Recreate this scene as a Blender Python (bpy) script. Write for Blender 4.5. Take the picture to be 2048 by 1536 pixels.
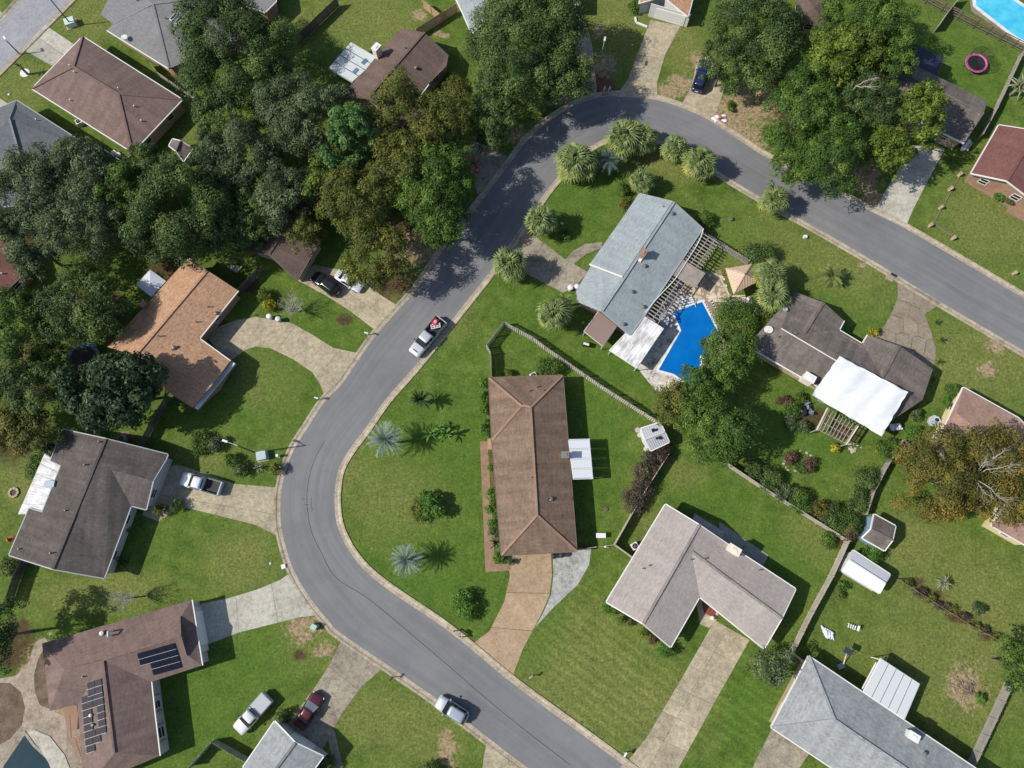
import bpy, bmesh, math, random
import numpy as np
from mathutils import Vector, Matrix
from mathutils.geometry import tessellate_polygon
for _o in list(bpy.data.objects): bpy.data.objects.remove(_o)
C = bpy.context.scene.collection
# ------------------------------------------------------------------ camera, sky, sun, exposure
H = 95.0; TILT = math.radians(13.5); FPX = 1419.0
cam = bpy.data.cameras.new('camera'); cam.sensor_width = 36; cam.lens = FPX / 2048 * 36; cam.clip_end = 6000
camo = bpy.data.objects.new('camera', cam); C.objects.link(camo)
camo.location = (0, 0, H); camo.rotation_euler = (TILT, 0, 0); bpy.context.scene.camera = camo
SUN_EL = math.radians(42); SUN_AZ = math.radians(188)       # direction towards the sun, math angle from +X
world = bpy.data.worlds.new('World'); bpy.context.scene.world = world; world.use_nodes = True
wn = world.node_tree; bg = wn.nodes['Background']
sky = wn.nodes.new('ShaderNodeTexSky'); sky.sky_type = 'NISHITA'; sky.sun_disc = False
sky.sun_elevation = SUN_EL; sky.sun_rotation = math.pi / 2 - SUN_AZ
wn.links.new(sky.outputs[0], bg.inputs[0]); bg.inputs[1].default_value = 0.1
sl = bpy.data.lights.new('sun', 'SUN'); sl.energy = 4.05; sl.angle = math.radians(0.55); sl.color = (1.0, 0.95, 0.86)
so = bpy.data.objects.new('sun', sl); C.objects.link(so); so.location = (-60, -10, 80)
sd = Vector((math.cos(SUN_EL) * math.cos(SUN_AZ), math.cos(SUN_EL) * math.sin(SUN_AZ), math.sin(SUN_EL)))
so.rotation_euler = sd.to_track_quat('Z', 'Y').to_euler()
vs = bpy.context.scene.view_settings; vs.view_transform = 'Standard'; vs.look = 'None'; vs.gamma = 1; vs.exposure = 0.5
vs.use_curve_mapping = False
# ------------------------------------------------------------------ measuring: photo pixel -> point at height z
ct, st_ = math.cos(TILT), math.sin(TILT)
def W(px, py, z=0.0):
    dx = px - 1024; dy = (768 - py) * ct + FPX * st_; dz = (768 - py) * st_ - FPX * ct
    s = (z - H) / dz
    return Vector((s * dx, s * dy, z))
def WL(pts, z=0.0): return [W(x, y, z) for x, y in pts]
# ------------------------------------------------------------------ materials
MATS = {}
def nt(name):
    m = bpy.data.materials.new(name); m.use_nodes = True
    t = m.node_tree; p = t.nodes['Principled BSDF']; return m, t, p
def N(t, kind, **kw):
    n = t.nodes.new(kind)
    for k, v in kw.items(): setattr(n, k, v)
    return n
def L(t, a, b): t.links.new(a, b)
def rgb(c): return (c[0], c[1], c[2], 1)
def noise(t, vec, scale, detail=3, rough=0.6):
    n = N(t, 'ShaderNodeTexNoise'); n.inputs['Scale'].default_value = scale; n.inputs['Detail'].default_value = detail
    n.inputs['Roughness'].default_value = rough
    if vec is not None: L(t, vec, n.inputs['Vector'])
    return n
def ramp(t, fac, stops):
    r = N(t, 'ShaderNodeValToRGB'); e = r.color_ramp.elements
    while len(e) < len(stops): e.new(0.5)
    for i, (p, c) in enumerate(stops): e[i].position = p; e[i].color = rgb(c) if not isinstance(c, (int, float)) else (c, c, c, 1)
    L(t, fac, r.inputs[0]); return r
def mix(t, fac, a, b, mode='MIX'):
    n = N(t, 'ShaderNodeMix', data_type='RGBA', blend_type=mode)
    for s, v in ((n.inputs[0], fac), (n.inputs[6], a), (n.inputs[7], b)):
        if isinstance(v, (int, float)): s.default_value = v
        elif isinstance(v, tuple): s.default_value = rgb(v)
        else: L(t, v, s)
    return n.outputs[2]
def math_(t, op, a, b=None, c=None, clamp=False):
    n = N(t, 'ShaderNodeMath', operation=op); n.use_clamp = clamp
    for i, v in enumerate((a, b, c)):
        if v is None: continue
        if isinstance(v, (int, float)): n.inputs[i].default_value = v
        else: L(t, v, n.inputs[i])
    return n.outputs[0]
def bump(t, p, h, strength=0.4, dist=0.02):
    b = N(t, 'ShaderNodeBump'); b.inputs['Strength'].default_value = strength; b.inputs['Distance'].default_value = dist
    L(t, h, b.inputs['Height']); L(t, b.outputs[0], p.inputs['Normal'])
def mat(name, col, rough=0.8, var=0.25, scale=3.0, fine=18.0, metal=0.0, coat=0.0, spec=0.3, bumpy=0.2):
    if name in MATS: return MATS[name]
    m, t, p = nt(name); pos = N(t, 'ShaderNodeNewGeometry').outputs['Position']
    n1 = noise(t, pos, scale * 0.25, 4); n2 = noise(t, pos, fine * 0.25, 3)
    f = math_(t, 'ADD', math_(t, 'MULTIPLY', n1.outputs[0], 0.6), math_(t, 'MULTIPLY', n2.outputs[0], 0.4))
    d = tuple(max(0, c * (1 - var)) for c in col); u = tuple(min(1, c * (1 + var)) for c in col)
    r = ramp(t, f, [(0.3, d), (0.7, u)]); L(t, r.outputs[0], p.inputs['Base Color'])
    p.inputs['Roughness'].default_value = rough; p.inputs['Metallic'].default_value = metal
    p.inputs['Coat Weight'].default_value = coat; p.inputs['Specular IOR Level'].default_value = spec
    if bumpy: bump(t, p, n2.outputs[0], bumpy)
    MATS[name] = m; return m
def shingle(name, a, b, course=0.22, rows=0.35, grain=1.0, stain=0.2, cell=None):
    if name in MATS: return MATS[name]
    m, t, p = nt(name); uv = N(t, 'ShaderNodeTexCoord').outputs['UV']
    mp = N(t, 'ShaderNodeMapping'); mp.inputs['Scale'].default_value = (1.1, 3.4, 1); L(t, uv, mp.inputs[0])
    n1 = noise(t, mp.outputs[0], 1.0 * grain, 3, 0.75)
    n2 = noise(t, uv, 0.35, 4); n3 = noise(t, uv, 3.2, 2)
    br = N(t, 'ShaderNodeTexBrick'); br.inputs['Scale'].default_value = 1.0
    br.inputs['Brick Width'].default_value = cell or 0.36; br.inputs['Row Height'].default_value = course
    br.inputs['Mortar Size'].default_value = 0.018; br.inputs['Color1'].default_value = (0.36, 0.36, 0.36, 1)
    br.inputs['Color2'].default_value = (0.64, 0.64, 0.64, 1); br.inputs['Mortar'].default_value = (0.26, 0.26, 0.26, 1)
    L(t, uv, br.inputs[0])
    f = math_(t, 'ADD', math_(t, 'MULTIPLY', n1.outputs[0], 0.45), math_(t, 'MULTIPLY', br.outputs[0], 0.35))
    f = math_(t, 'ADD', f, math_(t, 'MULTIPLY', n3.outputs[0], 0.2))
    r = ramp(t, f, [(0.3, a), (0.66, b)])
    s = ramp(t, n2.outputs[0], [(0.3, 1 - stain), (0.7, 1 + stain * 0.3)])
    mp2 = N(t, 'ShaderNodeMapping'); mp2.inputs['Scale'].default_value = (1.1, 0.1, 1); L(t, uv, mp2.inputs[0])
    n4 = noise(t, mp2.outputs[0], 1.0, 3, 0.6)
    s2 = ramp(t, n4.outputs[0], [(0.38, 1 - stain * 0.9), (0.6, 1.0)])
    c1 = mix(t, 1.0, r.outputs[0], s.outputs[0], 'MULTIPLY')
    L(t, mix(t, 1.0, c1, s2.outputs[0], 'MULTIPLY'), p.inputs['Base Color'])
    p.inputs['Roughness'].default_value = 0.9; p.inputs['Specular IOR Level'].default_value = 0.2
    bump(t, p, f, rows, 0.03); MATS[name] = m; return m
def metalroof(name, col, stain=0.0, dark=(0.1, 0.1, 0.1)):
    if name in MATS: return MATS[name]
    m, t, p = nt(name); uv = N(t, 'ShaderNodeTexCoord').outputs['UV']
    n2 = noise(t, uv, 0.55, 5, 0.7)
    mp = N(t, 'ShaderNodeMapping'); mp.inputs['Scale'].default_value = (3.0, 0.45, 1); L(t, uv, mp.inputs[0])
    n4 = noise(t, mp.outputs[0], 1.0, 5, 0.7)
    f = math_(t, 'MULTIPLY', math_(t, 'ADD', n2.outputs[0], n4.outputs[0]), 0.5)
    r = ramp(t, f, [(0.60 - stain * 0.45, col), (0.72 - stain * 0.2, dark if stain else tuple(c * 0.85 for c in col))])
    L(t, r.outputs[0], p.inputs['Base Color']); p.inputs['Roughness'].default_value = 0.55
    bump(t, p, n4.outputs[0], 0.15); MATS[name] = m; return m
def leafmat(name, a, b, c=None, rough=0.65, trans=0.18):
    if name in MATS: return MATS[name]
    m, t, p = nt(name)
    at = N(t, 'ShaderNodeAttribute', attribute_name='tint')
    st = [(0.1, a), (0.6, b)] + ([(0.97, c)] if c else [])
    r = ramp(t, at.outputs['Fac'], st)
    L(t, r.outputs[0], p.inputs['Base Color']); p.inputs['Roughness'].default_value = rough; p.inputs['Specular IOR Level'].default_value = 0.25
    tr = N(t, 'ShaderNodeBsdfTranslucent'); L(t, r.outputs[0], tr.inputs[0])
    ms = N(t, 'ShaderNodeMixShader'); ms.inputs[0].default_value = trans
    L(t, p.outputs[0], ms.inputs[1]); L(t, tr.outputs[0], ms.inputs[2])
    L(t, ms.outputs[0], t.nodes['Material Output'].inputs[0]); MATS[name] = m; return m
def concrete(name, a, b, stain=(0.1, 0.09, 0.08), amt=0.5):
    if name in MATS: return MATS[name]
    m, t, p = nt(name); pos = N(t, 'ShaderNodeNewGeometry').outputs['Position']
    n1 = noise(t, pos, 0.3, 7, 0.75); n2 = noise(t, pos, 1.9, 5, 0.75); n3 = noise(t, pos, 5, 3, 0.7); n0 = noise(t, pos, 0.75, 6, 0.8)
    f = math_(t, 'ADD', math_(t, 'MULTIPLY', n1.outputs[0], 0.5), math_(t, 'MULTIPLY', n2.outputs[0], 0.5))
    r = ramp(t, f, [(0.38, a), (0.6, b)])
    r2 = ramp(t, n0.outputs[0], [(0.5, 0.0), (0.64, amt)])
    c = mix(t, r2.outputs[0], r.outputs[0], stain)
    s = ramp(t, n3.outputs[0], [(0.3, 0.84), (0.7, 1.12)])
    oi = N(t, 'ShaderNodeObjectInfo').outputs['Random']
    s3 = math_(t, 'ADD', math_(t, 'MULTIPLY', oi, 0.2), 0.9)
    c = mix(t, 1.0, c, s.outputs[0], 'MULTIPLY'); c = mix(t, 1.0, c, s3, 'MULTIPLY')
    L(t, c, p.inputs['Base Color']); p.inputs['Roughness'].default_value = 0.9; p.inputs['Specular IOR Level'].default_value = 0.2
    bump(t, p, n2.outputs[0], 0.25); MATS[name] = m; return m
# ------------------------------------------------------------------ mesh helpers
class MB:
    def __init__(s): s.v = []; s.f = []; s.uv = []; s.mi = []
    def poly(s, pts, mi=0, uv=None):
        b = len(s.v); s.v += [tuple(p) for p in pts]; s.f.append(list(range(b, b + len(pts)))); s.mi.append(mi)
        if uv is None:
            a, bb, c = Vector(pts[0]), Vector(pts[1]), Vector(pts[2])
            n = (bb - a).cross(c - a)
            n = n.normalized() if n.length > 1e-9 else Vector((0, 0, 1))
            u = Vector((0, 0, 1)).cross(n)
            u = u.normalized() if u.length > 0.02 else Vector((1, 0, 0))
            w = n.cross(u); uv = [(Vector(p).dot(u), Vector(p).dot(w)) for p in pts]
        s.uv.append(uv); return s
    def box(s, c, size, rz=0.0, mi=0):
        c = Vector(c); hx, hy, hz = size[0] / 2, size[1] / 2, size[2] / 2; ca, sa = math.cos(rz), math.sin(rz)
        P = [Vector((c.x + x * ca - y * sa, c.y + x * sa + y * ca, c.z + z)) for z in (-hz, hz) for x, y in ((-hx, -hy), (hx, -hy), (hx, hy), (-hx, hy))]
        for q in ((3, 2, 1, 0), (4, 5, 6, 7), (0, 1, 5, 4), (1, 2, 6, 5), (2, 3, 7, 6), (3, 0, 4, 7)): s.poly([P[i] for i in q], mi)
        return s
    def bar(s, a, b, w, h, mi=0):
        a, b = Vector(a), Vector(b); d = (b - a)
        if d.length < 1e-6: return s
        d.normalize(); u = d.cross(Vector((0, 0, 1)))
        u = u.normalized() if u.length > 1e-4 else Vector((1, 0, 0)); n = u.cross(d)
        P = [p + u * x * w / 2 + n * y * h / 2 for p in (a, b) for x, y in ((-1, -1), (1, -1), (1, 1), (-1, 1))]
        for q in ((0, 1, 2, 3), (7, 6, 5, 4), (1, 0, 4, 5), (2, 1, 5, 6), (3, 2, 6, 7), (0, 3, 7, 4)): s.poly([P[i] for i in q], mi)
        return s
    def tube(s, a, b, r0, r1, n=7, mi=0, cap=True):
        a, b = Vector(a), Vector(b); d = (b - a).normalized(); u = d.cross(Vector((0.3, 0.2, 1)))
        u = u.normalized() if u.length > 1e-4 else Vector((1, 0, 0)); w = d.cross(u)
        A = [a + (u * math.cos(2 * math.pi * k / n) + w * math.sin(2 * math.pi * k / n)) * r0 for k in range(n)]
        B = [b + (u * math.cos(2 * math.pi * k / n) + w * math.sin(2 * math.pi * k / n)) * r1 for k in range(n)]
        for k in range(n): s.poly([A[k], A[(k + 1) % n], B[(k + 1) % n], B[k]], mi)
        if cap: s.poly(B, mi); s.poly(A[::-1], mi)
        return s
    def lathe(s, c, prof, n=16, mi=0, sx=1.0, sy=1.0):
        c = Vector(c); R = []
        for r, z in prof: R.append([c + Vector((r * sx * math.cos(2 * math.pi * k / n), r * sy * math.sin(2 * math.pi * k / n), z)) for k in range(n)])
        for i in range(len(R) - 1):
            for k in range(n): s.poly([R[i][k], R[i][(k + 1) % n], R[i + 1][(k + 1) % n], R[i + 1][k]], mi)
        if prof[0][0] > 1e-4: s.poly(R[0][::-1], mi)
        if prof[-1][0] > 1e-4: s.poly(R[-1], mi)
        return s
    def prism(s, pts, z0, z1, mi=0):
        P = [Vector((p[0], p[1], 0)) for p in pts]
        if area2(P) < 0: P = P[::-1]
        top = [Vector((p.x, p.y, z1)) for p in P]; bot = [Vector((p.x, p.y, z0)) for p in P]
        for tri in tessellate_polygon([top]):
            q = [top[i] for i in tri]
            if (q[1] - q[0]).cross(q[2] - q[0]).z < 0: q = q[::-1]
            s.poly(q, mi)
        k = len(P)
        for i in range(k): s.poly([bot[i], bot[(i + 1) % k], top[(i + 1) % k], top[i]], mi)
        return s
    def build(s, name, m, parent=None, smooth=False, loc=None, rz=0.0):
        """vertices are world coordinates; stored relative to the parent's place (or to loc)"""
        o0 = Vector(parent.location) if (parent is not None and loc is None and not parent.get('_local')) else (Vector(loc) if loc is not None and parent is None else Vector((0, 0, 0)))
        if parent is not None and parent.get('_origin') is not None: o0 = Vector(parent['_origin'])
        me = bpy.data.meshes.new(name)
        me.from_pydata([(x - o0.x, y - o0.y, z - o0.z) for x, y, z in s.v], [], s.f)
        uvl = me.uv_layers.new(name='UVMap'); flat = [c for f in s.uv for p in f for c in p]
        if len(flat) == 2 * len(me.loops): uvl.data.foreach_set('uv', flat)
        ms = m if isinstance(m, (list, tuple)) else [m]
        for x in ms: me.materials.append(x)
        if len(ms) > 1: me.polygons.foreach_set('material_index', s.mi)
        if smooth: me.polygons.foreach_set('use_smooth', [True] * len(me.polygons))
        if smooth:
            bm = bmesh.new(); bm.from_mesh(me); bmesh.ops.remove_doubles(bm, verts=bm.verts, dist=0.002); bmesh.ops.recalc_face_normals(bm, faces=bm.faces); bm.to_mesh(me); bm.free()
        me.update()
        o = bpy.data.objects.new(name, me); C.objects.link(o)
        if parent is not None: o.parent = parent
        elif loc is not None: o.location = loc; o.rotation_euler = (0, 0, rz)
        if parent is not None and parent.type == 'MESH': o['_origin'] = tuple(o0)
        elif parent is not None: o['_origin'] = tuple(o0)
        elif loc is not None: o['_origin'] = tuple(loc)
        return o
def area2(P): return sum(P[i][0] * P[(i + 1) % len(P)][1] - P[(i + 1) % len(P)][0] * P[i][1] for i in range(len(P)))
def tag(o, label=None, cat=None, group=None, kind=None):
    if label: o['label'] = label
    if cat: o['category'] = cat
    if group: o['group'] = group
    if kind: o['kind'] = kind
    return o
def empty(name, loc, rz=0.0, local=False):
    o = bpy.data.objects.new(name, None); C.objects.link(o); o.location = loc; o.rotation_euler = (0, 0, rz)
    o.empty_display_size = 0.3
    if local: o['_origin'] = (0, 0, 0)
    return o
def thing(name, label, cat, loc, rz=0.0, group=None, local=False): return tag(empty(name, loc, rz, local), label, cat, group)
def inst(name, mesh, parent, loc, rz=0.0):
    o = bpy.data.objects.new(name, mesh); C.objects.link(o); o.parent = parent; o.location = loc; o.rotation_euler = (0, 0, rz); return o
def kids(o): return [c for c in o.children]
def dup(o, loc, rz, label=None, group=None, sc=1.0):
    r = o.copy(); C.objects.link(r); r.location = loc; r.rotation_euler = (0, 0, rz); r.scale = (sc, sc, sc)
    if label: r['label'] = label
    if group: r['group'] = group
    for ch in kids(o):
        c = ch.copy(); C.objects.link(c); c.parent = r
        for g in kids(ch):
            d = g.copy(); C.objects.link(d); d.parent = c
    return r
def smooth_line(P, step=1.0):
    out = []
    P = [Vector(p) for p in P]
    for i in range(len(P) - 1):
        p0 = P[i - 1] if i else P[0] * 2 - P[1]; p1, p2 = P[i], P[i + 1]; p3 = P[i + 2] if i + 2 < len(P) else P[-1] * 2 - P[-2]
        n = max(1, int((p2 - p1).length / step))
        for k in range(n):
            t = k / n
            out.append(0.5 * ((2 * p1) + (p2 - p0) * t + (2 * p0 - 5 * p1 + 4 * p2 - p3) * t * t + (3 * p1 - p0 - 3 * p2 + p3) * t ** 3))
    out.append(P[-1]); return out
def offset_line(P, d):
    out = []
    for i in range(len(P)):
        a = P[max(0, i - 1)]; b = P[min(len(P) - 1, i + 1)]; t = (b - a).normalized()
        out.append(P[i] + Vector((-t.y, t.x, 0)) * d)
    return out
def inset_poly(P, d):
    """P counter-clockwise XY list -> inset by d"""
    out = []; n = len(P)
    for i in range(n):
        a, b, c = P[i - 1], P[i], P[(i + 1) % n]
        e1 = Vector((b.x - a.x, b.y - a.y)).normalized(); e2 = Vector((c.x - b.x, c.y - b.y)).normalized()
        n1 = Vector((-e1.y, e1.x)); n2 = Vector((-e2.y, e2.x)); m = n1 + n2
        if m.length < 0.2: m = n1
        m = m / max(0.3, m.dot(n1)) if m.dot(n1) > 0 else n1
        out.append(Vector((b.x + m.x * d, b.y + m.y * d, 0)))
    return out
rnd = random.Random(7)
# ------------------------------------------------------------------ ground with lawn, soil and leaf litter
def S(*a): return a
PATCH = []   # (px, py, radius_x, radius_y, channel, strength)
def patch(ch, st, *spots):
    for s in spots: PATCH.append((s[0], s[1], s[2], s[3] if len(s) > 3 else s[2], ch, s[4] if len(s) > 4 else st))
# dry, yellowish grass
patch('dry', 0.75, (725, 30, 110, 60), (180, 35, 90, 50), (740, 90, 70, 40), (1240, 60, 60, 90), (1370, 100, 40, 90), (60, 960, 60, 60), (150, 1190, 90, 40), (130, 1190, 60, 30),
      (1990, 440, 120, 80), (1960, 720, 130, 100), (1900, 1330, 170, 120), (1950, 1200, 140, 110), (1500, 500, 120, 80), (1700, 540, 140, 70), (1250, 1420, 150, 90),
      (1170, 1340, 140, 120), (1300, 1430, 70, 70), (860, 1480, 90, 60), (620, 1290, 70, 50), (480, 1130, 70, 60), (1370, 950, 40, 30), (420, 900, 60, 50),
      (40, 170, 60, 60), (600, 60, 60, 40), (790, 560, 40, 50), (1330, 320, 90, 40), (1280, 1010, 30, 60), (1830, 1090, 90, 60), (1620, 1080, 60, 50), (890, 640, 60, 40), (700, 850, 60, 60), (800, 1000, 90, 80), (530, 770, 60, 50), (380, 240, 50, 50), (230, 1180, 120, 40), (760, 1430, 120, 60), (690, 940, 60, 40))
patch('lush', 0.8, (900, 900, 140, 110), (1180, 880, 60, 130), (860, 1130, 130, 120), (1230, 720, 90, 50), (420, 830, 100, 60), (560, 760, 60, 50), (1420, 1010, 90, 40), (1560, 1120, 90, 60),
      (600, 680, 60, 50), (400, 1430, 70, 90), (520, 1320, 100, 60), (1090, 1240, 40, 60), (1600, 860, 100, 70), (1850, 120, 140, 90), (1940, 200, 60, 60), (1060, 640, 60, 60), (1500, 1420, 60, 110), (1460, 480, 70, 40), (1130, 420, 90, 60), (1060, 1290, 40, 60), (1640, 620, 80, 60), (960, 1180, 90, 60))
patch('soil', 0.95, (1460, 230, 55, 55), (1490, 280, 60, 50), (1510, 205, 60, 60), (1360, 170, 35, 28), (1335, 185, 30, 20), (1680, 340, 70, 34), (1725, 350, 50, 40), (1745, 395, 28, 22), (1395, 120, 25, 20), (605, 1255, 38, 40), (650, 1300, 28, 18), (895, 1500, 26, 45), (1930, 1375, 44, 55), (840, 500, 60, 40), (800, 490, 40, 30),
      (1200, 140, 16, 40), (1215, 130, 22, 28), (1198, 60, 14, 18), (875, 66, 14, 10), (838, 30, 18, 14), (1110, 195, 40, 18), (1030, 270, 30, 24), (985, 310, 25, 20), (245, 870, 26, 10), (75, 1360, 50, 90), (20, 1420, 40, 60), (110, 1420, 40, 50), (345, 360, 30, 30), (430, 330, 30, 30), (1410, 560, 45, 28), (1330, 745, 30, 20), (885, 70, 20, 8), (1725, 530, 14, 8), (1990, 690, 25, 25), (1975, 740, 25, 20), (1960, 1330, 30, 30, 0.5))
patch('litter', 0.95, (830, 470, 90, 60), (780, 560, 60, 50), (1700, 310, 80, 40), (1640, 390, 40, 25), (330, 540, 60, 40), (60, 740, 80, 80), (180, 620, 100, 60), (90, 420, 110, 100), (330, 470, 90, 60), (600, 400, 90, 90), (700, 250, 60, 60), (30, 1290, 50, 70), (1200, 165, 24, 28), (1560, 200, 60, 80), (1130, 240, 60, 30), (1680, 1075, 26, 18), (500, 570, 30, 20), (440, 660, 40, 20), (690, 640, 22, 14), (600, 1310, 20, 14), (1935, 1372, 22, 28), (1690, 865, 40, 24), (1630, 835, 40, 25), (1860, 1190, 36, 16), (1920, 1235, 36, 16), (1980, 1270, 30, 14), (1830, 1165, 25, 12), (30, 860, 80, 80), (1280, 480, 40, 20), (970, 330, 60, 30), (1150, 430, 40, 40, 0.5), (1190, 190, 30, 14), (1120, 450, 60, 40, 0.35), (1400, 940, 60, 20, 0.5))
patch('mow', 1.0, (1220, 1340, 150, 160), (1480, 1420, 90, 130))
def build_ground():
    xs = np.arange(-100, 100.01, 0.5); ys = np.arange(-45, 110.01, 0.5)
    ex = np.array([100., 150, 260, 500, 1200, 3000])
    xs = np.concatenate([-ex[:0:-1], xs, ex[1:]]); eyl = np.array([-45., -90, -200, -500, -1200, -3000]); eyh = np.array([110., 160, 270, 500, 1200, 3000])
    ys = np.concatenate([eyl[:0:-1], ys, eyh[1:]])
    X, Y = np.meshgrid(xs, ys); ny, nx = X.shape
    co = np.zeros((ny * nx, 3)); co[:, 0] = X.ravel(); co[:, 1] = Y.ravel()
    i = np.arange(ny * nx).reshape(ny, nx)
    q = np.stack([i[:-1, :-1], i[:-1, 1:], i[1:, 1:], i[1:, :-1]], -1).reshape(-1, 4)
    me = bpy.data.meshes.new('ground'); me.vertices.add(len(co)); me.vertices.foreach_set('co', co.ravel())
    me.loops.add(q.size); me.loops.foreach_set('vertex_index', q.ravel().astype(np.int32))
    me.polygons.add(len(q)); me.polygons.foreach_set('loop_start', np.arange(0, q.size, 4, dtype=np.int32))
    me.update(calc_edges=True)
    rs = np.random.RandomState(3)
    for ch in ('dry', 'lush', 'soil', 'litter', 'mow'):
        a = np.zeros(ny * nx)
        for px, py, rx, ry, c, s in PATCH:
            if c != ch: continue
            p = W(px, py); ax = abs(W(px + rx, py).x - p.x); ay = abs(W(px, py - ry).y - p.y)
            d = np.sqrt(((co[:, 0] - p.x) / ax) ** 2 + ((co[:, 1] - p.y) / ay) ** 2)
            v = s * np.clip(1.5 - d, 0, 1)
            a = np.maximum(a, v)
        at = me.attributes.new(ch, 'FLOAT', 'POINT'); at.data.foreach_set('value', a.astype(np.float32))
    o = bpy.data.objects.new('ground', me); C.objects.link(o); tag(o, kind='structure')
    m, t, p = nt('lawn'); pos = N(t, 'ShaderNodeNewGeometry').outputs['Position']
    def A(n): return N(t, 'ShaderNodeAttribute', attribute_name=n).outputs['Fac']
    nb = noise(t, pos, 0.07, 4); nm = noise(t, pos, 0.45, 5, 0.7); nf = noise(t, pos, 2.6, 5, 0.75); nx_ = noise(t, pos, 1.1, 5, 0.7)
    c = ramp(t, nm.outputs[0], [(0.28, (0.042, 0.078, 0.013)), (0.5, (0.076, 0.122, 0.021)), (0.74, (0.132, 0.17, 0.037))]).outputs[0]
    dryf = math_(t, 'ADD', A('dry'), math_(t, 'MULTIPLY', math_(t, 'SUBTRACT', nb.outputs[0], 0.5), 1.2))
    dryf = math_(t, 'MULTIPLY', dryf, math_(t, 'ADD', math_(t, 'MULTIPLY', nx_.outputs[0], 1.6), -0.05), clamp=True)
    c = mix(t, dryf, c, ramp(t, nf.outputs[0], [(0.3, (0.108, 0.124, 0.03)), (0.7, (0.21, 0.2, 0.072))]).outputs[0])
    lf = math_(t, 'MULTIPLY', A('lush'), math_(t, 'ADD', math_(t, 'MULTIPLY', nm.outputs[0], 0.9), 0.1), clamp=True)
    c = mix(t, lf, c, ramp(t, nx_.outputs[0], [(0.3, (0.04, 0.094, 0.013)), (0.7, (0.08, 0.155, 0.02))]).outputs[0])
    n7 = noise(t, pos, 1.0, 2, 0.8); n8 = noise(t, pos, 4.2, 3, 0.8)
    fl = ramp(t, math_(t, 'ADD', math_(t, 'MULTIPLY', nf.outputs[0], 0.5), math_(t, 'MULTIPLY', n8.outputs[0], 0.5)), [(0.34, 0.5), (0.5, 1.0), (0.66, 1.5)]).outputs[0]
    c = mix(t, 1.0, c, fl, 'MULTIPLY')
    sp = noise(t, pos, 0.9, 6, 0.8)
    w = math_(t, 'ADD', nx_.outputs[0], math_(t, 'MULTIPLY', sp.outputs[0], 0.6))
    # mowing tracks
    wv = N(t, 'ShaderNodeTexWave'); wv.inputs['Scale'].default_value = 0.26; wv.inputs['Distortion'].default_value = 2.0; wv.inputs['Detail'].default_value = 2
    mp = N(t, 'ShaderNodeMapping'); mp.inputs['Rotation'].default_value = (0, 0, math.radians(-55)); L(t, pos, mp.inputs[0]); L(t, mp.outputs[0], wv.inputs[0])
    mw = math_(t, 'MULTIPLY', A('mow'), math_(t, 'SUBTRACT', wv.outputs[1], 0.4))
    c = mix(t, 1.0, c, math_(t, 'ADD', math_(t, 'MULTIPLY', mw, 0.22), 1.0), 'MULTIPLY')
    w3 = math_(t, 'ADD', math_(t, 'MULTIPLY', w, 1.6), math_(t, 'MULTIPLY', nf.outputs[0], 0.8))
    lt = math_(t, 'MULTIPLY', math_(t, 'SUBTRACT', math_(t, 'ADD', A('litter'), w3), 2.22), 2.8, clamp=True)
    c = mix(t, lt, c, ramp(t, nf.outputs[0], [(0.3, (0.03, 0.022, 0.012)), (0.6, (0.085, 0.058, 0.03)), (0.75, (0.16, 0.11, 0.06))]).outputs[0])
    w2 = math_(t, 'ADD', math_(t, 'MULTIPLY', w, 2.0), math_(t, 'MULTIPLY', nf.outputs[0], 0.9))
    sf = math_(t, 'MULTIPLY', math_(t, 'SUBTRACT', math_(t, 'ADD', A('soil'), w2), 2.62), 2.6, clamp=True)
    c = mix(t, sf, c, ramp(t, nf.outputs[0], [(0.3, (0.13, 0.09, 0.05)), (0.5, (0.27, 0.2, 0.12)), (0.72, (0.4, 0.32, 0.21))]).outputs[0])
    # small pale specks: fallen leaves, clover, thin spots
    vo = N(t, 'ShaderNodeTexVoronoi'); vo.inputs['Scale'].default_value = 0.33; L(t, pos, vo.inputs['Vector'])
    spk = math_(t, 'LESS_THAN', vo.outputs['Distance'], 0.035)
    c = mix(t, math_(t, 'MULTIPLY', spk, 0.55), c, (0.3, 0.3, 0.2))
    L(t, c, p.inputs['Base Color']); p.inputs['Roughness'].default_value = 0.95; p.inputs['Specular IOR Level'].default_value = 0.1
    b2 = math_(t, 'ADD', nf.outputs[0], nx_.outputs[0]); bump(t, p, b2, 0.9, 0.08)
    me.materials.append(m); return o
build_ground()
# ------------------------------------------------------------------ roads
LE = [(1075, 1548), (1024, 1512), (870, 1395), (687, 1270), (662, 1247), (620, 1195), (589, 1143), (573, 1098), (563, 1055), (561, 1018), (563, 980), (573, 938), (589, 898), (619, 850), (652, 800), (684, 768), (752, 671), (832, 581), (894, 491), (977, 384), (1024, 322), (1056, 280), (1099, 242), (1150, 211), (1199, 195), (1249, 192), (1311, 200), (1361, 215), (1411, 237), (1474, 277), (1536, 317), (1668, 384), (1743, 424), (1811, 458), (1911, 516), (2048, 597), (2200, 687)]
RE = [(1270, 1548), (1190, 1488), (1024, 1366), (902, 1266), (787, 1187), (739, 1150), (707, 1115), (686, 1080), (673, 1045), (669, 1005), (671, 968), (678, 936), (698, 900), (732, 855), (772, 798), (837, 724), (912, 629), (987, 534), (1046, 449), (1091, 384), (1119, 350), (1148, 318), (1179, 294), (1214, 277), (1262, 270), (1311, 276), (1365, 300), (1424, 335), (1486, 374), (1561, 417), (1611, 444), (1711, 501), (1778, 541), (1878, 602), (1961, 651), (2048, 702), (2200, 792)]
m_as, t, p = nt('asphalt'); pos = N(t, 'ShaderNodeNewGeometry').outputs['Position']
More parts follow.
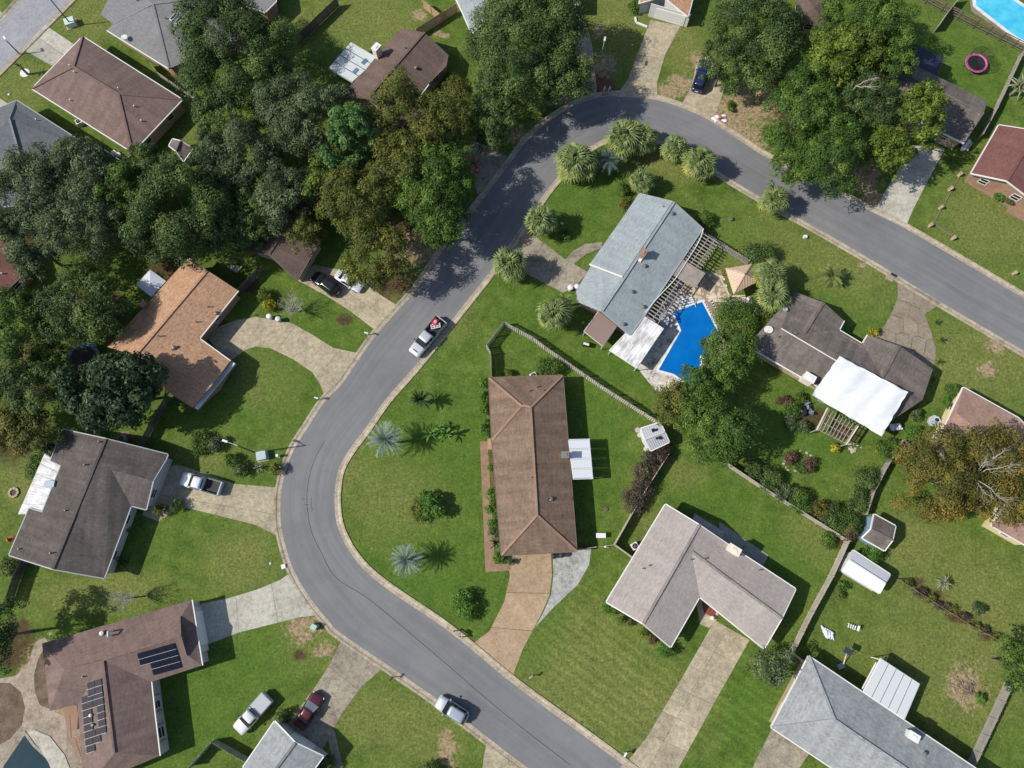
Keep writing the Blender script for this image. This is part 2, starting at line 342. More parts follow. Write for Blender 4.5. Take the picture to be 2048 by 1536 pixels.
na = noise(t, pos, 0.12, 5, 0.65); nb = noise(t, pos, 5.0, 3, 0.7); nc = noise(t, pos, 0.9, 5, 0.7)
ra = ramp(t, na.outputs[0], [(0.3, (0.128, 0.130, 0.136)), (0.7, (0.172, 0.172, 0.176))])
rb = ramp(t, nb.outputs[0], [(0.3, 0.94), (0.7, 1.05)]); rc = ramp(t, nc.outputs[0], [(0.3, 0.94), (0.72, 1.05)])
c = mix(t, 1.0, mix(t, 1.0, ra.outputs[0], rb.outputs[0], 'MULTIPLY'), rc.outputs[0], 'MULTIPLY')
uv = N(t, 'ShaderNodeTexCoord').outputs['UV']; mp = N(t, 'ShaderNodeMapping'); mp.inputs['Scale'].default_value = (0.06, 9.0, 1); L(t, uv, mp.inputs[0]); nk = noise(t, mp.outputs[0], 1.0, 4, 0.65)
rk = ramp(t, nk.outputs[0], [(0.34, 0.9), (0.62, 1.05)]); c = mix(t, 1.0, c, rk.outputs[0], 'MULTIPLY')
sx = N(t, 'ShaderNodeSeparateXYZ'); L(t, uv, sx.inputs[0]); sn = math_(t, 'COSINE', math_(t, 'MULTIPLY', sx.outputs[1], 6.2832 * 4)); sn = math_(t, 'MULTIPLY', math_(t, 'MAXIMUM', math_(t, 'MULTIPLY', sn, -1.0), 0.0), nc.outputs[0])
c = mix(t, math_(t, 'MULTIPLY', sn, 0.26), c, (0.085, 0.085, 0.09))
vo = N(t, 'ShaderNodeTexVoronoi'); vo.inputs['Scale'].default_value = 0.22; L(t, pos, vo.inputs['Vector']); oil = math_(t, 'LESS_THAN', math_(t, 'ADD', vo.outputs['Distance'], math_(t, 'MULTIPLY', nb.outputs[0], 0.05)), 0.07); c = mix(t, math_(t, 'MULTIPLY', oil, 0.3), c, (0.06, 0.06, 0.06))
L(t, c, p.inputs['Base Color']); p.inputs['Roughness'].default_value = 0.85; bump(t, p, nb.outputs[0], 0.12)
MATS['asphalt'] = m_as
m_tyre = mat('tyre_wear', (0.095, 0.097, 0.103), 0.85, 0.35, 1.2, 14)
m_seam = mat('tar_seam', (0.045, 0.045, 0.048), 0.8, 0.4)
m_gut = concrete('gutter_concrete', (0.22, 0.19, 0.14), (0.42, 0.36, 0.27), (0.14, 0.10, 0.07), 0.5)
def strip(name, Pa, Pb, z0, z1, m):
    b = MB()
    for i in range(len(Pa) - 1):
        q = [Pa[i], Pa[i + 1], Pb[i + 1], Pb[i]]; zs = [z0, z0, z1, z1]
        q = [Vector((v.x, v.y, z)) for v, z in zip(q, zs)]
        if (q[1] - q[0]).cross(q[2] - q[0]).z < 0: q = q[::-1]
        b.poly(q)
    return b
lw = smooth_line(WL(LE)); rw = smooth_line(WL(RE))
def resample(P, n):
    d = [0.0]
    for i in range(1, len(P)): d.append(d[-1] + (P[i] - P[i - 1]).length)
    out = []; j = 0
    for k in range(n + 1):
        t_ = d[-1] * k / n
        while j < len(d) - 2 and d[j + 1] < t_: j += 1
        out.append(P[j].lerp(P[j + 1], (t_ - d[j]) / max(1e-6, d[j + 1] - d[j])))
    return out
NR = 300; lr2, rr2 = resample(lw, NR), resample(rw, NR); b = MB(); acc = 0.0
for i in range(NR):
    st = ((lr2[i + 1] + rr2[i + 1]) - (lr2[i] + rr2[i])).length / 2; q = [lr2[i], lr2[i + 1], rr2[i + 1], rr2[i]]; uv = [(acc, 0), (acc + st, 0), (acc + st, 1), (acc, 1)]
    q = [Vector((v.x, v.y, 0.02)) for v in q]
    if (q[1] - q[0]).cross(q[2] - q[0]).z < 0: q.reverse(); uv.reverse()
    b.poly(q, 0, uv); acc += st
road = tag(b.build('road', m_as), kind='structure')
def gutter(P, side, name):
    a = offset_line(P, 0.0); b1 = offset_line(P, side * 0.42); b2 = offset_line(P, side * 0.62); b3 = offset_line(P, side * 0.86); b4 = offset_line(P, side * 0.9)
    mb = MB()
    for (u, v, z0, z1) in ((a, b1, 0.028, 0.014), (b1, b2, 0.014, 0.10), (b2, b3, 0.10, 0.115), (b3, b4, 0.115, -0.02)):
        for i in range(len(P) - 1):
            q = [Vector((u[i].x, u[i].y, z0)), Vector((u[i + 1].x, u[i + 1].y, z0)), Vector((v[i + 1].x, v[i + 1].y, z1)), Vector((v[i].x, v[i].y, z1))]
            if (q[1] - q[0]).cross(q[2] - q[0]).z < 0: q = q[::-1]
            mb.poly(q)
    o = tag(mb.build('kerb', m_gut), kind='structure')
    # joints between the poured lengths
    j = MB(); acc = 0
    for i in range(1, len(P) - 1):
        acc += (P[i] - P[i - 1]).length
        if acc > 3.0:
            acc = 0
            d = (P[i + 1] - P[i - 1]).normalized(); n = Vector((-d.y, d.x, 0)) * side
            j.bar(P[i] + n * 0.03 + Vector((0, 0, 0.028)), P[i] + n * 0.42 + Vector((0, 0, 0.016)), 0.03, 0.012); j.bar(P[i] + n * 0.6 + Vector((0, 0, 0.102)), P[i] + n * 0.86 + Vector((0, 0, 0.117)), 0.03, 0.012)
    jo = j.build('joint', m_seam, o); jo['kind'] = 'stuff'
    return o
gutter(lw, 1, 'kerb'); gutter(rw, -1, 'kerb')
# seam down the middle of the bend, wheel tracks, a manhole
cl = smooth_line(WL([(1140, 1530), (1000, 1420), (860, 1300), (740, 1200), (672, 1155), (640, 1100), (622, 1060), (614, 1010), (614, 985), (622, 940), (636, 905), (650, 880)]))
strip('seam', offset_line(cl, 0.035), offset_line(cl, -0.035), 0.025, 0.025, m_seam).build('seam', m_seam, road)
cl2 = smooth_line(WL([(2048, 650), (1911, 578), (1778, 500), (1640, 422), (1486, 330), (1380, 268), (1290, 234), (1220, 234), (1150, 268)]))
strip('seam', offset_line(cl2, 0.02), offset_line(cl2, -0.02), 0.025, 0.025, m_seam).build('seam', m_tyre, road)
# letters rubbed into the tar at the bend
b = MB(); c0 = W(617, 1012, 0.027)
for k, (x, y, w, h) in enumerate(((-0.5, 0.9, 0.9, 0.05), (0.3, 0.9, 0.06, 0.5), (-0.3, 0.2, 0.7, 0.05), (0.35, 0.1, 0.06, 0.9), (-0.2, -0.4, 0.6, 0.05), (0.5, -0.5, 0.06, 0.6))):
    b.box(c0 + Vector((x, y, 0)), (w, h, 0.004))
b.build('tar_mark', m_seam, road)
road2 = MB().prism(WL([(-60, 100), (0, 47), (42, 0), (100, -65), (215, -65), (140, 0), (0, 140), (-60, 200)]), -0.05, 0.02)
m_as2 = concrete('pale_asphalt', (0.22, 0.22, 0.24), (0.3, 0.3, 0.32), (0.16, 0.16, 0.17), 0.4)
road2 = tag(road2.build('side_road', m_as2), kind='structure')
e1 = smooth_line(WL([(-60, 200), (0, 140), (140, 0), (205, -65)])); gutter(e1, -1, 'k')
e2 = smooth_line(WL([(-60, 100), (0, 47), (42, 0), (100, -65)])); gutter(e2, 1, 'k')
# ------------------------------------------------------------------ driveways, walks and pads
m_dr = concrete('drive_concrete', (0.21, 0.18, 0.125), (0.43, 0.37, 0.26), (0.13, 0.11, 0.085), 0.34)
m_dr2 = concrete('worn_concrete', (0.17, 0.15, 0.115), (0.33, 0.29, 0.22), (0.07, 0.06, 0.05), 0.55)
m_dr3 = concrete('pale_concrete', (0.27, 0.255, 0.21), (0.44, 0.42, 0.36), (0.16, 0.15, 0.13), 0.4)
m_agg = concrete('tan_aggregate', (0.26, 0.185, 0.115), (0.40, 0.295, 0.19), (0.2, 0.13, 0.08), 0.35)
m_slab = concrete('brown_slab', (0.17, 0.14, 0.105), (0.28, 0.235, 0.175), (0.10, 0.08, 0.06), 0.4)
m_joint = mat('joint_dirt', (0.06, 0.05, 0.035), 0.95, 0.4)
m_brick = mat('paver_brick', (0.24, 0.15, 0.10), 0.9, 0.35, 5, 26)
m_pool_deck = concrete('pool_deck', (0.34, 0.31, 0.27), (0.55, 0.51, 0.46), (0.06, 0.055, 0.05), 0.9)
m_cream = concrete('cream_pavers', (0.5, 0.44, 0.34), (0.66, 0.6, 0.5), (0.3, 0.25, 0.2), 0.4)
def clip_poly(P, p0, n):
    out = []
    for i in range(len(P)):
        a, b_ = P[i], P[(i + 1) % len(P)]; da = (a - p0).dot(n); db = (b_ - p0).dot(n)
        if da >= 0: out.append(a)
        if (da >= 0) != (db >= 0): out.append(a + (b_ - a) * (da / (da - db)))
    return out
def pave(name, pts, m, z=0.03, cuts=None, gap=0.03, smooth=False):
    """a paved area; cuts = [(pixel a, pixel b), ...] lines that split it into slabs that are parts of it"""
    P = [Vector((v.x, v.y, 0)) for v in WL(pts)]
    if area2(P) < 0: P = P[::-1]
    if not cuts:
        return tag(MB().prism(P, -0.05, z).build(name, m), kind='structure')
    base = tag(MB().prism(P, -0.05, z - 0.012).build(name, m_joint), kind='structure')
    pieces = [P]
    for a, bb in cuts:
        a, bb = W(*a), W(*bb); d = (bb - a).normalized(); n = Vector((-d.y, d.x, 0)); nxt = []
        for q in pieces:
            for sgn in (1, -1):
                r = clip_poly(q, a + n * sgn * gap / 2, n * sgn)
                if len(r) > 2 and abs(area2(r)) > 0.3: nxt.append(r)
        pieces = nxt
    for q in pieces:
        MB().prism(q, z - 0.02, z + rnd.uniform(0, 0.008)).build('slab', m, base)
    return base
pave('driveway', [(300, 985), (318, 935), (360, 930), (470, 968), (556, 975), (553, 1000), (553, 1030), (563, 1075), (548, 1068), (512, 1050), (440, 1032), (362, 1013), (345, 1024), (318, 1043), (285, 1030)], m_dr, cuts=[((470, 955), (425, 1040)), ((380, 1000), (560, 1030))])
pave('driveway', [(400, 1208), (455, 1197), (512, 1180), (560, 1160), (585, 1143), (598, 1165), (612, 1190), (640, 1230), (600, 1234), (545, 1248), (480, 1264), (412, 1290)], m_dr3, cuts=[((470, 1170), (480, 1290)), ((540, 1150), (560, 1270))])
pave('driveway', [(683, 1280), (660, 1327), (632, 1372), (614, 1395), (570, 1455), (640, 1510), (664, 1463), (687, 1422), (724, 1372), (767, 1336)], m_dr2, cuts=[((640, 1320), (730, 1390)), ((600, 1400), (690, 1440))])
pave('front_walk', [(652, 1462), (668, 1458), (690, 1548), (672, 1548)], m_dr2, z=0.034)
pave('driveway', [(1010, 1100), (1102, 1098), (1104, 1152), (1099, 1190), (1084, 1225), (1066, 1260), (1045, 1300), (1028, 1345), (1030, 1362), (980, 1322), (936, 1286), (950, 1284), (979, 1262), (1009, 1202), (1020, 1150)], m_agg, cuts=[((985, 1255), (1068, 1262)), ((1000, 1185), (1110, 1187))], gap=0.05)
pave('driveway', [(1105, 1098), (1183, 1096), (1178, 1130), (1155, 1170), (1110, 1212), (1070, 1255), (1087, 1225), (1102, 1190), (1107, 1152)], concrete('grey_concrete', (0.22, 0.22, 0.2), (0.44, 0.44, 0.42), (0.08, 0.08, 0.08), 0.6))
pave('front_walk', [(960, 883), (985, 882), (986, 895), (976, 896), (990, 1128), (1022, 1128), (1021, 1141), (971, 1144)], m_brick, z=0.036)
pave('driveway', [(1429, 1240), (1499, 1280), (1440, 1385), (1357, 1536), (1330, 1590), (1225, 1548), (1258, 1519), (1294, 1474), (1359, 1364), (1419, 1259)], m_dr,
     cuts=[((1464, 1240), (1290, 1548)), ((1400, 1290), (1480, 1330)), ((1375, 1330), (1460, 1370)), ((1350, 1375), (1440, 1415)), ((1320, 1420), (1420, 1470)), ((1290, 1465), (1400, 1515))])
pave('front_walk', [(1392, 1205), (1412, 1190), (1440, 1215), (1432, 1240), (1418, 1256), (1400, 1248)], m_dr, z=0.034)
pave('driveway', [(1500, 1548), (1512, 1520), (1545, 1455), (1618, 1507), (1590, 1548)], m_dr2, cuts=[((1530, 1500), (1600, 1545))])
pave('driveway', [(408, 668), (432, 655), (475, 640), (512, 634), (582, 646), (619, 666), (667, 696), (715, 706), (700, 726), (672, 768), (652, 797), (645, 780), (640, 768), (624, 744), (587, 719), (542, 697), (512, 693), (490, 700), (470, 715), (456, 724)], m_dr, cuts=[((600, 640), (540, 720)), ((690, 690), (620, 770))])
pave('driveway', [(594, 560), (652, 591), (699, 621), (751, 661), (748, 672), (796, 612), (767, 594), (720, 560), (680, 540), (630, 530), (604, 540)], m_dr, cuts=[((640, 550), (780, 640)), ((700, 540), (650, 600)), ((770, 590), (715, 640))])
pave('driveway', [(1030, 474), (1046, 454), (1131, 519), (1176, 544), (1150, 574), (1126, 586), (1056, 549), (1010, 516)], m_dr2, cuts=[((1090, 480), (1050, 550)), ((1140, 520), (1105, 580))])
pave('front_walk', [(1131, 519), (1145, 503), (1170, 488), (1205, 484), (1203, 496), (1172, 508), (1145, 530)], m_dr2, z=0.034)
def crazy(name, pts, seeds, m, z=0.03, gap=0.05):
    P = [Vector((v.x, v.y, 0)) for v in WL(pts)]
    if area2(P) < 0: P = P[::-1]
    base = tag(MB().prism(P, -0.05, z - 0.012).build(name, m_joint), kind='structure'); SS = WL(seeds)
    for i, a in enumerate(SS):
        q = P
        for k, c in enumerate(SS):
            if k == i or not q: continue
            d = (a - c).normalized(); q = clip_poly(q, (a + c) / 2 + d * gap / 2, d)
        if len(q) > 2 and abs(area2(q)) > 0.2:
            q2 = []
            for k in range(len(q)):
                u, v = q[k], q[(k + 1) % len(q)]; q2 += [u, u.lerp(v, .33) + Vector((rnd.uniform(-.05, .05), rnd.uniform(-.05, .05), 0)), u.lerp(v, .67) + Vector((rnd.uniform(-.05, .05), rnd.uniform(-.05, .05), 0))]
            MB().prism(q2, z - 0.02, z + rnd.uniform(0, 0.01)).build('slab', m, base)
    return base
crazy('driveway', [(1795, 556), (1882, 606), (1849, 629), (1861, 660), (1872, 700), (1868, 730), (1850, 768), (1800, 722), (1735, 690), (1758, 668), (1770, 650), (1783, 625), (1795, 597)],
     [(1806, 585), (1845, 605), (1800, 618), (1835, 632), (1790, 650), (1822, 655), (1850, 660), (1775, 680), (1808, 684), (1838, 692), (1862, 700), (1790, 706), (1822, 722), (1850, 735)], m_slab)
pave('driveway', [(1825, 290), (1890, 297), (1844, 384), (1826, 419), (1811, 455), (1741, 422), (1761, 401), (1770, 384), (1790, 350)], m_dr3, cuts=[((1770, 385), (1850, 395)), ((1800, 330), (1870, 345))])
pave('driveway', [(1301, 40), (1361, 52), (1330, 110), (1314, 165), (1315, 199), (1232, 193), (1256, 158), (1284, 85)], m_dr, cuts=[((1240, 160), (1330, 166)), ((1265, 110), (1345, 118))])
pave('driveway', [(1395, 120), (1420, 108), (1434, 150), (1449, 175), (1440, 205), (1426, 242), (1360, 214), (1381, 178)], m_dr, cuts=[((1350, 180), (1450, 208))])
pave('driveway', [(1129, 62), (1147, 20), (1172, 48), (1184, 88), (1189, 135), (1195, 193), (1178, 199), (1150, 100)], m_dr)
pave('driveway', [(930, 300), (945, 280), (1014, 312), (978, 372), (955, 390)], m_dr2)
pave('driveway', [(90, 50), (150, 90), (105, 132), (44, 98)], m_dr3, cuts=[((70, 70), (130, 112))])
pave('driveway', [(-30, 175), (0, 197), (20, 210), (0, 232), (-30, 250)], m_dr3)
pave('driveway', [(-40, 10), (0, 22), (13, 32), (0, 44), (-40, 80)], m_dr3)
pave('driveway', [(975, 1482), (1050, 1538), (1040, 1560), (962, 1560), (968, 1510)], m_dr)
m_gp = concrete('grey_patio', (0.2, 0.19, 0.17), (0.3, 0.285, 0.26), (0.14, 0.13, 0.12), 0.4)
pave('patio', [(1390, 1027), (1449, 1064), (1444, 1076), (1384, 1040)], concrete('pale_patio', (0.3, 0.29, 0.27), (0.42, 0.4, 0.38)), z=0.04)
pave('patio', [(1438, 1043), (1494, 1082), (1537, 1110), (1524, 1136), (1440, 1080)], m_gp, z=0.03, cuts=[((1494, 1082), (1478, 1110))])
pave('pool_deck', [(1275, 735), (1328, 660), (1300, 640), (1335, 590), (1360, 555), (1400, 540), (1440, 552), (1460, 590), (1505, 600), (1512, 620), (1470, 640), (1462, 690), (1440, 720), (1400, 780), (1340, 790), (1310, 780), (1282, 745)], m_pool_deck)
m_grv = concrete('gravel_path', (0.2, 0.16, 0.12), (0.36, 0.3, 0.24), (0.12, 0.09, 0.07), 0.5)
pave('gravel_yard', [(-20, 1360), (30, 1352), (55, 1330), (70, 1285), (90, 1275), (100, 1290), (110, 1425), (135, 1432), (165, 1440), (172, 1560), (-20, 1560)], m_grv, z=0.018)
m_mul = mat('dark_mulch', (0.12, 0.085, 0.06), 0.95, 0.6, 3, 14)
pave('mulch_bed', [(-20, 1366), (20, 1366), (42, 1384), (50, 1415), (44, 1450), (20, 1478), (-20, 1500)], m_mul, z=0.03)
pave('mulch_bed', [(86, 1300), (76, 1320), (68, 1350), (70, 1385), (80, 1410), (100, 1418)], m_mul, z=0.03)
pave('patio', [(205, 1420), (205, 1548), (130, 1548), (135, 1430)], concrete('gravel_path', (0.2, 0.16, 0.12), (0.36, 0.3, 0.24)), z=0.024)
# random loose flagstones by the pool
m_grvl = concrete('sandy_joint', (0.2, 0.16, 0.11), (0.32, 0.26, 0.19), (0.12, 0.1, 0.07), 0.4)
fl = MB().prism(WL([(1362, 560), (1395, 545), (1440, 556), (1455, 590), (1450, 600), (1400, 596), (1365, 585)]), 0.0, 0.034).build('flagstone_bed', m_grvl); tag(fl, kind='structure')
m_fl = concrete('flagstone', (0.38, 0.3, 0.2), (0.6, 0.52, 0.4), (0.2, 0.15, 0.1), 0.4)
for k in range(70):
    px, py = rnd.uniform(1366, 1452), rnd.uniform(549, 598)
    if py < 585 - (px - 1366) * 0.45 and px < 1396: continue
    c0 = W(px, py); r = rnd.uniform(0.2, 0.42); n = rnd.randint(5, 7); a0 = rnd.random() * 6
    MB().prism([c0 + Vector((math.cos(a0 + q * 6.283 / n) * r * rnd.uniform(0.7, 1.1), math.sin(a0 + q * 6.283 / n) * r * rnd.uniform(0.7, 1.1), 0)) for q in range(n)], 0.02, 0.05 + rnd.uniform(0, 0.025)).build('flagstone', m_fl, fl)
# cream pavers along the pool's far side
cp = tag(MB().prism(WL([(1404, 596), (1412, 590), (1490, 590), (1495, 600), (1438, 606), (1450, 660), (1440, 668)]), 0.0, 0.033).build('paver_path', m_grvl), kind='structure')
for i in range(14):
    for j in range(2):
        a = W(1408 + j * 14 + i * 2.6, 603 + i * 5.2 - j * 3); MB().box(a + Vector((0, 0, 0.035)), (0.62, 0.34, 0.03 + 0.005 * j), -1.1 + rnd.uniform(-.06, .06)).build('paver', m_cream, cp)
for i in range(8):
    for j in range(2):
        a = W(1420 + i * 9.5, 594 + j * 7); MB().box(a + Vector((0, 0, 0.036)), (0.58, 0.42, 0.032), 0.05 + rnd.uniform(-.05, .05)).build('paver', m_cream, cp)
# ------------------------------------------------------------------ pools
def water(name, a, b):
    m, t, p = nt(name); pos = N(t, 'ShaderNodeNewGeometry').outputs['Position']
    n1 = noise(t, pos, 0.5, 3); r = ramp(t, n1.outputs[0], [(0.3, a), (0.7, b)]); L(t, r.outputs[0], p.inputs['Base Color'])
    p.inputs['Roughness'].default_value = 0.12; n2 = noise(t, pos, 3, 2); bump(t, p, n2.outputs[0], 0.12); return m
m_cop = concrete('coping', (0.5, 0.5, 0.5), (0.68, 0.68, 0.68), (0.3, 0.28, 0.25), 0.4)
def pool(label, pts, m, copw=0.32, mc=None):
    P = [Vector((v.x, v.y, 0)) for v in WL(pts)]
    if area2(P) < 0: P = P[::-1]
    r = thing('swimming_pool', label, 'pool', P[0])
    MB().prism(P, 0.0, 0.06).build('water', m, r)
    Q = inset_poly(P, -copw); b = MB()
    for i in range(len(P)):
        j = (i + 1) % len(P)
        a, c, d, e = [Vector((v.x, v.y, 0.085)) for v in (P[i], P[j], Q[j], Q[i])]
        b.poly([a, e, d, c]); b.poly([Vector((e.x, e.y, 0)), Vector((d.x, d.y, 0)), d, e]); b.poly([a, c, Vector((c.x, c.y, 0.0)), Vector((a.x, a.y, 0.0))])
    b.build('coping', mc or m_cop, r)
    return r
pl = pool('kidney bent deep blue swimming pool behind the grey blue roofed house', [(1347, 625), (1404, 604), (1437, 667), (1430, 690), (1410, 715), (1380, 772), (1367, 762), (1347, 748), (1317, 740), (1362, 661)], water('deep_water', (0.0, 0.10, 0.36), (0.0, 0.135, 0.43)), 0.26)
pool('light turquoise swimming pool beyond the dark rail fence at the corner', [(1950, -20), (1952, 12), (1965, 22), (2030, 72), (2080, 100), (2110, 60), (2040, 10), (1995, -20)], water('light_water', (0.03, 0.36, 0.55), (0.10, 0.5, 0.66)), 0.5)
pool('dark teal swimming pool beside the solar panel house', [(50, 1470), (8, 1532), (0, 1560), (140, 1560), (105, 1536), (92, 1516), (66, 1492)], water('teal_water', (0.002, 0.02, 0.03), (0.006, 0.036, 0.05)), 0.3, m_dr2)
pave('pool_deck', [(55, 1464), (70, 1460), (100, 1472), (130, 1510), (150, 1560), (112, 1560), (98, 1525), (80, 1496)], m_dr3, z=0.095)
pave('pool_deck', [(1938, -20), (1942, 22), (1960, 34), (2040, 88), (2080, 112), (2110, 112), (2050, 76), (1960, 20), (1955, -20)], m_slab, z=0.026)
# white step ladder hung on the pool edge
m_white = mat('white_paint', (0.6, 0.61, 0.62), 0.5, 0.08)
r = thing('pool_steps', 'white plastic step ladder at the shallow end of the deep blue pool', 'pool steps', W(1372, 606))
for k in range(4):
    a = W(1357 + k * 1.5, 603 + k * 5 - 3, 0.5 - 0.1 * k); b_ = W(1384 + k * 2, 598 + k * 4 - 3, 0.5 - 0.1 * k); MB().bar(a, b_, 0.22, 0.05).build('step', m_white, r)
for sx in (0, 1):
    MB().bar(W(1356 + sx * 28, 600 - sx * 5, 0.9), W(1364 + sx * 28, 624 - sx * 10, 0.1), 0.07, 0.07).build('rail', m_white, r)
# ------------------------------------------------------------------ houses
m_cap_d = mat('dark_ridge', (0.07, 0.06, 0.055), 0.85, 0.2)
m_trimw = mat('white_trim', (0.62, 0.61, 0.58), 0.55, 0.06)
m_trimb = mat('brown_trim', (0.13, 0.09, 0.07), 0.7, 0.15)
m_trimg = mat('grey_trim', (0.3, 0.31, 0.33), 0.6, 0.1)
m_glass, t, p = nt('window_glass'); p.inputs['Base Color'].default_value = (0.012, 0.016, 0.02, 1); p.inputs['Roughness'].default_value = 0.06
m_vent = mat('vent_metal', (0.16, 0.15, 0.14), 0.5, 0.2, metal=0.3)
m_ventw = mat('vent_white', (0.58, 0.58, 0.56), 0.5, 0.1)
m_brw = mat('brick_wall', (0.29, 0.175, 0.12), 0.9, 0.3, 4, 30)
m_brt = mat('tan_brick_wall', (0.36, 0.27, 0.18), 0.9, 0.25, 4, 30)
m_sidw = mat('white_siding', (0.52, 0.52, 0.5), 0.7, 0.08)
m_sidy = mat('cream_siding', (0.62, 0.50, 0.28), 0.7, 0.1)
m_sidg = mat('grey_siding', (0.42, 0.40, 0.37), 0.75, 0.1)
m_sidb = mat('blue_siding', (0.16, 0.28, 0.40), 0.7, 0.12)
m_gar = mat('garage_panel', (0.66, 0.65, 0.62), 0.55, 0.06)
ROOFS = {}
class Roof:
    def __init__(s, V, faces):
        s.V = {k: W(*v) for k, v in V.items()}; s.F = faces
        s.tri = []
        for f in faces:
            P = [s.V[k] for k in f]
            n = Vector((0, 0, 0))
            for i in range(1, len(P) - 1): n += (P[i] - P[0]).cross(P[i + 1] - P[0])
            if n.z < 0: f.reverse(); P.reverse()
            for i in range(1, len(P) - 1): s.tri.append((P[0], P[i], P[i + 1]))
        e = {}
        for f in faces:
            for i in range(len(f)): e[(f[i], f[(i + 1) % len(f)])] = 1
        nx = {a: b_ for (a, b_) in e if (b_, a) not in e}
        k0 = next(iter(nx)); loop = [k0]; k = nx[k0]
        while k != k0 and len(loop) < 60: loop.append(k); k = nx[k]
        s.loop = loop
        s.inner = [(a, b_) for (a, b_) in e if (b_, a) in e and a < b_]
    def z(s, x, y, d=None):
        best = None
        for a, b_, c in s.tri:
            den = (b_.y - c.y) * (a.x - c.x) + (c.x - b_.x) * (a.y - c.y)
            if abs(den) < 1e-9: continue
            l1 = ((b_.y - c.y) * (x - c.x) + (c.x - b_.x) * (y - c.y)) / den
            l2 = ((c.y - a.y) * (x - c.x) + (a.x - c.x) * (y - c.y)) / den
            if l1 > -1e-4 and l2 > -1e-4 and l1 + l2 < 1.0001:
                zz = l1 * a.z + l2 * b_.z + (1 - l1 - l2) * c.z
                best = zz if best is None or zz > best else best
        return d if best is None else best
    def on(s, px, py, up=0.0):
        z = 3.2
        for _ in range(6):
            q = W(px, py, z); zz = s.z(q.x, q.y, z); z = zz
        return W(px, py, z) + Vector((0, 0, up))
def roof_mesh(R, m, parent, th=0.17, name='roof'):
    b = MB(); dn = Vector((0, 0, -th))
    for f in R.F:
        P = [R.V[k] for k in f]; b.poly(P)
        b.poly([q + dn for q in reversed(P)], 0)
    n = len(R.loop)
    for i in range(n):
        a, c = R.V[R.loop[i]], R.V[R.loop[(i + 1) % n]]
        b.poly([a + dn, c + dn, c, a])
    return b.build(name, m, parent)
def caps(R, edges, m, roof, w=0.3, h=0.13):
    for a, c in edges:
        A, B = R.V[a], R.V[c]
        MB().bar(A + Vector((0, 0, 0.035)), B + Vector((0, 0, 0.035)), w, h).build('ridge_cap', m, roof)
def walls(R, m, root, over=0.45, win=True, m_frame=None, drop=0.16, thick=0.15):
    P = [Vector((R.V[k].x, R.V[k].y, 0)) for k in R.loop]
    Q = inset_poly(P, over); b = MB(); n = len(Q); segs = []
    for i in range(n):
        a, c = Q[i], Q[(i + 1) % n]; k = max(1, int((c - a).length / 0.7)); pts = [a.lerp(c, j / k) for j in range(k + 1)]
        for j in range(k):
            z0 = R.z(pts[j].x, pts[j].y, 2.7) - drop; z1 = R.z(pts[j + 1].x, pts[j + 1].y, 2.7) - drop
            b.poly([(pts[j].x, pts[j].y, 0), (pts[j + 1].x, pts[j + 1].y, 0), (pts[j + 1].x, pts[j + 1].y, z1), (pts[j].x, pts[j].y, z0)])
        segs.append((a, c))
    wl = b.build('wall', m, root)
    if win:
        for a, c in segs:
            ln = (c - a).length
            if ln < 3.2: continue
            d = (c - a).normalized(); nr = Vector((d.y, -d.x, 0)); k = max(1, int(ln / 4.2))
            for j in range(k): window(root, a + d * ln * (j + 0.5) / k, d, nr, 1.2, 1.1, 1.0, m_frame or m_trimw)
    return Q
def window(root, c, d, nr, w, h, z, mf):
    f = MB(); o = nr * 0.03; g = 0.08
    for s_ in (-1, 1): f.bar(c + d * s_ * w / 2 + o + Vector((0, 0, z)), c + d * s_ * w / 2 + o + Vector((0, 0, z + h)), 0.08, g)
    for zz in (z, z + h / 2, z + h): f.bar(c - d * (w / 2 - 0.04) + o + Vector((0, 0, zz)), c + d * (w / 2 - 0.04) + o + Vector((0, 0, zz)), g, 0.07)
    fo = f.build('window', mf, root)
    a, b_ = c - d * (w / 2 - .03) + nr * 0.02, c + d * (w / 2 - .03) + nr * 0.02
    MB().poly([a + Vector((0, 0, z)), b_ + Vector((0, 0, z)), b_ + Vector((0, 0, z + h)), a + Vector((0, 0, z + h))]).build('pane', m_glass, fo)
    return fo
def fascia(R, edges, m, root, w=0.13, h=0.2):
    b = MB(); n = len(R.loop)
    for i in range(n):
        a, c = R.loop[i], R.loop[(i + 1) % n]
        if edges is not None and (a, c) not in edges and (c, a) not in edges: continue
        A, B = R.V[a], R.V[c]; d = (B - A); d.z = 0; d.normalize(); o = Vector((d.y, -d.x, 0)) * (w / 2 + 0.004)
        b.bar(A + o + Vector((0, 0, -h / 2 - 0.01)), B + o + Vector((0, 0, -h / 2 - 0.01)), w, h)
    if b.f: b.build('fascia', m, root)
def pipe(R, roof, px, py, h=0.45, r=0.09, m=None):
    a = R.on(px, py, -0.05); MB().tube(a, a + Vector((0, 0, h)), r, r, 8).build('vent_pipe', m or m_vent, roof)
def hat(R, roof, px, py, m=None, r=0.26):
    a = R.on(px, py, -0.03); MB().lathe(a, [(r * 0.6, 0), (r * 0.6, 0.22), (r * 1.1, 0.22), (r * 0.9, 0.34), (0.02, 0.42)], 10).build('roof_vent', m or m_vent, roof)
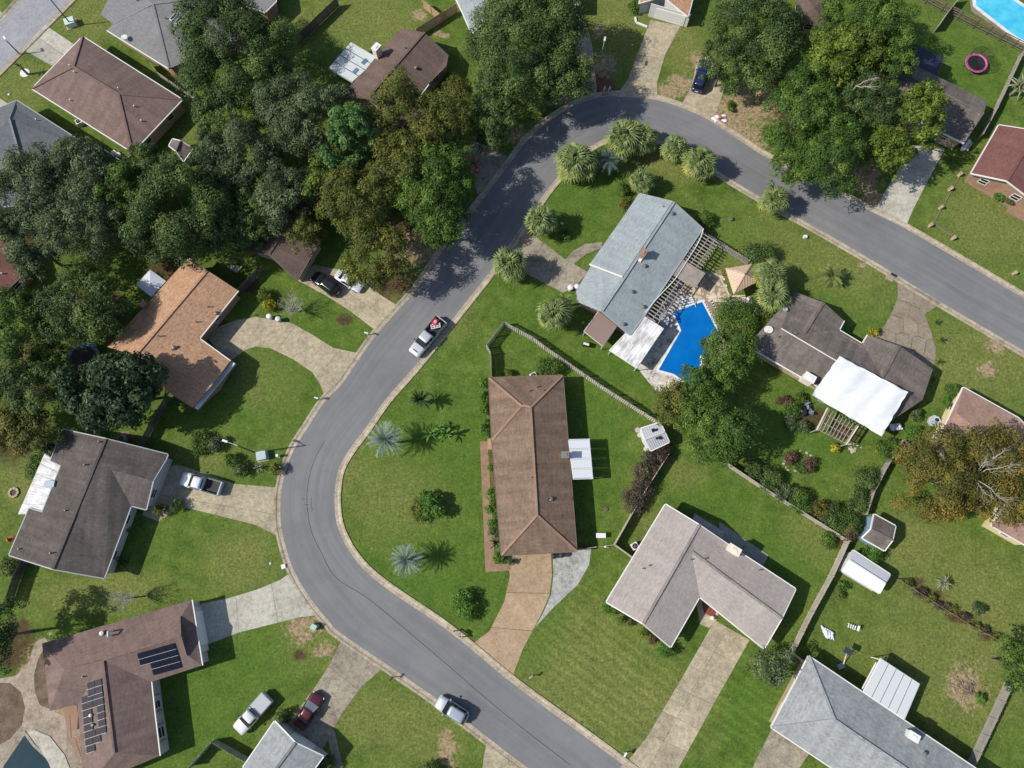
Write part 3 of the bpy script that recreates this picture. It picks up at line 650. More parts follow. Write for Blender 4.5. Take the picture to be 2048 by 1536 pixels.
def house(name, label, V, F, rm, wm, cap=None, capm=None, fas=None, fm=None, over=0.45, vents=(), hats=(), cat='house', win=True, capw=0.32, ventm=None):
    if cat == 'house': V = {k: (v[0], v[1], E + (v[2] - E) * PITCH if v[2] > E else v[2]) for k, v in V.items()}
    R = Roof(V, [list(f) for f in F]); b0 = R.V[R.loop[0]]
    root = thing(name, label, cat, (b0.x, b0.y, 0))
    ro = roof_mesh(R, rm, root)
    if cap: caps(R, cap, rm if capm in (None, m_cap_d) else capm, ro, capw)
    walls(R, wm, root, over, win)
    if fm: fascia(R, fas, fm, root)
    for v in vents: pipe(R, ro, *v[:2], h=v[2] if len(v) > 2 else 0.45, m=ventm)
    for v in hats: hat(R, ro, *v[:2])
    root['_r'] = len(ROOFS); ROOFS[len(ROOFS)] = (R, ro); return root, R, ro
def chimney(R, roof_or_root, px, py, sx, sy, h, m, m_cap, rz=0.0, pots=1):
    a = R.on(px, py, 0); b = MB().box(a + Vector((0, 0, h / 2 - 0.5)), (sx, sy, h + 1.0), rz); o = b.build('chimney', m, roof_or_root)
    if roof_or_root.type != 'MESH' or roof_or_root.parent is None or True:
        t_ = MB().box(a + Vector((0, 0, h + 0.06)), (sx + 0.16, sy + 0.16, 0.12), rz)
        t_.box(a + Vector((0, 0, h + 0.15)), (sx * 0.5, sy * 0.4, 0.1), rz)
        t_.build('chimney_cap', m_cap, roof_or_root)
    return o
def slab_panel(root, a, c, z0, z1, m, name, th=0.06, out=0.05):
    """upright panel between two ground points"""
    d = (c - a); d.z = 0; d.normalize(); n = Vector((d.y, -d.x, 0)); o = n * out; b = MB()
    b.bar(a + o + Vector((0, 0, (z0 + z1) / 2)), c + o + Vector((0, 0, (z0 + z1) / 2)), th, z1 - z0)
    return b.build(name, m, root)
def sheet_roof(name, label, cat, quad, z, m, m_post, ribs=4, rib_m=None, posts=True, rib_w=0.05, th=0.07, panels=True, group=None, gaph=0.012):
    """patio cover: quad = 4 pixel corners (z each or one); panels run from edge 0-1 to edge 3-2"""
    zs = z if isinstance(z, (list, tuple)) else [z] * 4
    Q = [W(x, y, zz) for (x, y), zz in zip(quad, zs)]
    root = thing(name, label, cat, (Q[0].x, Q[0].y, 0), group=group)
    dn = Vector((0, 0, -th))
    for i in range(ribs):
        f0, f1 = i / ribs + gaph, (i + 1) / ribs - gaph
        A, B, D, E = Q[0].lerp(Q[1], f0), Q[0].lerp(Q[1], f1), Q[3].lerp(Q[2], f1), Q[3].lerp(Q[2], f0)
        P = [A, B, D, E]
        if (B - A).cross(D - A).z < 0: P = [A, E, D, B]
        b = MB(); b.poly(P); b.poly([v + dn for v in P[::-1]])
        for k in range(4): b.poly([P[k] + dn, P[(k + 1) % 4] + dn, P[(k + 1) % 4], P[k]])
        b.build('roof_panel', m, root)
    for i in range(1, ribs):
        MB().bar(Q[0].lerp(Q[1], i / ribs) + Vector((0, 0, -th)), Q[3].lerp(Q[2], i / ribs) + Vector((0, 0, -th)), rib_w + 0.1, 0.05).build('rib', rib_m or m_trimg, root)
    fr = MB()
    for k in range(4): fr.bar(Q[k] + Vector((0, 0, -th - 0.08)), Q[(k + 1) % 4] + Vector((0, 0, -th - 0.08)), 0.1, 0.14)
    fr.build('frame', m_post, root)
    if posts:
        for k in range(4):
            cen = (Q[0] + Q[1] + Q[2] + Q[3]) / 4; a = Q[k].lerp(cen, 0.05)
            MB().bar((a.x, a.y, 0), (a.x, a.y, a.z - th - 0.1), 0.1, 0.1).build('post', m_post, root)
    return root, Q
s_br = shingle('brown_shingle', (0.125, 0.086, 0.074), (0.225, 0.16, 0.14))
s_br2 = shingle('dark_brown_shingle', (0.095, 0.066, 0.056), (0.175, 0.125, 0.105))
s_or = shingle('rust_shingle', (0.2, 0.108, 0.062), (0.56, 0.35, 0.222), grain=1.3, stain=0.08)
s_dk = shingle('charcoal_shingle', (0.066, 0.056, 0.052), (0.145, 0.125, 0.116), stain=0.28)
s_tile = shingle('brown_tile', (0.116, 0.08, 0.058), (0.262, 0.184, 0.132), course=0.3, rows=0.8, grain=0.9, stain=0.25, cell=0.28)
s_gb = shingle('grey_blue_shingle', (0.19, 0.225, 0.235), (0.35, 0.39, 0.40), stain=0.12)
s_gy = shingle('warm_grey_shingle', (0.10, 0.085, 0.075), (0.215, 0.185, 0.165), stain=0.28)
s_lt = shingle('pale_taupe_shingle', (0.235, 0.205, 0.185), (0.40, 0.36, 0.335), stain=0.1)
s_g2 = shingle('silver_shingle', (0.17, 0.18, 0.185), (0.38, 0.395, 0.40), grain=0.8, stain=0.15)
s_sl = shingle('slate_shingle', (0.085, 0.095, 0.105), (0.155, 0.165, 0.178), stain=0.12)
s_mg = shingle('mid_grey_shingle', (0.13, 0.13, 0.132), (0.235, 0.235, 0.235), stain=0.1)
s_rb = shingle('red_brown_shingle', (0.12, 0.052, 0.045), (0.2, 0.095, 0.085), stain=0.15)
s_pk = shingle('pink_tan_shingle', (0.2, 0.12, 0.09), (0.44, 0.29, 0.235), grain=1.2, stain=0.12)
E, RZ, PITCH = 2.7, 4.9, 0.66
# 1 brown hip roof, top left
h1, R1, r1 = house('house', 'house with plain brown hipped roof and white gutters near the side road', dict(A=(165, 73, E), B=(364, 199, E), C=(265, 304, E), D=(64, 177, E), P=(147, 134, 5.3), Q=(237, 188, 5.3)),
    [['A', 'D', 'P'], ['A', 'P', 'Q', 'B'], ['B', 'Q', 'C'], ['C', 'Q', 'P', 'D']], s_br, m_brt, [('A', 'P'), ('D', 'P'), ('B', 'Q'), ('C', 'Q'), ('P', 'Q')], s_br, None, m_trimw,
    vents=[(141, 133), (150, 146), (142, 202), (270, 214), (284, 243), (238, 178)], ventm=m_ventw)
# 2 pale grey roof, top left behind
h2, R2, r2 = house('house', 'house with light grey hipped roof and twin skylights half under the big oak', dict(A=(201, 29, E), B=(240, -50, E), D=(480, -40, E), F=(500, 70, E), G=(338, 137, E), H=(214, 60, E), I=(227, 48, E), P=(306, 8, 5.2), Q=(420, -5, 5.2), K=(222, 52, 2.9)),
    [['A', 'I', 'P', 'B'], ['I', 'H', 'P'], ['H', 'G', 'P'], ['P', 'G', 'F', 'Q'], ['B', 'P', 'Q', 'D'], ['Q', 'F', 'D']], s_mg, m_brw, [('P', 'I'), ('P', 'G'), ('P', 'Q')], s_mg, [('H', 'G')], m_trimw, vents=[(275, 2), (348, 12), (333, 38)])
for k, (x, y) in enumerate(((341, 41), (351, 48))):
    a = R2.on(x, y, 0.03); c = R2.on(x + 13, y - 13, 0.03); q = MB().bar(a, c, 0.5, 0.16).build('skylight', m_ventw, r2); MB().bar(a.lerp(c, 0.1) + Vector((0, 0, 0.09)), a.lerp(c, 0.9) + Vector((0, 0, 0.09)), 0.34, 0.03).build('pane', m_glass, r2)
# 3 slate roof, left edge
h3, R3, r3 = house('house', 'house with stepped slate blue roof at the left edge of the view', dict(A=(33, 201, E), B=(190, 301, E), D=(128, 400, E), G=(-60, 420, E), F=(-60, 240, E), P=(19, 238, 4.6), Q=(42, 320, 5.2), T=(-40, 300, 5.0)),
    [['A', 'P', 'Q', 'B'], ['B', 'Q', 'D'], ['A', 'F', 'P'], ['P', 'F', 'T', 'Q'], ['Q', 'T', 'G', 'D'], ['T', 'F', 'G']], s_sl, m_brt, [('P', 'Q'), ('Q', 'B')], s_mg, None, m_trimg, vents=[(74, 241), (115, 284), (26, 336)], ventm=m_ventw)
R3c = MB().tube(R3.on(72, 328), R3.on(86, 314, 0.1), 0.35, 0.35, 8).build('turbine_vent', m_vent, r3)
# 4 brown gable with chimney, top centre
h4, R4, r4 = house('house', 'brown gable house with tall white brick chimney and metal patio roof', dict(A=(801, 56, E), B=(680, 196, E), P=(849, 65, 4.7), Q=(735, 197, 4.7), D=(897, 110, E), G=(800, 245, E), G2=(857, 168, E), D2=(893, 132, E)),
    [['A', 'B', 'Q', 'P'], ['P', 'Q', 'G', 'G2', 'D2', 'D']], s_br2, m_brt, [('P', 'Q')], m_cap_d, [('G', 'G2')], m_trimw, vents=[(811, 97)], hats=[(832, 137)])
m_wbrick = mat('white_brick', (0.62, 0.56, 0.47), 0.85, 0.2, 4, 24)
chimney(R4, r4, 757, 112, 1.2, 0.8, 1.9, m_wbrick, m_trimw, 0.95)
h4b, R4b, r4b = house('house', 'low brown roofed house under the olive tree beside the curve', dict(A=(780, 215, E), B=(899, 215, E), D=(890, 262, E), G=(740, 262, E), P=(770, 238, 3.8), Q=(900, 238, 3.8)), [['A', 'P', 'Q', 'B'], ['P', 'G', 'D', 'Q']], s_br2, m_brt, [('P', 'Q')], m_cap_d, [('B', 'Q')], m_trimw)
sheet_roof('patio_cover', 'weathered silver metal patio roof beside the white brick chimney', 'patio cover', [(657, 136), (702, 84), (757, 116), (704, 164)], [2.4, 2.4, 2.75, 2.75], metalroof('silver_metal', (0.46, 0.49, 0.49), 0.12, (0.3, 0.27, 0.22)), m_trimg, 4, m_cap_d)
for x, y in ((729, 123), (711, 142)):
    a = W(x, y, 2.72); MB().box(a + Vector((0, 0, 0.02)), (1.0, 0.6, 0.03), 0.9).build('skylight', mat('blue_sheet', (0.1, 0.16, 0.25), 0.4), h4)
# 5 white gable house, top centre
h5, R5, r5 = house('house', 'house with grey shingle roof and long white gable wall at the top edge', dict(A=(912, -5, E), B=(944, 66, E), P=(975, 40, 3.9), Q=(955, -50, 3.9), D=(1030, 30, E), G=(1020, -70, E), A2=(890, -50, E)), [['A', 'B', 'P', 'Q', 'A2'], ['P', 'D', 'G', 'Q']], s_gb, m_sidw, [('P', 'Q')], s_gb, None, m_trimw)
h5b, R5b, r5b = house('house', 'grey roofed house corner showing past the dark oak at the top edge', dict(A=(1030, -30, E), B=(1080, 2, E), D=(1158, 8, E), G=(1160, -60, E), P=(1080, -30, 4.4), Q=(1140, -40, 4.4)), [['A', 'B', 'P'], ['B', 'D', 'Q', 'P'], ['D', 'G', 'Q'], ['A', 'P', 'Q', 'G']], s_mg, m_brw, None, None, None, m_trimw)
# 6 garage house, top centre right
h6, R6, r6 = house('house', 'house with brown roof and white double garage facing the curve', dict(A=(1330, -6, 2.9), B=(1376, 32, 2.7), D=(1400, -60, 2.7), P=(1326, -8, 3.4), Q=(1350, -60, 4.2), G=(1278, 6, 2.7), K=(1300, -60, 2.7)), [['P', 'B', 'D', 'Q'], ['P', 'Q', 'K', 'G']], s_or, m_sidw, None, None, None, m_trimw, over=0.25, win=False)
gq = [W(1306, 18, 0), W(1370, 44, 0)]
slab_panel(h6, W(1296, 32), W(1373, 54), 0.0, 2.6, m_sidw, 'garage_wall', 0.12, 0.0)
gd = slab_panel(h6, W(1308, 35.5), W(1366, 52), 0.05, 2.15, m_gar, 'garage_door', 0.08, 0.09)
for k in range(1, 4): slab_panel(h6, W(1308, 35.5), W(1366, 52), 0.05 + k * 0.525 - 0.015, 0.05 + k * 0.525 + 0.015, m_trimg, 'panel_groove', 0.03, 0.13)
# 7 grey-brown gable under trees, right
h7, R7, r7 = house('house', 'grey brown gable house half under the trees beside the navy patio roof', dict(A=(1792, 112, E), B=(1975, 202, E), P=(1775, 130, 4.3), Q=(1967, 228, 4.3), D=(1929, 286, E), G=(1745, 195, E)), [['P', 'Q', 'B', 'A'], ['G', 'D', 'Q', 'P']], s_gy, m_brt, [('P', 'Q')], m_cap_d, [('G', 'D')], m_trimw, vents=[(1862, 166)])
slab_panel(h7, W(1872, 272), W(1905, 290), 0.05, 2.1, mat('green_door', (0.2, 0.33, 0.24), 0.6, 0.3), 'garage_door', 0.08, 0.5)
sheet_roof('patio_cover', 'flat navy blue patio roof at the back of the grey brown house', 'patio cover', [(1822, 84), (1888, 116), (1871, 160), (1810, 128)], 2.7, mat('navy_sheet', (0.02, 0.025, 0.05), 0.5, 0.1), m_trimb, 3, m_cap_d)
# 8 red brown roof, right edge
h8, R8, r8 = house('house', 'red brown roofed brick house with white gable trim at the right edge', dict(A=(1998, 250, E), B=(1943, 346, E), P=(2014, 361, 4.8), Q=(2075, 262, 4.8), D=(2085, 415, E), G=(2150, 320, E)), [['A', 'B', 'P', 'Q'], ['P', 'D', 'G', 'Q']], s_rb, m_brw, [('P', 'Q')], s_rb, None, m_trimw)
pave('porch', [(2010, 425), (2022, 404), (2060, 420), (2060, 450)], m_brick, z=0.12)
pave('porch', [(1936, 368), (1945, 360), (2030, 405), (2022, 418)], m_brick, z=0.04)
# 9 rust L-shaped house
h9, R9, r9 = house('house', 'L shaped house with speckled rust orange shingle roof', dict(A=(378, 514, E), P=(415, 541, 4.6), B=(476, 581, E), I=(398, 677, E), J=(460, 722, E), G=(424, 770, 4.3), K=(384, 815, E), M=(306, 764, E), Z=(258, 728, E), Q=(271, 711, 4.6), X=(215, 694, E), V=(322, 708, 4.3)),
    [['A', 'X', 'Q', 'P'], ['P', 'Q', 'V', 'I', 'B'], ['I', 'V', 'G', 'J'], ['V', 'M', 'K', 'G'], ['Q', 'Z', 'M', 'V']], s_or, m_brw, [('P', 'Q')], m_cap_d, [('B', 'I'), ('I', 'J')], m_trimw, vents=[(417, 614), (442, 622), (393, 644), (345, 700), (318, 672)], hats=[(433, 627), (349, 695)])
MB().bar(R9.V['J'] + Vector((0.35, -0.1, -0.45)), R9.V['K'] + Vector((0.35, -0.1, -0.45)), 0.55, 0.25).build('gable_board', mat('pale_blue_trim', (0.42, 0.5, 0.55), 0.6), h9)
slab_panel(h9, W(474, 728), W(400, 818), 0.0, 2.3, m_brw, 'garage_wall', 0.15, 0.0)
chimney(R9, r9, 292, 612, 0.7, 0.5, 1.0, m_brw, m_brw, 0.9)
# 10 charcoal house
h10, R10, r10 = house('house', 'charcoal shingle house with a long ridge and white stained patio roof', dict(A=(125, 859, E), P=(212, 878, 5.0), B=(335, 909, E), N2=(332, 918, E), O=(306, 961, 4.55), M=(292, 1019, E), L_=(262, 1011, E), K=(208, 1156, E), Q=(106, 1138, 5.0), G=(18, 1110, E), V=(223, 940, 4.72), F2=(58, 1017, E), F1=(101, 921, E), N1=(122, 931, 3.1), N3=(84, 1025, 3.1), P2=(198, 913, 5.0), Q3=(150, 1030, 5.0)),
    [['A', 'F1', 'N1', 'P2', 'P'], ['N1', 'N3', 'Q3', 'P2'], ['N3', 'F2', 'G', 'Q', 'Q3'], ['P', 'P2', 'V', 'N2', 'B'], ['N2', 'V', 'O'], ['V', 'L_', 'M', 'O'], ['P2', 'Q3', 'Q', 'K', 'L_', 'V']], s_dk, m_sidg, [('P', 'P2'), ('P2', 'Q3'), ('Q3', 'Q')], m_cap_d, None, m_trimg, vents=[(201, 884, .6), (172, 930, .6), (133, 1021, .5), (40, 1098, .5), (105, 1106, .7)])
sheet_roof('patio_cover', 'streaked white metal patio roof along the charcoal house', 'patio cover', [(89, 907), (36, 1028), (84, 1026), (124, 930)], [2.3, 2.3, 2.85, 2.85], metalroof('stained_white_metal', (0.56, 0.57, 0.59), 0.42, (0.2, 0.2, 0.2)), m_trimg, 6, m_trimg, rib_w=0.0, gaph=0.004)
a = W(104, 968, 2.7); MB().box(a + Vector((0, 0, 0.3)), (1.3, 0.8, 0.6), -0.05).build('roof_box', mat('bluegrey_metal', (0.3, 0.38, 0.45), 0.5), h10)
slab_panel(h10, W(308, 958), W(300, 1012), 0.05, 2.2, m_gar, 'garage_door', 0.08, 0.0)
# 11 solar house
h11, R11, r11 = house('house', 'brown shingle house with black solar panels at the lower left', dict(A=(84, 1287, E), B=(383, 1200, E), C=(404, 1331, E), D=(302, 1364, E), D2=(309, 1430, E), K=(319, 1512, E), M=(180, 1570, E), N=(165, 1548, E), O=(155, 1409, E), Z=(99, 1422, E), U=(128, 1340, 4.3), P=(361, 1272, 4.9), Pn=(360, 1236, 3.6), Ps=(373, 1310, 3.6), V=(206, 1320, 4.9), S2=(229, 1506, 5.0)),
    [['A', 'U', 'V', 'P', 'Pn', 'B'], ['B', 'Pn', 'P', 'Ps', 'C'], ['P', 'V', 'D', 'C', 'Ps'], ['A', 'Z', 'U'], ['U', 'Z', 'O', 'V'], ['V', 'O', 'N', 'S2'], ['V', 'S2', 'K', 'D2', 'D'], ['S2', 'N', 'M', 'K']], s_br, m_sidg, [('V', 'S2'), ('V', 'P')], m_cap_d, [('B', 'C'), ('D', 'D2'), ('D2', 'K')], m_trimw, over=0.25, win=False, vents=[(167, 1353)], capw=0.25)
R = R11; dz = Vector((0, 0, 0.02))
gab = MB(); A_, B_, C_ = R.on(360, 1233, 0.05), R.on(373, 1311, 0.05), R.V['P'] + Vector((0, 0, 0.05)); gab.bar(A_, C_, 0.2, 0.1); gab.bar(C_, B_, 0.2, 0.1); gab.build('ridge_cap', s_br, r11)
m_pv, t, p = nt('solar_cell'); p.inputs['Base Color'].default_value = (0.008, 0.01, 0.022, 1); p.inputs['Roughness'].default_value = 0.4; p.inputs['Specular IOR Level'].default_value = 0.15
m_pv_sheen, t, p = nt('solar_cell_sky_sheen'); p.inputs['Base Color'].default_value = (0.026, 0.025, 0.034, 1); p.inputs['Roughness'].default_value = 0.6; p.inputs['Specular IOR Level'].default_value = 0.12  # lighter cells: sky reflection on the west array put into the base colour
m_alu = mat('aluminium', (0.5, 0.5, 0.5), 0.6, 0.05)
def pv(R, quad, name='solar_panel', mm=None):
    Q = [R.on(x, y, 0.12) for x, y in quad]; dn = Vector((0, 0, -0.05)); b = MB()
    if (Q[1] - Q[0]).cross(Q[2] - Q[0]).z < 0: Q = Q[::-1]
    b.poly(Q)
    for k in range(4): b.poly([Q[k] + dn, Q[(k + 1) % 4] + dn, Q[(k + 1) % 4], Q[k]])
    return b.build(name, mm or m_pv, h11)
def lerp2(a, b_, f): return (a[0] + (b_[0] - a[0]) * f, a[1] + (b_[1] - a[1]) * f)
# array by the garage: rows of four, four, three, three
TL, TR, BL, BR = (275, 1307), (349, 1286), (286, 1352 + 6), (364, 1336)
for r_ in range(4):
    a0, a1 = lerp2(TL, (282, 1332), r_ / 2), lerp2(TR, (357, 1311), r_ / 2); b0, b1 = lerp2(TL, (282, 1332), (r_ + 0.9) / 2), lerp2(TR, (357, 1311), (r_ + 0.9) / 2)
    for k in range(1 if r_ > 1 else 0, 4):
        pv(R11, [lerp2(a0, a1, k / 4 + 0.004), lerp2(a0, a1, (k + 1) / 4 - 0.004), lerp2(b0, b1, (k + 1) / 4 - 0.004), lerp2(b0, b1, k / 4 + 0.004)])
    q0, q1 = lerp2(b0, b1, 0.25 if r_ > 1 else 0), b1
    if r_ < 3: MB().bar(R11.on(q0[0], q0[1] + 0.6, 0.12), R11.on(q1[0], q1[1] + 0.6, 0.12), 0.028, 0.03).build('solar_rail', m_alu, h11)
# array on the west slope: ten rows of two
for r_ in range(10):
    y0 = 1366 + r_ * 14.2; x0 = 174 + r_ * 1.25; sl2 = -0.33
    if r_ < 2: cols = [(0, 0.5), (0.5, 1)]; lx, w_ = x0 + 1, 29
    elif r_ < 8: cols = [(0, 0.5), (0.5, 1)]; lx, w_ = x0 - 13, 43
    elif r_ < 9: cols = [(0, 0.5), (0.5, 1)]; lx, w_ = x0 - 13, 31
    else: cols = [(0, 1)]; lx, w_ = x0 - 12, 17
    if r_ in (4, 5, 6): cols = [(0, 0.42), (0.66, 1)]
    for c0, c1 in cols:
        X0, X1 = lx + w_ * c0 + 0.4, lx + w_ * c1 - 0.4
        f = lambda x, y: (x, y + (x - lx) * sl2)
        pv(R11, [f(X0, y0), f(X1, y0), f(X1 + 1.1, y0 + 12.6), f(X0 + 1.1, y0 + 12.6)], mm=m_pv_sheen)
        MB().bar(R11.on(*f(X0, y0 + 13.4), 0.12), R11.on(*f(X1, y0 + 13.4), 0.12), 0.028, 0.03).build('solar_rail', m_alu, h11)
hat(R11, r11, 205, 1266, m_ventw, 0.28); hat(R11, r11, 183, 1430, m_ventw, 0.2); pipe(R11, r11, 187, 1449, 0.4, 0.16)
b = MB(); a = R11.on(225, 1262); b.tube(a, a + Vector((0, 0, 1.1)), 0.1, 0.1, 8); b.tube(a + Vector((0, -0.5, 0)), a + Vector((0, -0.5, 0.9)), 0.1, 0.1, 8); b.tube(a + Vector((0, 0.05, 1.05)), a + Vector((0, -0.55, 0.85)), 0.12, 0.12, 8); b.build('vent_pipe', m_ventw, r11)
# east wall of the wing, in full view
ew0, ew1 = W(316, 1356), W(338, 1500)
slab_panel(h11, ew1, ew0, 0.0, 2.5, m_sidg, 'wing_wall', 0.12, 0.0)
d = (ew0 - ew1).normalized(); nr = Vector((d.y, -d.x, 0)); m_shut = mat('pink_shutter', (0.4, 0.2, 0.2), 0.7, 0.15)
for f in (0.22, 0.62):
    c0 = ew0.lerp(ew1, f + 0.1) + nr * 0.06; wn_ = window(h11, c0, d, nr, 1.25, 1.5, 0.6, m_trimw)
    for s_ in (-1, 1):
        MB().bar(c0 + d * s_ * 0.95 + nr * 0.04 + Vector((0, 0, 0.6)), c0 + d * s_ * 0.95 + nr * 0.04 + Vector((0, 0, 2.1)), 0.42, 0.05).build('shutter', m_shut, h11)
ge0, ge1 = W(403, 1212), W(419, 1300)
slab_panel(h11, ge1, ge0, 0.0, 2.5, m_sidw, 'garage_wall', 0.12, -0.12)
slab_panel(h11, ge0.lerp(ge1, 0.85), ge0.lerp(ge1, 0.1), 0.05, 2.2, m_gar, 'garage_door', 0.08, 0.0)
# wooden steps at the back
st = thing('deck_stairs', 'brown wooden deck stairs behind the solar panel house', 'stairs', W(150, 1440)); m_deck = mat('deck_wood', (0.24, 0.15, 0.10), 0.85, 0.2)
for k in range(7): MB().bar(W(128 + k, 1420 + k * 7, 0.9), W(154 + k, 1412 + k * 7, 0.9), 0.4, 0.05).build('board', m_deck, st)
for k in range(6): MB().bar(W(136 + k * 4.5, 1482 + k * 6, 0.8 - 0.12 * k), W(160 + k * 2, 1474 + k * 7, 0.8 - 0.12 * k), 0.36, 0.05).build('step', m_deck, st)
for a_, b_ in (((139, 1430), (142, 1475)), ((150, 1478), (164, 1520))): MB().bar(W(*a_, 1.6), W(*b_, 1.4), 0.1, 0.1).build('handrail', m_deck, st)
# 12 silver roof, bottom
h12, R12, r12 = house('house', 'silver grey roofed house with pale blue garage front at the bottom edge', dict(A=(549, 1443, E), P=(590, 1486, 4.2), B=(646, 1513, E), D=(590, 1590, E), Q=(535, 1560, 4.2), G=(486, 1535, E), T=(560, 1462, 3.3)), [['A', 'G', 'Q', 'P'], ['P', 'Q', 'D', 'B']], s_g2, m_sidg, [('P', 'Q')], s_mg, None, m_trimw, over=0.25, win=False)
slab_panel(h12, W(655, 1508), W(566, 1446), 0, 2.4, mat('pale_blue_wall', (0.5, 0.57, 0.66), 0.7, 0.05), 'garage_wall', 0.12, 0.0)
slab_panel(h12, W(640, 1499), W(590, 1464), 0.05, 2.1, m_gar, 'garage_door', 0.08, 0.1)
# 13 central brown tile hip house
h13, R13, r13 = house('house', 'long brown tiled hip roof house at the centre of the lawn', dict(A=(978, 756, E), B=(1125, 751, E), D=(1153, 1102, E), G=(1003, 1110, E), W1=(984, 880, E), P=(1043, 812, 5.1), Q=(1061, 815, 5.35), T=(1074, 1030, 5.2), M=(1055, 812, 5.3)),
    [['A', 'P', 'M', 'Q', 'B'], ['A', 'W1', 'P'], ['P', 'W1', 'M'], ['M', 'W1', 'G', 'T', 'Q'], ['G', 'D', 'T'], ['B', 'Q', 'T', 'D']], s_tile, m_brt, [('A', 'P'), ('P', 'W1'), ('B', 'Q'), ('Q', 'T'), ('T', 'G'), ('T', 'D'), ('P', 'M'), ('M', 'Q')], shingle('tan_tile_cap', (0.24, 0.145, 0.1), (0.36, 0.235, 0.165)), None, m_trimb,
    vents=[(1074, 774, .5), (1059, 782), (1087, 781), (1094, 998, .6), (1063, 955, .3)], hats=[(1102, 998)], capw=0.3)
chimney(R13, r13, 1129, 912, 0.9, 0.7, 1.2, m_brt, mat('dark_cap', (0.15, 0.155, 0.15), 0.8), 0.0)
MB().bar(R13.on(1100, 997, 0.02), R13.on(1145, 997, 0.02), 0.5, 0.08).build('ridge_cap', s_tile, r13)
sheet_roof('patio_cover', 'bright white ribbed patio roof behind the central brown tiled house', 'patio cover', [(1136, 879), (1147, 958), (1186, 957), (1179, 878)], [2.75, 2.75, 2.5, 2.5], metalroof('clean_white_metal', (0.55, 0.58, 0.62), 0.05, (0.42, 0.45, 0.49)), m_trimw, 4, m_trimw, gaph=0.02)
# front bed and porch rail
pave('flower_bed', [(986, 896), (978, 900), (990, 1000), (1000, 1000)], mat('red_mulch', (0.13, 0.06, 0.04), 0.95, 0.4, 5, 20), z=0.022)
# 14 grey-blue house by the pool
h14, R14, r14 = house('house', 'grey blue shingle gable house beside the deep blue pool', dict(A=(1279, 388, E), P=(1347, 404, 4.7), B=(1405, 457, E), D=(1289, 630, E), D3=(1260, 669, E), Q=(1203, 621, 4.7), F=(1156, 602, 2.6), F0=(1154, 582, 2.6), S1=(1184, 532, 2.6), S2=(1247, 556, 4.68)), [['A', 'S1', 'S2', 'P'], ['S1', 'F0', 'F', 'Q', 'S2'], ['P', 'S2', 'Q', 'D3', 'D', 'B']], s_gb, m_brw, [('P', 'S2'), ('S2', 'Q')], s_gb, None, m_trimg, vents=[(1326, 415), (1285, 533, .3)], hats=[(1344, 428), (1289, 533), (1264, 584), (1286, 614), (1246, 649)], capw=0.5)
# raised upper half of the front slope
Rb = Roof(dict(A=(1280, 386, 2.95), S1=(1179, 529, 2.95), S2=(1245, 554, 4.2), P=(1346, 402, 4.2)), [['A', 'S1', 'S2', 'P']])
roof_mesh(Rb, s_gb, h14, 0.22, 'upper_roof'); MB().bar(Rb.V['S1'] + Vector((0, 0, -0.02)), Rb.V['S2'] + Vector((0, 0, -0.02)), 0.16, 0.2).build('fascia', m_trimw, h14)
ch = chimney(R14, r14, 1284, 512, 0.9, 0.7, 1.2, m_brw, m_brw, 1.0)
a = R14.on(1279, 514, 0.02); MB().box(a, (1.2, 1.0, 0.1), 1.0).build('flashing', m_trimw, r14)
sheet_roof('lean_to', 'small brown ribbed metal lean-to roof at the end of the grey blue house', 'lean-to', [(1168, 662), (1206, 692), (1234, 652), (1197, 622)], [2.2, 2.2, 2.5, 2.5], metalroof('brown_metal', (0.235, 0.165, 0.14), 0.0), m_sidw, 12, m_trimb, gaph=0.006)
sheet_roof('patio_cover', 'mottled white patio roof with dark stains by the pool', 'patio cover', [(1219, 700), (1274, 736), (1328, 657), (1286, 630)], [2.45, 2.45, 2.6, 2.6], metalroof('mottled_white', (0.66, 0.65, 0.64), 0.36, (0.2, 0.195, 0.185)), m_trimw, 4, m_trimw, rib_w=0, gaph=0.004)
# gazebo
ga = thing('gazebo', 'tan metal pavilion roof standing by the palms at the pool', 'gazebo', (W(1483, 562).x, W(1483, 562).y, 0)); m_tan = mat('tan_metal', (0.44, 0.33, 0.24), 0.55, 0.08)
GQ = [W(1451, 537, 2.4), W(1503, 528, 2.4), W(1515, 563, 2.4), W(1467, 588, 2.4)]; GA = W(1490, 548, 3.4)
for k in range(4):
    A, B = GQ[k], GQ[(k + 1) % 4]; b = MB(); q = [A, B, GA]
    if (B - A).cross(GA - A).z < 0: q = [B, A, GA]
    b.poly(q); b.poly([v + Vector((0, 0, -0.06)) for v in q[::-1]]); b.poly([A + Vector((0, 0, -0.06)), B + Vector((0, 0, -0.06)), B, A]); ro = b.build('roof_panel', m_tan, ga)
    for j in range(1, 9):
        f = j / 9; s0 = A.lerp(B, f); e0 = GA.lerp(A if f < .5 else B, abs(f - 0.5) * 2); MB().bar(s0 + Vector((0, 0, .02)), e0 + Vector((0, 0, .02)), 0.05, 0.05).build('rib', m_tan, ro)
    MB().bar(A + Vector((0, 0, .03)), GA + Vector((0, 0, .03)), 0.16, 0.06).build('hip_cap', m_tan, ga)
    c_ = A.lerp(GA, 0.08); MB().bar((c_.x, c_.y, 0), (c_.x, c_.y, 2.4), 0.12, 0.12).build('post', m_trimb, ga)
MB().lathe(GA, [(0.12, 0), (0.1, 0.15), (0.01, 0.25)], 8).build('finial', m_vent, ga)
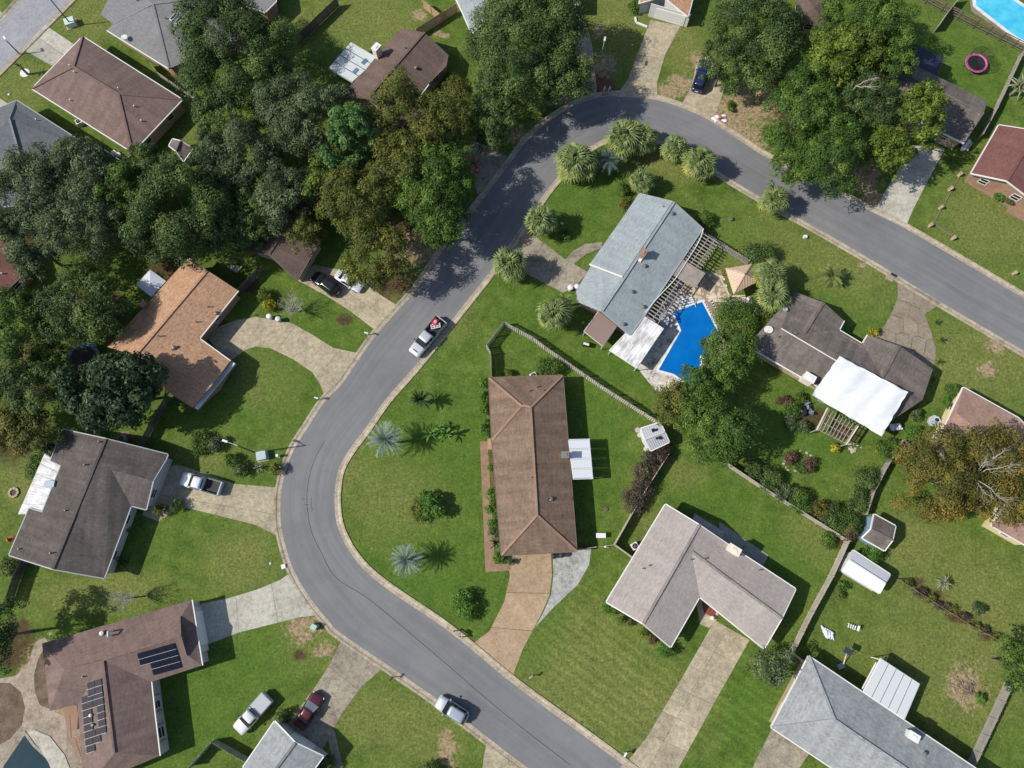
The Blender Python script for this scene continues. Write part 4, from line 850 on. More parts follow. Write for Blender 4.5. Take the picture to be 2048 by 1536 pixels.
# 15 warm grey house with white tarp
h15, R15, r15 = house('house', 'weathered grey brown house with two front gables and a white tarp over its back', dict(A=(1590, 584, E), G1=(1648, 605, 4.15), B=(1688, 641, E), I1=(1678, 660, E), I2=(1725, 688, E), I3=(1736, 670, E), G2=(1799, 692, 4.3), J=(1866, 738, E), J2=(1845, 800, E), K=(1770, 850, E), M=(1495, 691, E), V1=(1609, 666, 4.3), V2=(1765, 755, 4.3), RL=(1562, 657, 4.75), RR=(1790, 780, 4.75)),
    [['A', 'RL', 'V1', 'G1'], ['G1', 'V1', 'I1', 'B'], ['A', 'M', 'RL'], ['RL', 'RR', 'V2', 'I3', 'I2', 'I1', 'V1'], ['I3', 'V2', 'G2'], ['G2', 'V2', 'RR', 'J2', 'J'], ['RR', 'K', 'J2'], ['M', 'K', 'RR', 'RL']], s_gy, m_brt, [('G1', 'V1'), ('G2', 'V2')], s_gy, [('B', 'I1'), ('I1', 'I2'), ('I2', 'I3'), ('M', 'K')], m_trimw, vents=[(1556, 674), (1591, 668)])
MB().bar(R15.on(1562, 657, 0.06), R15.on(1674, 723, 0.06), 0.12, 0.08).build('ridge_cap', m_trimw, r15)
chimney(R15, r15, 1615, 758, 1.4, 0.95, 0.7, m_wbrick, m_trimw, -0.55)
# tarp
def tarp(label, corners, m, n=26, seed=2, amp=0.45):
    Q = [W(*c) for c in corners]; rs = random.Random(seed); b = MB(); P = []
    for i in range(n + 1):
        for j in range(n + 1):
            u, v = i / n, j / n; q = Q[0].lerp(Q[1], u).lerp(Q[3].lerp(Q[2], u), v)
            wv = 0.13 * math.sin(u * 9 + v * 5) * math.sin(v * 7 + 1) + 0.07 * math.sin(u * 23 + 3 * v) + 0.05 * math.sin((u + v) * 31)
            if u in (0, 1) or v in (0, 1): wv = 0.05 * math.sin((u + v) * 40)
            P.append(q + Vector((0.05 * amp * math.sin(v * 21), 0.05 * amp * math.sin(u * 19), (wv + 0.3 * math.sin(u * math.pi) * math.sin(v * math.pi)) * amp)))
    for i in range(n):
        for j in range(n):
            a = i * (n + 1) + j; q = [P[a], P[a + n + 1], P[a + n + 2], P[a + 1]]
            if (q[1] - q[0]).cross(q[2] - q[0]).z < 0: q.reverse()
            b.poly(q)
    o = b.build('tarp', m, None, True, (Q[0].x, Q[0].y, 0)); return tag(o, label, 'tarp')
m_tarp = mat('white_tarp', (0.575, 0.595, 0.61), 0.6, 0.05, 1.5, 6)
tarp('big white tarp stretched over the back roof of the grey brown house', [(1679, 712, 4.5), (1816, 784, 4.5), (1763, 873, 3.3), (1623, 790, 3.3)], m_tarp, 40, 2, 0.8)
pg = thing('pergola', 'weathered timber pergola frame below the white tarp', 'pergola', W(1665, 855)); m_gw = mat('grey_wood', (0.27, 0.235, 0.2), 0.9, 0.25)
a0, a1, b0, b1 = W(1655, 816, 2.7), W(1716, 852, 2.7), W(1633, 860, 2.6), W(1692, 889, 2.6)
for f in (0, 1): MB().bar(a0.lerp(a1, f), b0.lerp(b1, f), 0.16, 0.18).build('beam', mat('pale_beam', (0.55, 0.5, 0.42), 0.8, 0.15), pg)
for k in range(9): MB().bar(a0.lerp(a1, (k + .5) / 9) + Vector((0, 0, .12)), b0.lerp(b1, (k + .5) / 9) + Vector((0, 0, .12)), 0.1, 0.07).build('rafter', m_gw, pg)
for k in range(3): MB().bar(a0.lerp(b0, 0.25 + .35 * k) + Vector((0, 0, -.12)), a1.lerp(b1, 0.25 + .35 * k) + Vector((0, 0, -.12)), 0.1, 0.08).build('rafter', m_gw, pg)
for q in (b0, b1): MB().bar((q.x, q.y, 0), (q.x, q.y, 2.5), 0.13, 0.13).build('post', m_gw, pg)
# 16 pink-tan house with cream wall
h16, R16, r16 = house('house', 'pinkish tan roofed house with cream siding beside the autumn oak', dict(A=(1927, 775, E), B=(2037, 836, E), D=(2080, 880, E), G=(1980, 960, E), K=(1870, 895, E), P=(1913, 826, 4.5), Q=(1980, 880, 4.5)), [['A', 'P', 'Q', 'B'], ['A', 'K', 'P'], ['K', 'G', 'Q', 'P'], ['G', 'D', 'B', 'Q']], s_pk, m_sidy, None, None, None, m_trimw, over=0.3, vents=[(1916, 861)])
h16b, R16b, r16b = house('house', 'pinkish roof corner with cream wall below the autumn oak', dict(A=(1983, 1051, E), B=(2060, 1095, E), D=(2120, 1040, E), G=(2030, 985, E)), [['A', 'B', 'D', 'G']], s_pk, m_sidy, None, None, None, m_trimw, over=0.3)
# 17 pale taupe L house
h17, R17, r17 = house('house', 'L shaped house with pale taupe shingle roof at lower right', dict(A=(1331, 1009, E), P=(1398, 1050, 4.7), P2=(1460, 1092, E), B=(1591, 1178, E), G=(1563, 1237, 4.2), K=(1528, 1297, E), I=(1399, 1193, E), S=(1341, 1294, E), Q=(1286, 1247, 4.7), M=(1213, 1204, E), V=(1383, 1103, 4.2)),
    [['A', 'M', 'Q', 'P'], ['P', 'Q', 'S', 'I', 'V'], ['P', 'V', 'P2'], ['V', 'I', 'K', 'G'], ['P2', 'V', 'G', 'B']], s_lt, m_brt, [('P', 'Q'), ('V', 'G')], shingle('taupe_cap', (0.2, 0.175, 0.155), (0.34, 0.3, 0.28)), None, m_trimw, vents=[(1285, 1137), (1298, 1131), (1381, 1119), (1409, 1117), (1518, 1140)], over=0.4)
chimney(R17, r17, 1464, 1100, 1.5, 0.9, 0.9, m_wbrick, m_wbrick, -0.57)
pave('porch', [(1404, 1207), (1412, 1196), (1432, 1214), (1428, 1236), (1408, 1226)], mat('red_tile', (0.16, 0.05, 0.04), 0.7, 0.2), z=0.13)
# 18 silver roof bottom right
h18, R18, r18 = house('house', 'large silver shingle hip house at the lower right corner', dict(A=(1618, 1313, E), M=(1543, 1455, E), P=(1669, 1440, 5.2), Q=(1860, 1570, 5.2), D=(1760, 1600, E), B=(1985, 1560, E)), [['A', 'M', 'P'], ['M', 'D', 'Q', 'P'], ['A', 'P', 'Q', 'B'], ['B', 'Q', 'D']], s_g2, m_brt, [('A', 'P'), ('M', 'P'), ('P', 'Q')], s_g2, None, m_trimw, hats=[(1848, 1507)])
c_ = chimney(R18, r18, 1820, 1470, 1.2, 0.8, 0.8, m_sidw, m_trimw, -0.55)
sheet_roof('patio_cover', 'white panelled sunroom roof behind the large silver roofed house', 'patio cover', [(1762, 1317), (1840, 1368), (1810, 1438), (1727, 1384)], [2.5, 2.5, 2.75, 2.75], metalroof('grey_white_metal', (0.5, 0.52, 0.525), 0.06, (0.45, 0.46, 0.47)), m_trimw, 5, m_cap_d, gaph=0.008)
gl = thing('glass_wall', 'row of dark windows along the side of the white sunroom', 'window wall', W(1752, 1325))
for k in range(3):
    f0, f1 = k / 3 + .02, (k + 1) / 3 - .02; A, B = Vector(W(1752, 1325, 2.2)), Vector(W(1722, 1382, 2.2)); C0, D0 = W(1757, 1330, 0.6), W(1728, 1386, 0.6)
    MB().poly([A.lerp(B, f0), A.lerp(B, f1), C0.lerp(D0, f1), C0.lerp(D0, f0)]).build('pane', m_glass, gl); MB().bar(A.lerp(B, f0 - .02), C0.lerp(D0, f0 - .02), 0.08, 0.08).build('frame', m_trimw, gl)
MB().bar(W(1752, 1325, 2.25), W(1722, 1382, 2.25), 0.14, 0.1).build('frame', m_trimw, gl)
# other roofs peeping out
house('house', 'dark maroon roofed house at the left edge beside the oaks', dict(A=(-60, 470, E), B=(24, 488, E), D=(50, 545, E), G=(2, 590, E), K=(-80, 600, E), P=(-40, 530, 4.4)), [['A', 'P', 'B'], ['B', 'P', 'D'], ['D', 'P', 'G'], ['G', 'P', 'K'], ['K', 'P', 'A']], s_rb, m_brw, None, None, None, m_trimb, vents=[(6, 548)], ventm=m_ventw)
h20, R20, r20 = house('house', 'brown gable house whose carport faces the street under yellowing trees', dict(A=(497, 500, E), P=(538, 508, 4.3), B=(594, 560, E), D=(640, 480, E), Q=(590, 430, 4.3), G=(540, 432, E)), [['A', 'P', 'Q', 'G'], ['P', 'B', 'D', 'Q']], s_br2, m_brt, [('P', 'Q')], m_cap_d, None, m_trimb)
house('house', 'grey brown roof seen between the dark oaks at top right', dict(A=(1600, -20, E), B=(1660, -10, E), D=(1655, 55, E), G=(1590, 40, E), P=(1628, 15, 4.2)), [['A', 'P', 'B'], ['B', 'P', 'D'], ['D', 'P', 'G'], ['G', 'P', 'A']], s_br2, m_brt, None, None, None, m_trimb)
house('house', 'small brown roof corner at the top edge left of the grey fence', dict(A=(420, -60, E), B=(545, -40, E), D=(552, 2, E), G=(530, 24, E), K=(440, -4, E)), [['A', 'K', 'G', 'D', 'B']], s_mg, m_brw, None, None, None, m_trimw)
# sheds
def shed(label, V, F, rm, wm, cap=(), ov=0.12, fm=None): return house('shed', label, V, F, rm, wm, cap, rm, None, fm or m_trimw, over=ov, cat='shed', win=False, capw=0.18)
sh1, RS1, rs1 = shed('ribbed white metal garden shed with dark skylights by the picket fence', dict(A=(1282, 857, 2.0), P=(1290, 879, 2.6), B=(1302, 901, 2.0), D=(1338, 884, 2.0), Q=(1329, 864, 2.6), G=(1320, 845, 2.0)), [['A', 'P', 'Q', 'G'], ['P', 'B', 'D', 'Q']], metalroof('shed_metal', (0.42, 0.43, 0.45), 0.05, (0.35, 0.36, 0.38)), m_sidw, [('P', 'Q')])
for i in range(9):
    f = (i + .5) / 9
    for a_, b_ in (('A', 'G'), ('B', 'D')): MB().bar(RS1.V[a_].lerp(RS1.V[b_], f) + Vector((0, 0, .02)), RS1.V['P'].lerp(RS1.V['Q'], f) + Vector((0, 0, .01)), 0.04, 0.04).build('rib', m_trimg, rs1)
for x, y in ((1310, 861), (1317, 875)):
    a = RS1.on(x, y, 0.03)
    for s_ in (-.24, .24): MB().box(a + Vector((s_, 0, 0)), (0.4, 0.5, 0.06), 0.35).build('skylight', m_glass, rs1)
shed('small blue shed with weathered brown gable roof between the fences', dict(A=(1749, 1029, 2.2), P=(1743, 1058, 2.9), B=(1725, 1076, 2.2), D=(1769, 1101, 2.2), Q=(1785, 1080, 2.9), G=(1791, 1052, 2.2)), [['A', 'P', 'Q', 'G'], ['P', 'B', 'D', 'Q']], s_gy, m_sidb, [('P', 'Q')])
shed('plain white shed with white roof beside the blue shed', dict(A=(1707, 1101, 2.0), P=(1700, 1121, 2.75), B=(1686, 1142, 2.0), D=(1759, 1186, 2.0), Q=(1770, 1166, 2.75), G=(1780, 1149, 2.0)), [['A', 'P', 'Q', 'G'], ['P', 'B', 'D', 'Q']], mat('white_roof_sheet', (0.56, 0.57, 0.59), 0.5, 0.04), m_sidw, [('P', 'Q')])
shed('little taupe garden shed behind the brown hip roofed house', dict(A=(345, 278, 2.0), P=(361, 282, 2.7), B=(385, 297, 2.0), D=(367, 322, 2.0), Q=(352, 302, 2.7), G=(338, 291, 2.0)), [['A', 'G', 'Q', 'P'], ['P', 'Q', 'D', 'B']], s_gy, m_sidg, [('P', 'Q')])
# canopy square
cq = [W(300, 539, 2.4), W(332, 562, 2.4), W(303, 594, 2.4), W(272, 570, 2.4)]; ct0 = thing('canopy', 'square pale grey fabric canopy on posts beside the rust roof', 'canopy', (cq[0].x, cq[0].y, 0)); ap = W(300, 563, 2.9)
for k in range(4):
    A, B = cq[k], cq[(k + 1) % 4]; q = [A, B, ap] if (B - A).cross(ap - A).z > 0 else [B, A, ap]
    MB().poly(q).build('cloth_panel', mat('canopy_cloth', (0.5, 0.52, 0.58), 0.7, 0.05), ct0); c_ = A.lerp(ap, 0.04); MB().bar((c_.x, c_.y, 0), (c_.x, c_.y, 2.4), 0.06, 0.06).build('post', m_trimg, ct0)
# pool-side pergola along the grey-blue house
pp = thing('pergola', 'long weathered slatted pergola along the back of the grey blue house', 'pergola', W(1340, 600)); EA, EB = Vector(W(1404, 462, 2.45)), Vector(W(1287, 632, 2.45)); od = Vector((EB.y - EA.y, -(EB.x - EA.x), 0)).normalized()
if od.x < 0: od = -od
m_pw = mat('pergola_wood', (0.26, 0.235, 0.21), 0.9, 0.3)
for k in range(30):
    f = (k + .5) / 30; a = EA.lerp(EB, f); ln = 2.9 if f < .33 else 3.4 if f < .48 else 2.1 + .5 * math.sin(k)
    MB().bar(a + od * 0.15, a + od * ln + Vector((0, 0, -.05)), 0.13, 0.1).build('slat', m_pw, pp)
for k, o_ in enumerate((0.3, 1.3, 2.2)): MB().bar(EA + od * o_ + Vector((0, 0, -.14)), EB + od * o_ + Vector((0, 0, -.14)), 0.1, 0.12).build('beam', m_pw, pp)
for k in range(6):
    q = EA.lerp(EB, k / 5) + od * 2.0; MB().bar((q.x, q.y, 0), (q.x, q.y, 2.3), 0.12, 0.12).build('post', m_pw, pp)
A0, B0 = EA.lerp(EB, 0.34) + Vector((0, 0, .1)), EA.lerp(EB, 0.52) + Vector((0, 0, .1)); m_ptan = mat('tan_boards', (0.27, 0.235, 0.205), 0.85, 0.35)
for k in range(14): MB().bar(A0.lerp(B0, (k + .5) / 14) + od * 0.1, A0.lerp(B0, (k + .5) / 14) + od * 3.7, 0.16, 0.05).build('roof_board', m_ptan, pp)
rp = smooth_line([W(1407, 457, 2.9), W(1398, 482, 2.75), W(1380, 512, 2.7), W(1350, 558, 2.7), W(1320, 590, 2.7), W(1290, 625, 2.7)], 0.6); b = MB()
for i in range(len(rp) - 1): b.bar(rp[i], rp[i + 1], 0.1, 0.06)
tag(b.build('hose', m_ventw, None, False, (rp[0].x, rp[0].y, 0)), 'white hose curving over the slatted pergola by the pool', 'hose')
# ------------------------------------------------------------------ fences
def unit_mesh(name, sx, sy, sz, m):
    b = MB().box((0, 0, sz / 2), (sx, sy, sz)); o = b.build(name, m); me = o.data; bpy.data.objects.remove(o); return me
m_fg = mat('grey_fence_wood', (0.27, 0.25, 0.225), 0.9, 0.3, 3, 16); m_fd = mat('dark_fence_wood', (0.085, 0.075, 0.068), 0.9, 0.3, 3, 16)
m_ft = mat('tan_fence_wood', (0.36, 0.25, 0.15), 0.9, 0.25, 3, 16); m_fl2 = mat('pale_fence_wood', (0.36, 0.32, 0.27), 0.9, 0.25, 3, 16); m_fb = mat('brown_fence_wood', (0.17, 0.125, 0.1), 0.9, 0.3, 3, 16)
def fence(label, pts, h, m, single=True, style='picket', mp=None):
    T = [W(x, y, h) for x, y in pts]; G = [Vector((p.x, p.y, 0)) for p in T]
    root = thing('fence', label, 'fence', G[0]); mp = mp or m
    post = unit_mesh('post', 0.11, 0.11, h + 0.06, mp); pk = unit_mesh('picket', 0.135, 0.022, h - 0.08, m); n_single = 0; rest = MB()
    for i in range(len(G) - 1):
        a, c = G[i], G[i + 1]; ln = (c - a).length; d = (c - a) / ln; rz = math.atan2(d.y, d.x); nr = Vector((-d.y, d.x, 0)); nb = max(1, round(ln / 2.4))
        for k in range(nb + (1 if i == len(G) - 2 else 0)): inst('post', post, root, a + d * ln * k / nb - G[0], rz)
        if style == 'rails':
            for k in range(nb):
                p0, p1 = a + d * ln * k / nb, a + d * ln * (k + 1) / nb
                for z in (0.2, 0.6, 1.0, 1.4, 1.72): MB().bar(p0 + nr * .07 + Vector((0, 0, z)), p1 + nr * .07 + Vector((0, 0, z)), 0.03, 0.15).build('board', m, root)
            continue
        for k in range(nb):
            p0, p1 = a + d * ln * k / nb, a + d * ln * (k + 1) / nb
            for z in ((0.3, h - 0.3) if style != 'wire' else (h - 0.05,)): MB().bar(p0 + Vector((0, 0, z)), p1 + Vector((0, 0, z)), 0.045, 0.09).build('rail', mp, root)
        if style == 'wire': continue
        np_ = int(ln / 0.15)
        for k in range(np_):
            side = 0.038 if style == 'picket' or k % 2 else -0.038
            q = a + d * (k + .5) * ln / np_ + nr * side
            if single and n_single < 300:
                o = inst('picket', pk, root, q - G[0] + Vector((0, 0, 0.04)), rz + rnd.uniform(-.02, .02)); o.scale = (1, 1, rnd.uniform(.975, 1.02)); n_single += 1
            else: rest.box(q + Vector((0, 0, 0.04 + (h - .08) / 2)), (0.135, 0.022, (h - 0.08) * rnd.uniform(.98, 1.02)), rz)
    if rest.f: o = rest.build('pickets', m, root); o['kind'] = 'stuff'
    return root
fence('grey shadowbox picket fence running from the lawn to the ribbed white shed', [(983, 766), (981, 704), (973, 689), (1008, 643), (1066, 674), (1091, 693), (1199, 768), (1322, 846)], 1.75, mat('bleached_fence_wood', (0.5, 0.47, 0.43), 0.9, 0.25, 3, 16), True, 'shadow', m_fb)
fence('thin grey board fence from the dark hedge to the central house corner', [(1337, 909), (1289, 984), (1230, 1089), (1153, 1099)], 1.7, m_fl2, False)
fence('short grey fence joining the hedge fence to the taupe house', [(1230, 1089), (1267, 1116)], 1.7, m_fl2, False)
fence('long grey fence along shrubs behind the taupe house', [(1454, 925), (1536, 980), (1678, 1068), (1693, 1078)], 1.7, m_fl2, False)
fence('grey fence between the shrub garden and the autumn oak', [(1808, 880), (1775, 935), (1750, 983), (1735, 1028)], 1.7, m_fg, False)
fence('pale wide boarded fence between the taupe house and the white shed', [(1700, 1082), (1668, 1152), (1628, 1225), (1588, 1306)], 1.8, m_fl2, True)
fence('short fence from the pale fence to the silver roof corner', [(1588, 1306), (1612, 1326)], 1.7, m_fl2, False)
fence('low wire fence overgrown with brown vines in the lower right lawns', [(1800, 1160), (1870, 1205), (1940, 1250), (2012, 1288)], 1.1, m_fb, False, 'wire')
fence('grey brown picket fence beside the silver house at the lower right', [(2027, 1370), (1995, 1440), (1963, 1508), (1950, 1536)], 1.8, m_fg, True)
fence('dark picket fence at the left edge below the charcoal house', [(40, 1118), (22, 1158), (6, 1205)], 1.8, m_fd, True)
fence('corner fence beside the pickup parked on the grass', [(375, 1538), (421, 1486), (490, 1526)], 1.7, m_fg, False)
fence('dark grey picket fence running down from the top edge', [(672, -6), (630, 34), (591, 72)], 1.9, m_fd, True)
fence('tan new board fence between the brown gable house and the white gable', [(832, 57), (870, 33), (912, 7)], 1.9, m_ft, True)
fence('short orange board fence at the top edge beside the white deck', [(843, -2), (878, 26)], 1.8, m_ft, True)
fence('dark horizontal rail fence in front of the turquoise pool', [(1838, -22), (1862, -10), (1960, 40), (2066, 92)], 1.8, m_fb, True, 'rails', m_fd)
fence('grey fence line crossing the dark rail fence', [(1925, -12), (1898, 22), (1880, 48)], 1.8, m_fg, False)
fence('grey fence to the right of the pink trampoline', [(2050, 100), (2022, 160), (1996, 215), (1968, 266)], 1.6, m_fg, False)
fence('dark grey fence between the rust roof house and the carport', [(516, 532), (495, 556), (474, 576)], 1.8, m_fd, True)
fence('thin grey fence by the corner of the grey skylight house', [(297, 120), (311, 142), (360, 176), (416, 214)], 1.6, m_fg, False)
fence('thin pale fence behind the slate roofed house', [(195, 290), (220, 307), (244, 322)], 1.6, m_fg, False)
fence('narrow grey fence between the rust roof and the charcoal house', [(330, 790), (300, 842), (274, 890)], 1.7, m_fd, True)
fence('slatted grey fence from the pergola to the tan pavilion', [(1412, 465), (1455, 492), (1500, 520)], 1.7, m_fg, True, 'shadow')
fence('short pale fence between the vine mound and the weathered house', [(1512, 617), (1496, 644), (1479, 672)], 1.7, m_fl2, False)
fence('short brown fence under the autumn oak branches', [(1810, 880), (1834, 899)], 1.7, m_fb, False)
fence('short fence beside the charcoal house driveway wall', [(1870, 260), (1850, 250)], 1.4, m_fg, False)
# ------------------------------------------------------------------ trees, palms, shrubs
def crown_mesh(name, seed, rx, ry, rz, nl, lr, nleaf, leaf, m, cz, spread=1.0, fill=0.55, zlow=-0.35):
    rs = np.random.RandomState(seed)
    d = rs.normal(size=(nl, 3)); d /= np.linalg.norm(d, axis=1)[:, None]; d[:, 2] = np.where(d[:, 2] < zlow, -d[:, 2], d[:, 2])
    ang = np.arctan2(d[:, 1], d[:, 0]); ph = rs.rand(3) * 6.28
    outl = 1 + 0.13 * np.sin(2 * ang + ph[0]) + 0.11 * np.sin(3 * ang + ph[1]) + 0.08 * np.sin(5 * ang + ph[2])
    rr = (fill + (1 - fill) * rs.rand(nl) ** 0.5) * outl
    lrad = lr * rs.uniform(0.6, 1.3, nl)
    R = np.array([rx, ry, rz]); cen = d * np.maximum(R[None] - lrad[:, None] * 0.8, 0.1) * rr[:, None] * spread
    ltint = rs.uniform(0.15, 0.85, nl)
    w = lrad ** 2; li = rs.choice(nl, nleaf, p=w / w.sum())
    e = rs.normal(size=(nleaf, 3)); e /= np.linalg.norm(e, axis=1)[:, None]; e[:, 2] = np.where(e[:, 2] < -0.3, -e[:, 2], e[:, 2])
    lump = 1 + 0.22 * np.sin(e[:, 0] * 5 + li) * np.sin(e[:, 1] * 5 + li * 1.7) 
    pos = cen[li] + e * (lrad[li] * rs.uniform(0.62, 1.08, nleaf) * lump)[:, None] * np.array([1, 1, 0.8])
    nrm = e * 1.0 + np.array([0, 0, 0.2]) + rs.normal(size=(nleaf, 3)) * 0.36; nrm /= np.linalg.norm(nrm, axis=1)[:, None]
    t1 = np.cross(nrm, rs.normal(size=(nleaf, 3))); t1 /= np.linalg.norm(t1, axis=1)[:, None]; t2 = np.cross(nrm, t1)
    s = leaf * rs.uniform(0.6, 1.35, nleaf)[:, None]
    V = np.stack([pos - t1 * s, pos - t2 * s * 0.55 + t1 * s * .1, pos + t1 * s, pos + t2 * s * 0.55 + t1 * s * .1], 1); V[:, :, 2] += cz
    V = V.reshape(-1, 3)
    me = bpy.data.meshes.new(name); me.vertices.add(len(V)); me.vertices.foreach_set('co', V.ravel().astype(np.float32))
    me.loops.add(len(V)); me.loops.foreach_set('vertex_index', np.arange(len(V), dtype=np.int32))
    me.polygons.add(nleaf); me.polygons.foreach_set('loop_start', np.arange(0, len(V), 4, dtype=np.int32)); me.update(calc_edges=True)
    a = me.attributes.new('tint', 'FLOAT', 'FACE'); a.data.foreach_set('value', np.clip(ltint[li] + rs.normal(size=nleaf) * 0.16, 0, 1).astype(np.float32))
    me.materials.append(m); return me, cen + np.array([0, 0, cz])
LM = dict(
 dark=leafmat('oak_leaf', (0.0225, 0.045, 0.0131), (0.0619, 0.1087, 0.0263), (0.1406, 0.1969, 0.0469)),
 grey=leafmat('live_oak_leaf', (0.0368, 0.0598, 0.023), (0.0851, 0.1196, 0.0494), (0.161, 0.2012, 0.0978)),
 mid=leafmat('mid_leaf', (0.027, 0.0607, 0.0095), (0.0675, 0.1282, 0.0189), (0.135, 0.2093, 0.0351)),
 bright=leafmat('pine_leaf', (0.0345, 0.0862, 0.0172), (0.0805, 0.1667, 0.0403), (0.1495, 0.2415, 0.0747)),
 lime=leafmat('lime_leaf', (0.044, 0.077, 0.0088), (0.0935, 0.143, 0.0154), (0.176, 0.22, 0.033)),
 olive=leafmat('olive_leaf', (0.0462, 0.0638, 0.0121), (0.1045, 0.1232, 0.022), (0.2035, 0.1815, 0.033)),
 autumn=leafmat('autumn_leaf', (0.05, 0.055, 0.012), (0.125, 0.118, 0.022), (0.25, 0.155, 0.028)),
 gloss=leafmat('magnolia_leaf', (0.0112, 0.028, 0.0084), (0.0308, 0.063, 0.0196), (0.098, 0.14, 0.07), rough=0.6),
 hedge=leafmat('hedge_leaf', (0.04, 0.095, 0.012), (0.075, 0.165, 0.02), (0.12, 0.22, 0.035)),
 purple=leafmat('purple_leaf', (0.036, 0.024, 0.0168), (0.078, 0.06, 0.0408), (0.132, 0.114, 0.072)),
 red=leafmat('red_leaf', (0.05, 0.028, 0.016), (0.115, 0.066, 0.04), (0.18, 0.12, 0.07)),
 yellow=leafmat('yellow_leaf', (0.12, 0.12, 0.01), (0.3, 0.28, 0.02), (0.5, 0.45, 0.03)))
m_bark = mat('bark', (0.13, 0.105, 0.085), 0.95, 0.3); m_barkp = mat('pale_bark', (0.36, 0.33, 0.29), 0.9, 0.2)
tseed = [100]
def limbs(b, p, tip, r, n, seed):
    rs = random.Random(seed); q = p; 
    for k in range(n):
        f = (k + 1) / n; nx_ = p.lerp(tip, f) + Vector((rs.uniform(-.25, .25), rs.uniform(-.25, .25), rs.uniform(-.1, .2) )) * (0 if k == n - 1 else (tip - p).length * 0.12)
        b.tube(q, nx_, r * (1 - k / n * .75), r * (1 - (k + 1) / n * .75), 5, cap=False); q = nx_
def tree(label, kind, px, py, r, h, ry=None, leaf=0.135, dens=215, lobes=None, lr=None, fill=0.62, group=None, name='tree', limbn=7, rz=None, sub=None):
    """crown centre pixel, crown radius in pixels, tree height in metres"""
    tseed[0] += 1; sd_ = tseed[0]; ry = (ry or r) * 1.07; r = r * 1.07
    cz = h * 0.56; c = W(px, py, cz); rx_m = (W(px + r, py, cz) - c).length; ry_m = (W(px, py - ry, cz) - c).length; rz_m = rz or h * 0.42
    root = thing(name, label, 'tree', (c.x, c.y, 0), group=group)
    lr_ = lr or max(0.65, rx_m * 0.2); nl = lobes or int(max(14, 3.4 * rx_m * ry_m / (lr_ ** 2))); n = int(math.pi * rx_m * ry_m * dens)
    me, cen = crown_mesh('crown', sd_, rx_m, ry_m, rz_m, nl, lr_, n, leaf, LM[kind], cz, fill=fill); o = bpy.data.objects.new('crown', me); C.objects.link(o); o.parent = root
    b = MB(); o0 = Vector((c.x, c.y, 0)); fork = Vector((c.x, c.y, h * 0.3)); tr = 0.02 * h
    b.tube(o0, fork, tr * 1.25, tr * 0.9, 8)
    idx = np.random.RandomState(sd_).choice(len(cen), min(limbn, len(cen)), replace=False)
    for j, i in enumerate(idx): limbs(b, fork, Vector((c.x + cen[i][0], c.y + cen[i][1], cen[i][2])), tr * 0.45, 4, sd_ + j)
    b.build('trunk', m_bark, root); return root
T = tree
# top left mass
T('large dark oak at the top, its crown over the grey skylight roof', 'dark', 462, 100, 122, 12, 104)
T('dark tree below the large top oak, by the little taupe shed', 'dark', 455, 240, 62, 9, 66)
T('greyish live oak between the dark oaks and the patio roof', 'grey', 610, 230, 92, 11, 82)
T('greyish live oak below the first, above the carport house', 'grey', 500, 325, 76, 10, 66)
T('dim live oak right above the brown carport roof', 'grey', 575, 400, 72, 10, 58)
T('dark live oak in the shade left of the carport roof', 'dark', 515, 430, 46, 8, 55)
T('bright blue green pine beside the olive tree', 'bright', 705, 285, 54, 13, 70, leaf=0.17, dens=244)
T('lime green tree in front of the bright pine', 'lime', 660, 375, 58, 10, 55)
T('tall olive yellow tree reaching over the brown roof', 'olive', 805, 245, 72, 13, 95, fill=0.3, dens=141)
T('olive tree with thin branches beside the low brown roof', 'olive', 880, 255, 62, 12, 70, fill=0.3, dens=131)
T('full green and olive tree overhanging the red car drive', 'mid', 870, 370, 92, 12, 92)
T('orange tinged tree at the middle of the big street clump', 'olive', 725, 400, 84, 12, 78, fill=0.35, dens=179)
T('green olive tree leaning over the silver sedan', 'olive', 755, 520, 66, 10, 72, fill=0.35, dens=169)
T('small olive tree over the brown carport roof', 'olive', 615, 470, 40, 8, 34, fill=0.3, dens=131)
T('dark green tree at the kerb in the big street clump', 'mid', 880, 450, 58, 10, 52)
T('olive tree filling the middle of the street clump', 'olive', 810, 350, 80, 12, 80, fill=0.4, dens=159)
# top centre and right
T('big dark oak at the top centre above the curve', 'dark', 1048, 95, 126, 13, 112)
T('dark oak lobe hanging down to the kerb of the curve', 'dark', 990, 222, 58, 9, 66)
T('dark oak beside the lamp post and driveway', 'dark', 1105, 160, 78, 11, 62)
T('dark oak over the blue car driveway', 'dark', 1512, 70, 98, 12, 92)
T('small dark oak leaning over the blue parked car', 'dark', 1448, 128, 46, 9, 46)
T('mid green tree at the top edge left of the rail fence', 'mid', 1735, 45, 92, 12, 62)
T('bright green pine crown standing out of the right hand clump', 'lime', 1680, 118, 78, 13, 58, leaf=0.17, dens=235)
T('dark green tree on the left of the right hand clump', 'mid', 1600, 235, 84, 11, 84)
T('broad green tree hanging over the street on the right', 'mid', 1655, 305, 88, 11, 70)
T('lowest green tree of the right hand clump above the kerb', 'mid', 1590, 325, 58, 9, 48)
T('green tree beside the navy patio roof', 'mid', 1782, 130, 46, 12, 52, fill=0.4)
T('yellow green pine over the grey brown roof', 'lime', 1835, 240, 54, 12, 62, leaf=0.17, dens=120, fill=0.35)
T('yellow green pine over the pale driveway', 'lime', 1775, 305, 50, 10, 48, leaf=0.17, dens=105, fill=0.3)
T('dark tree filling the middle of the right hand clump', 'dark', 1725, 205, 66, 10, 62)
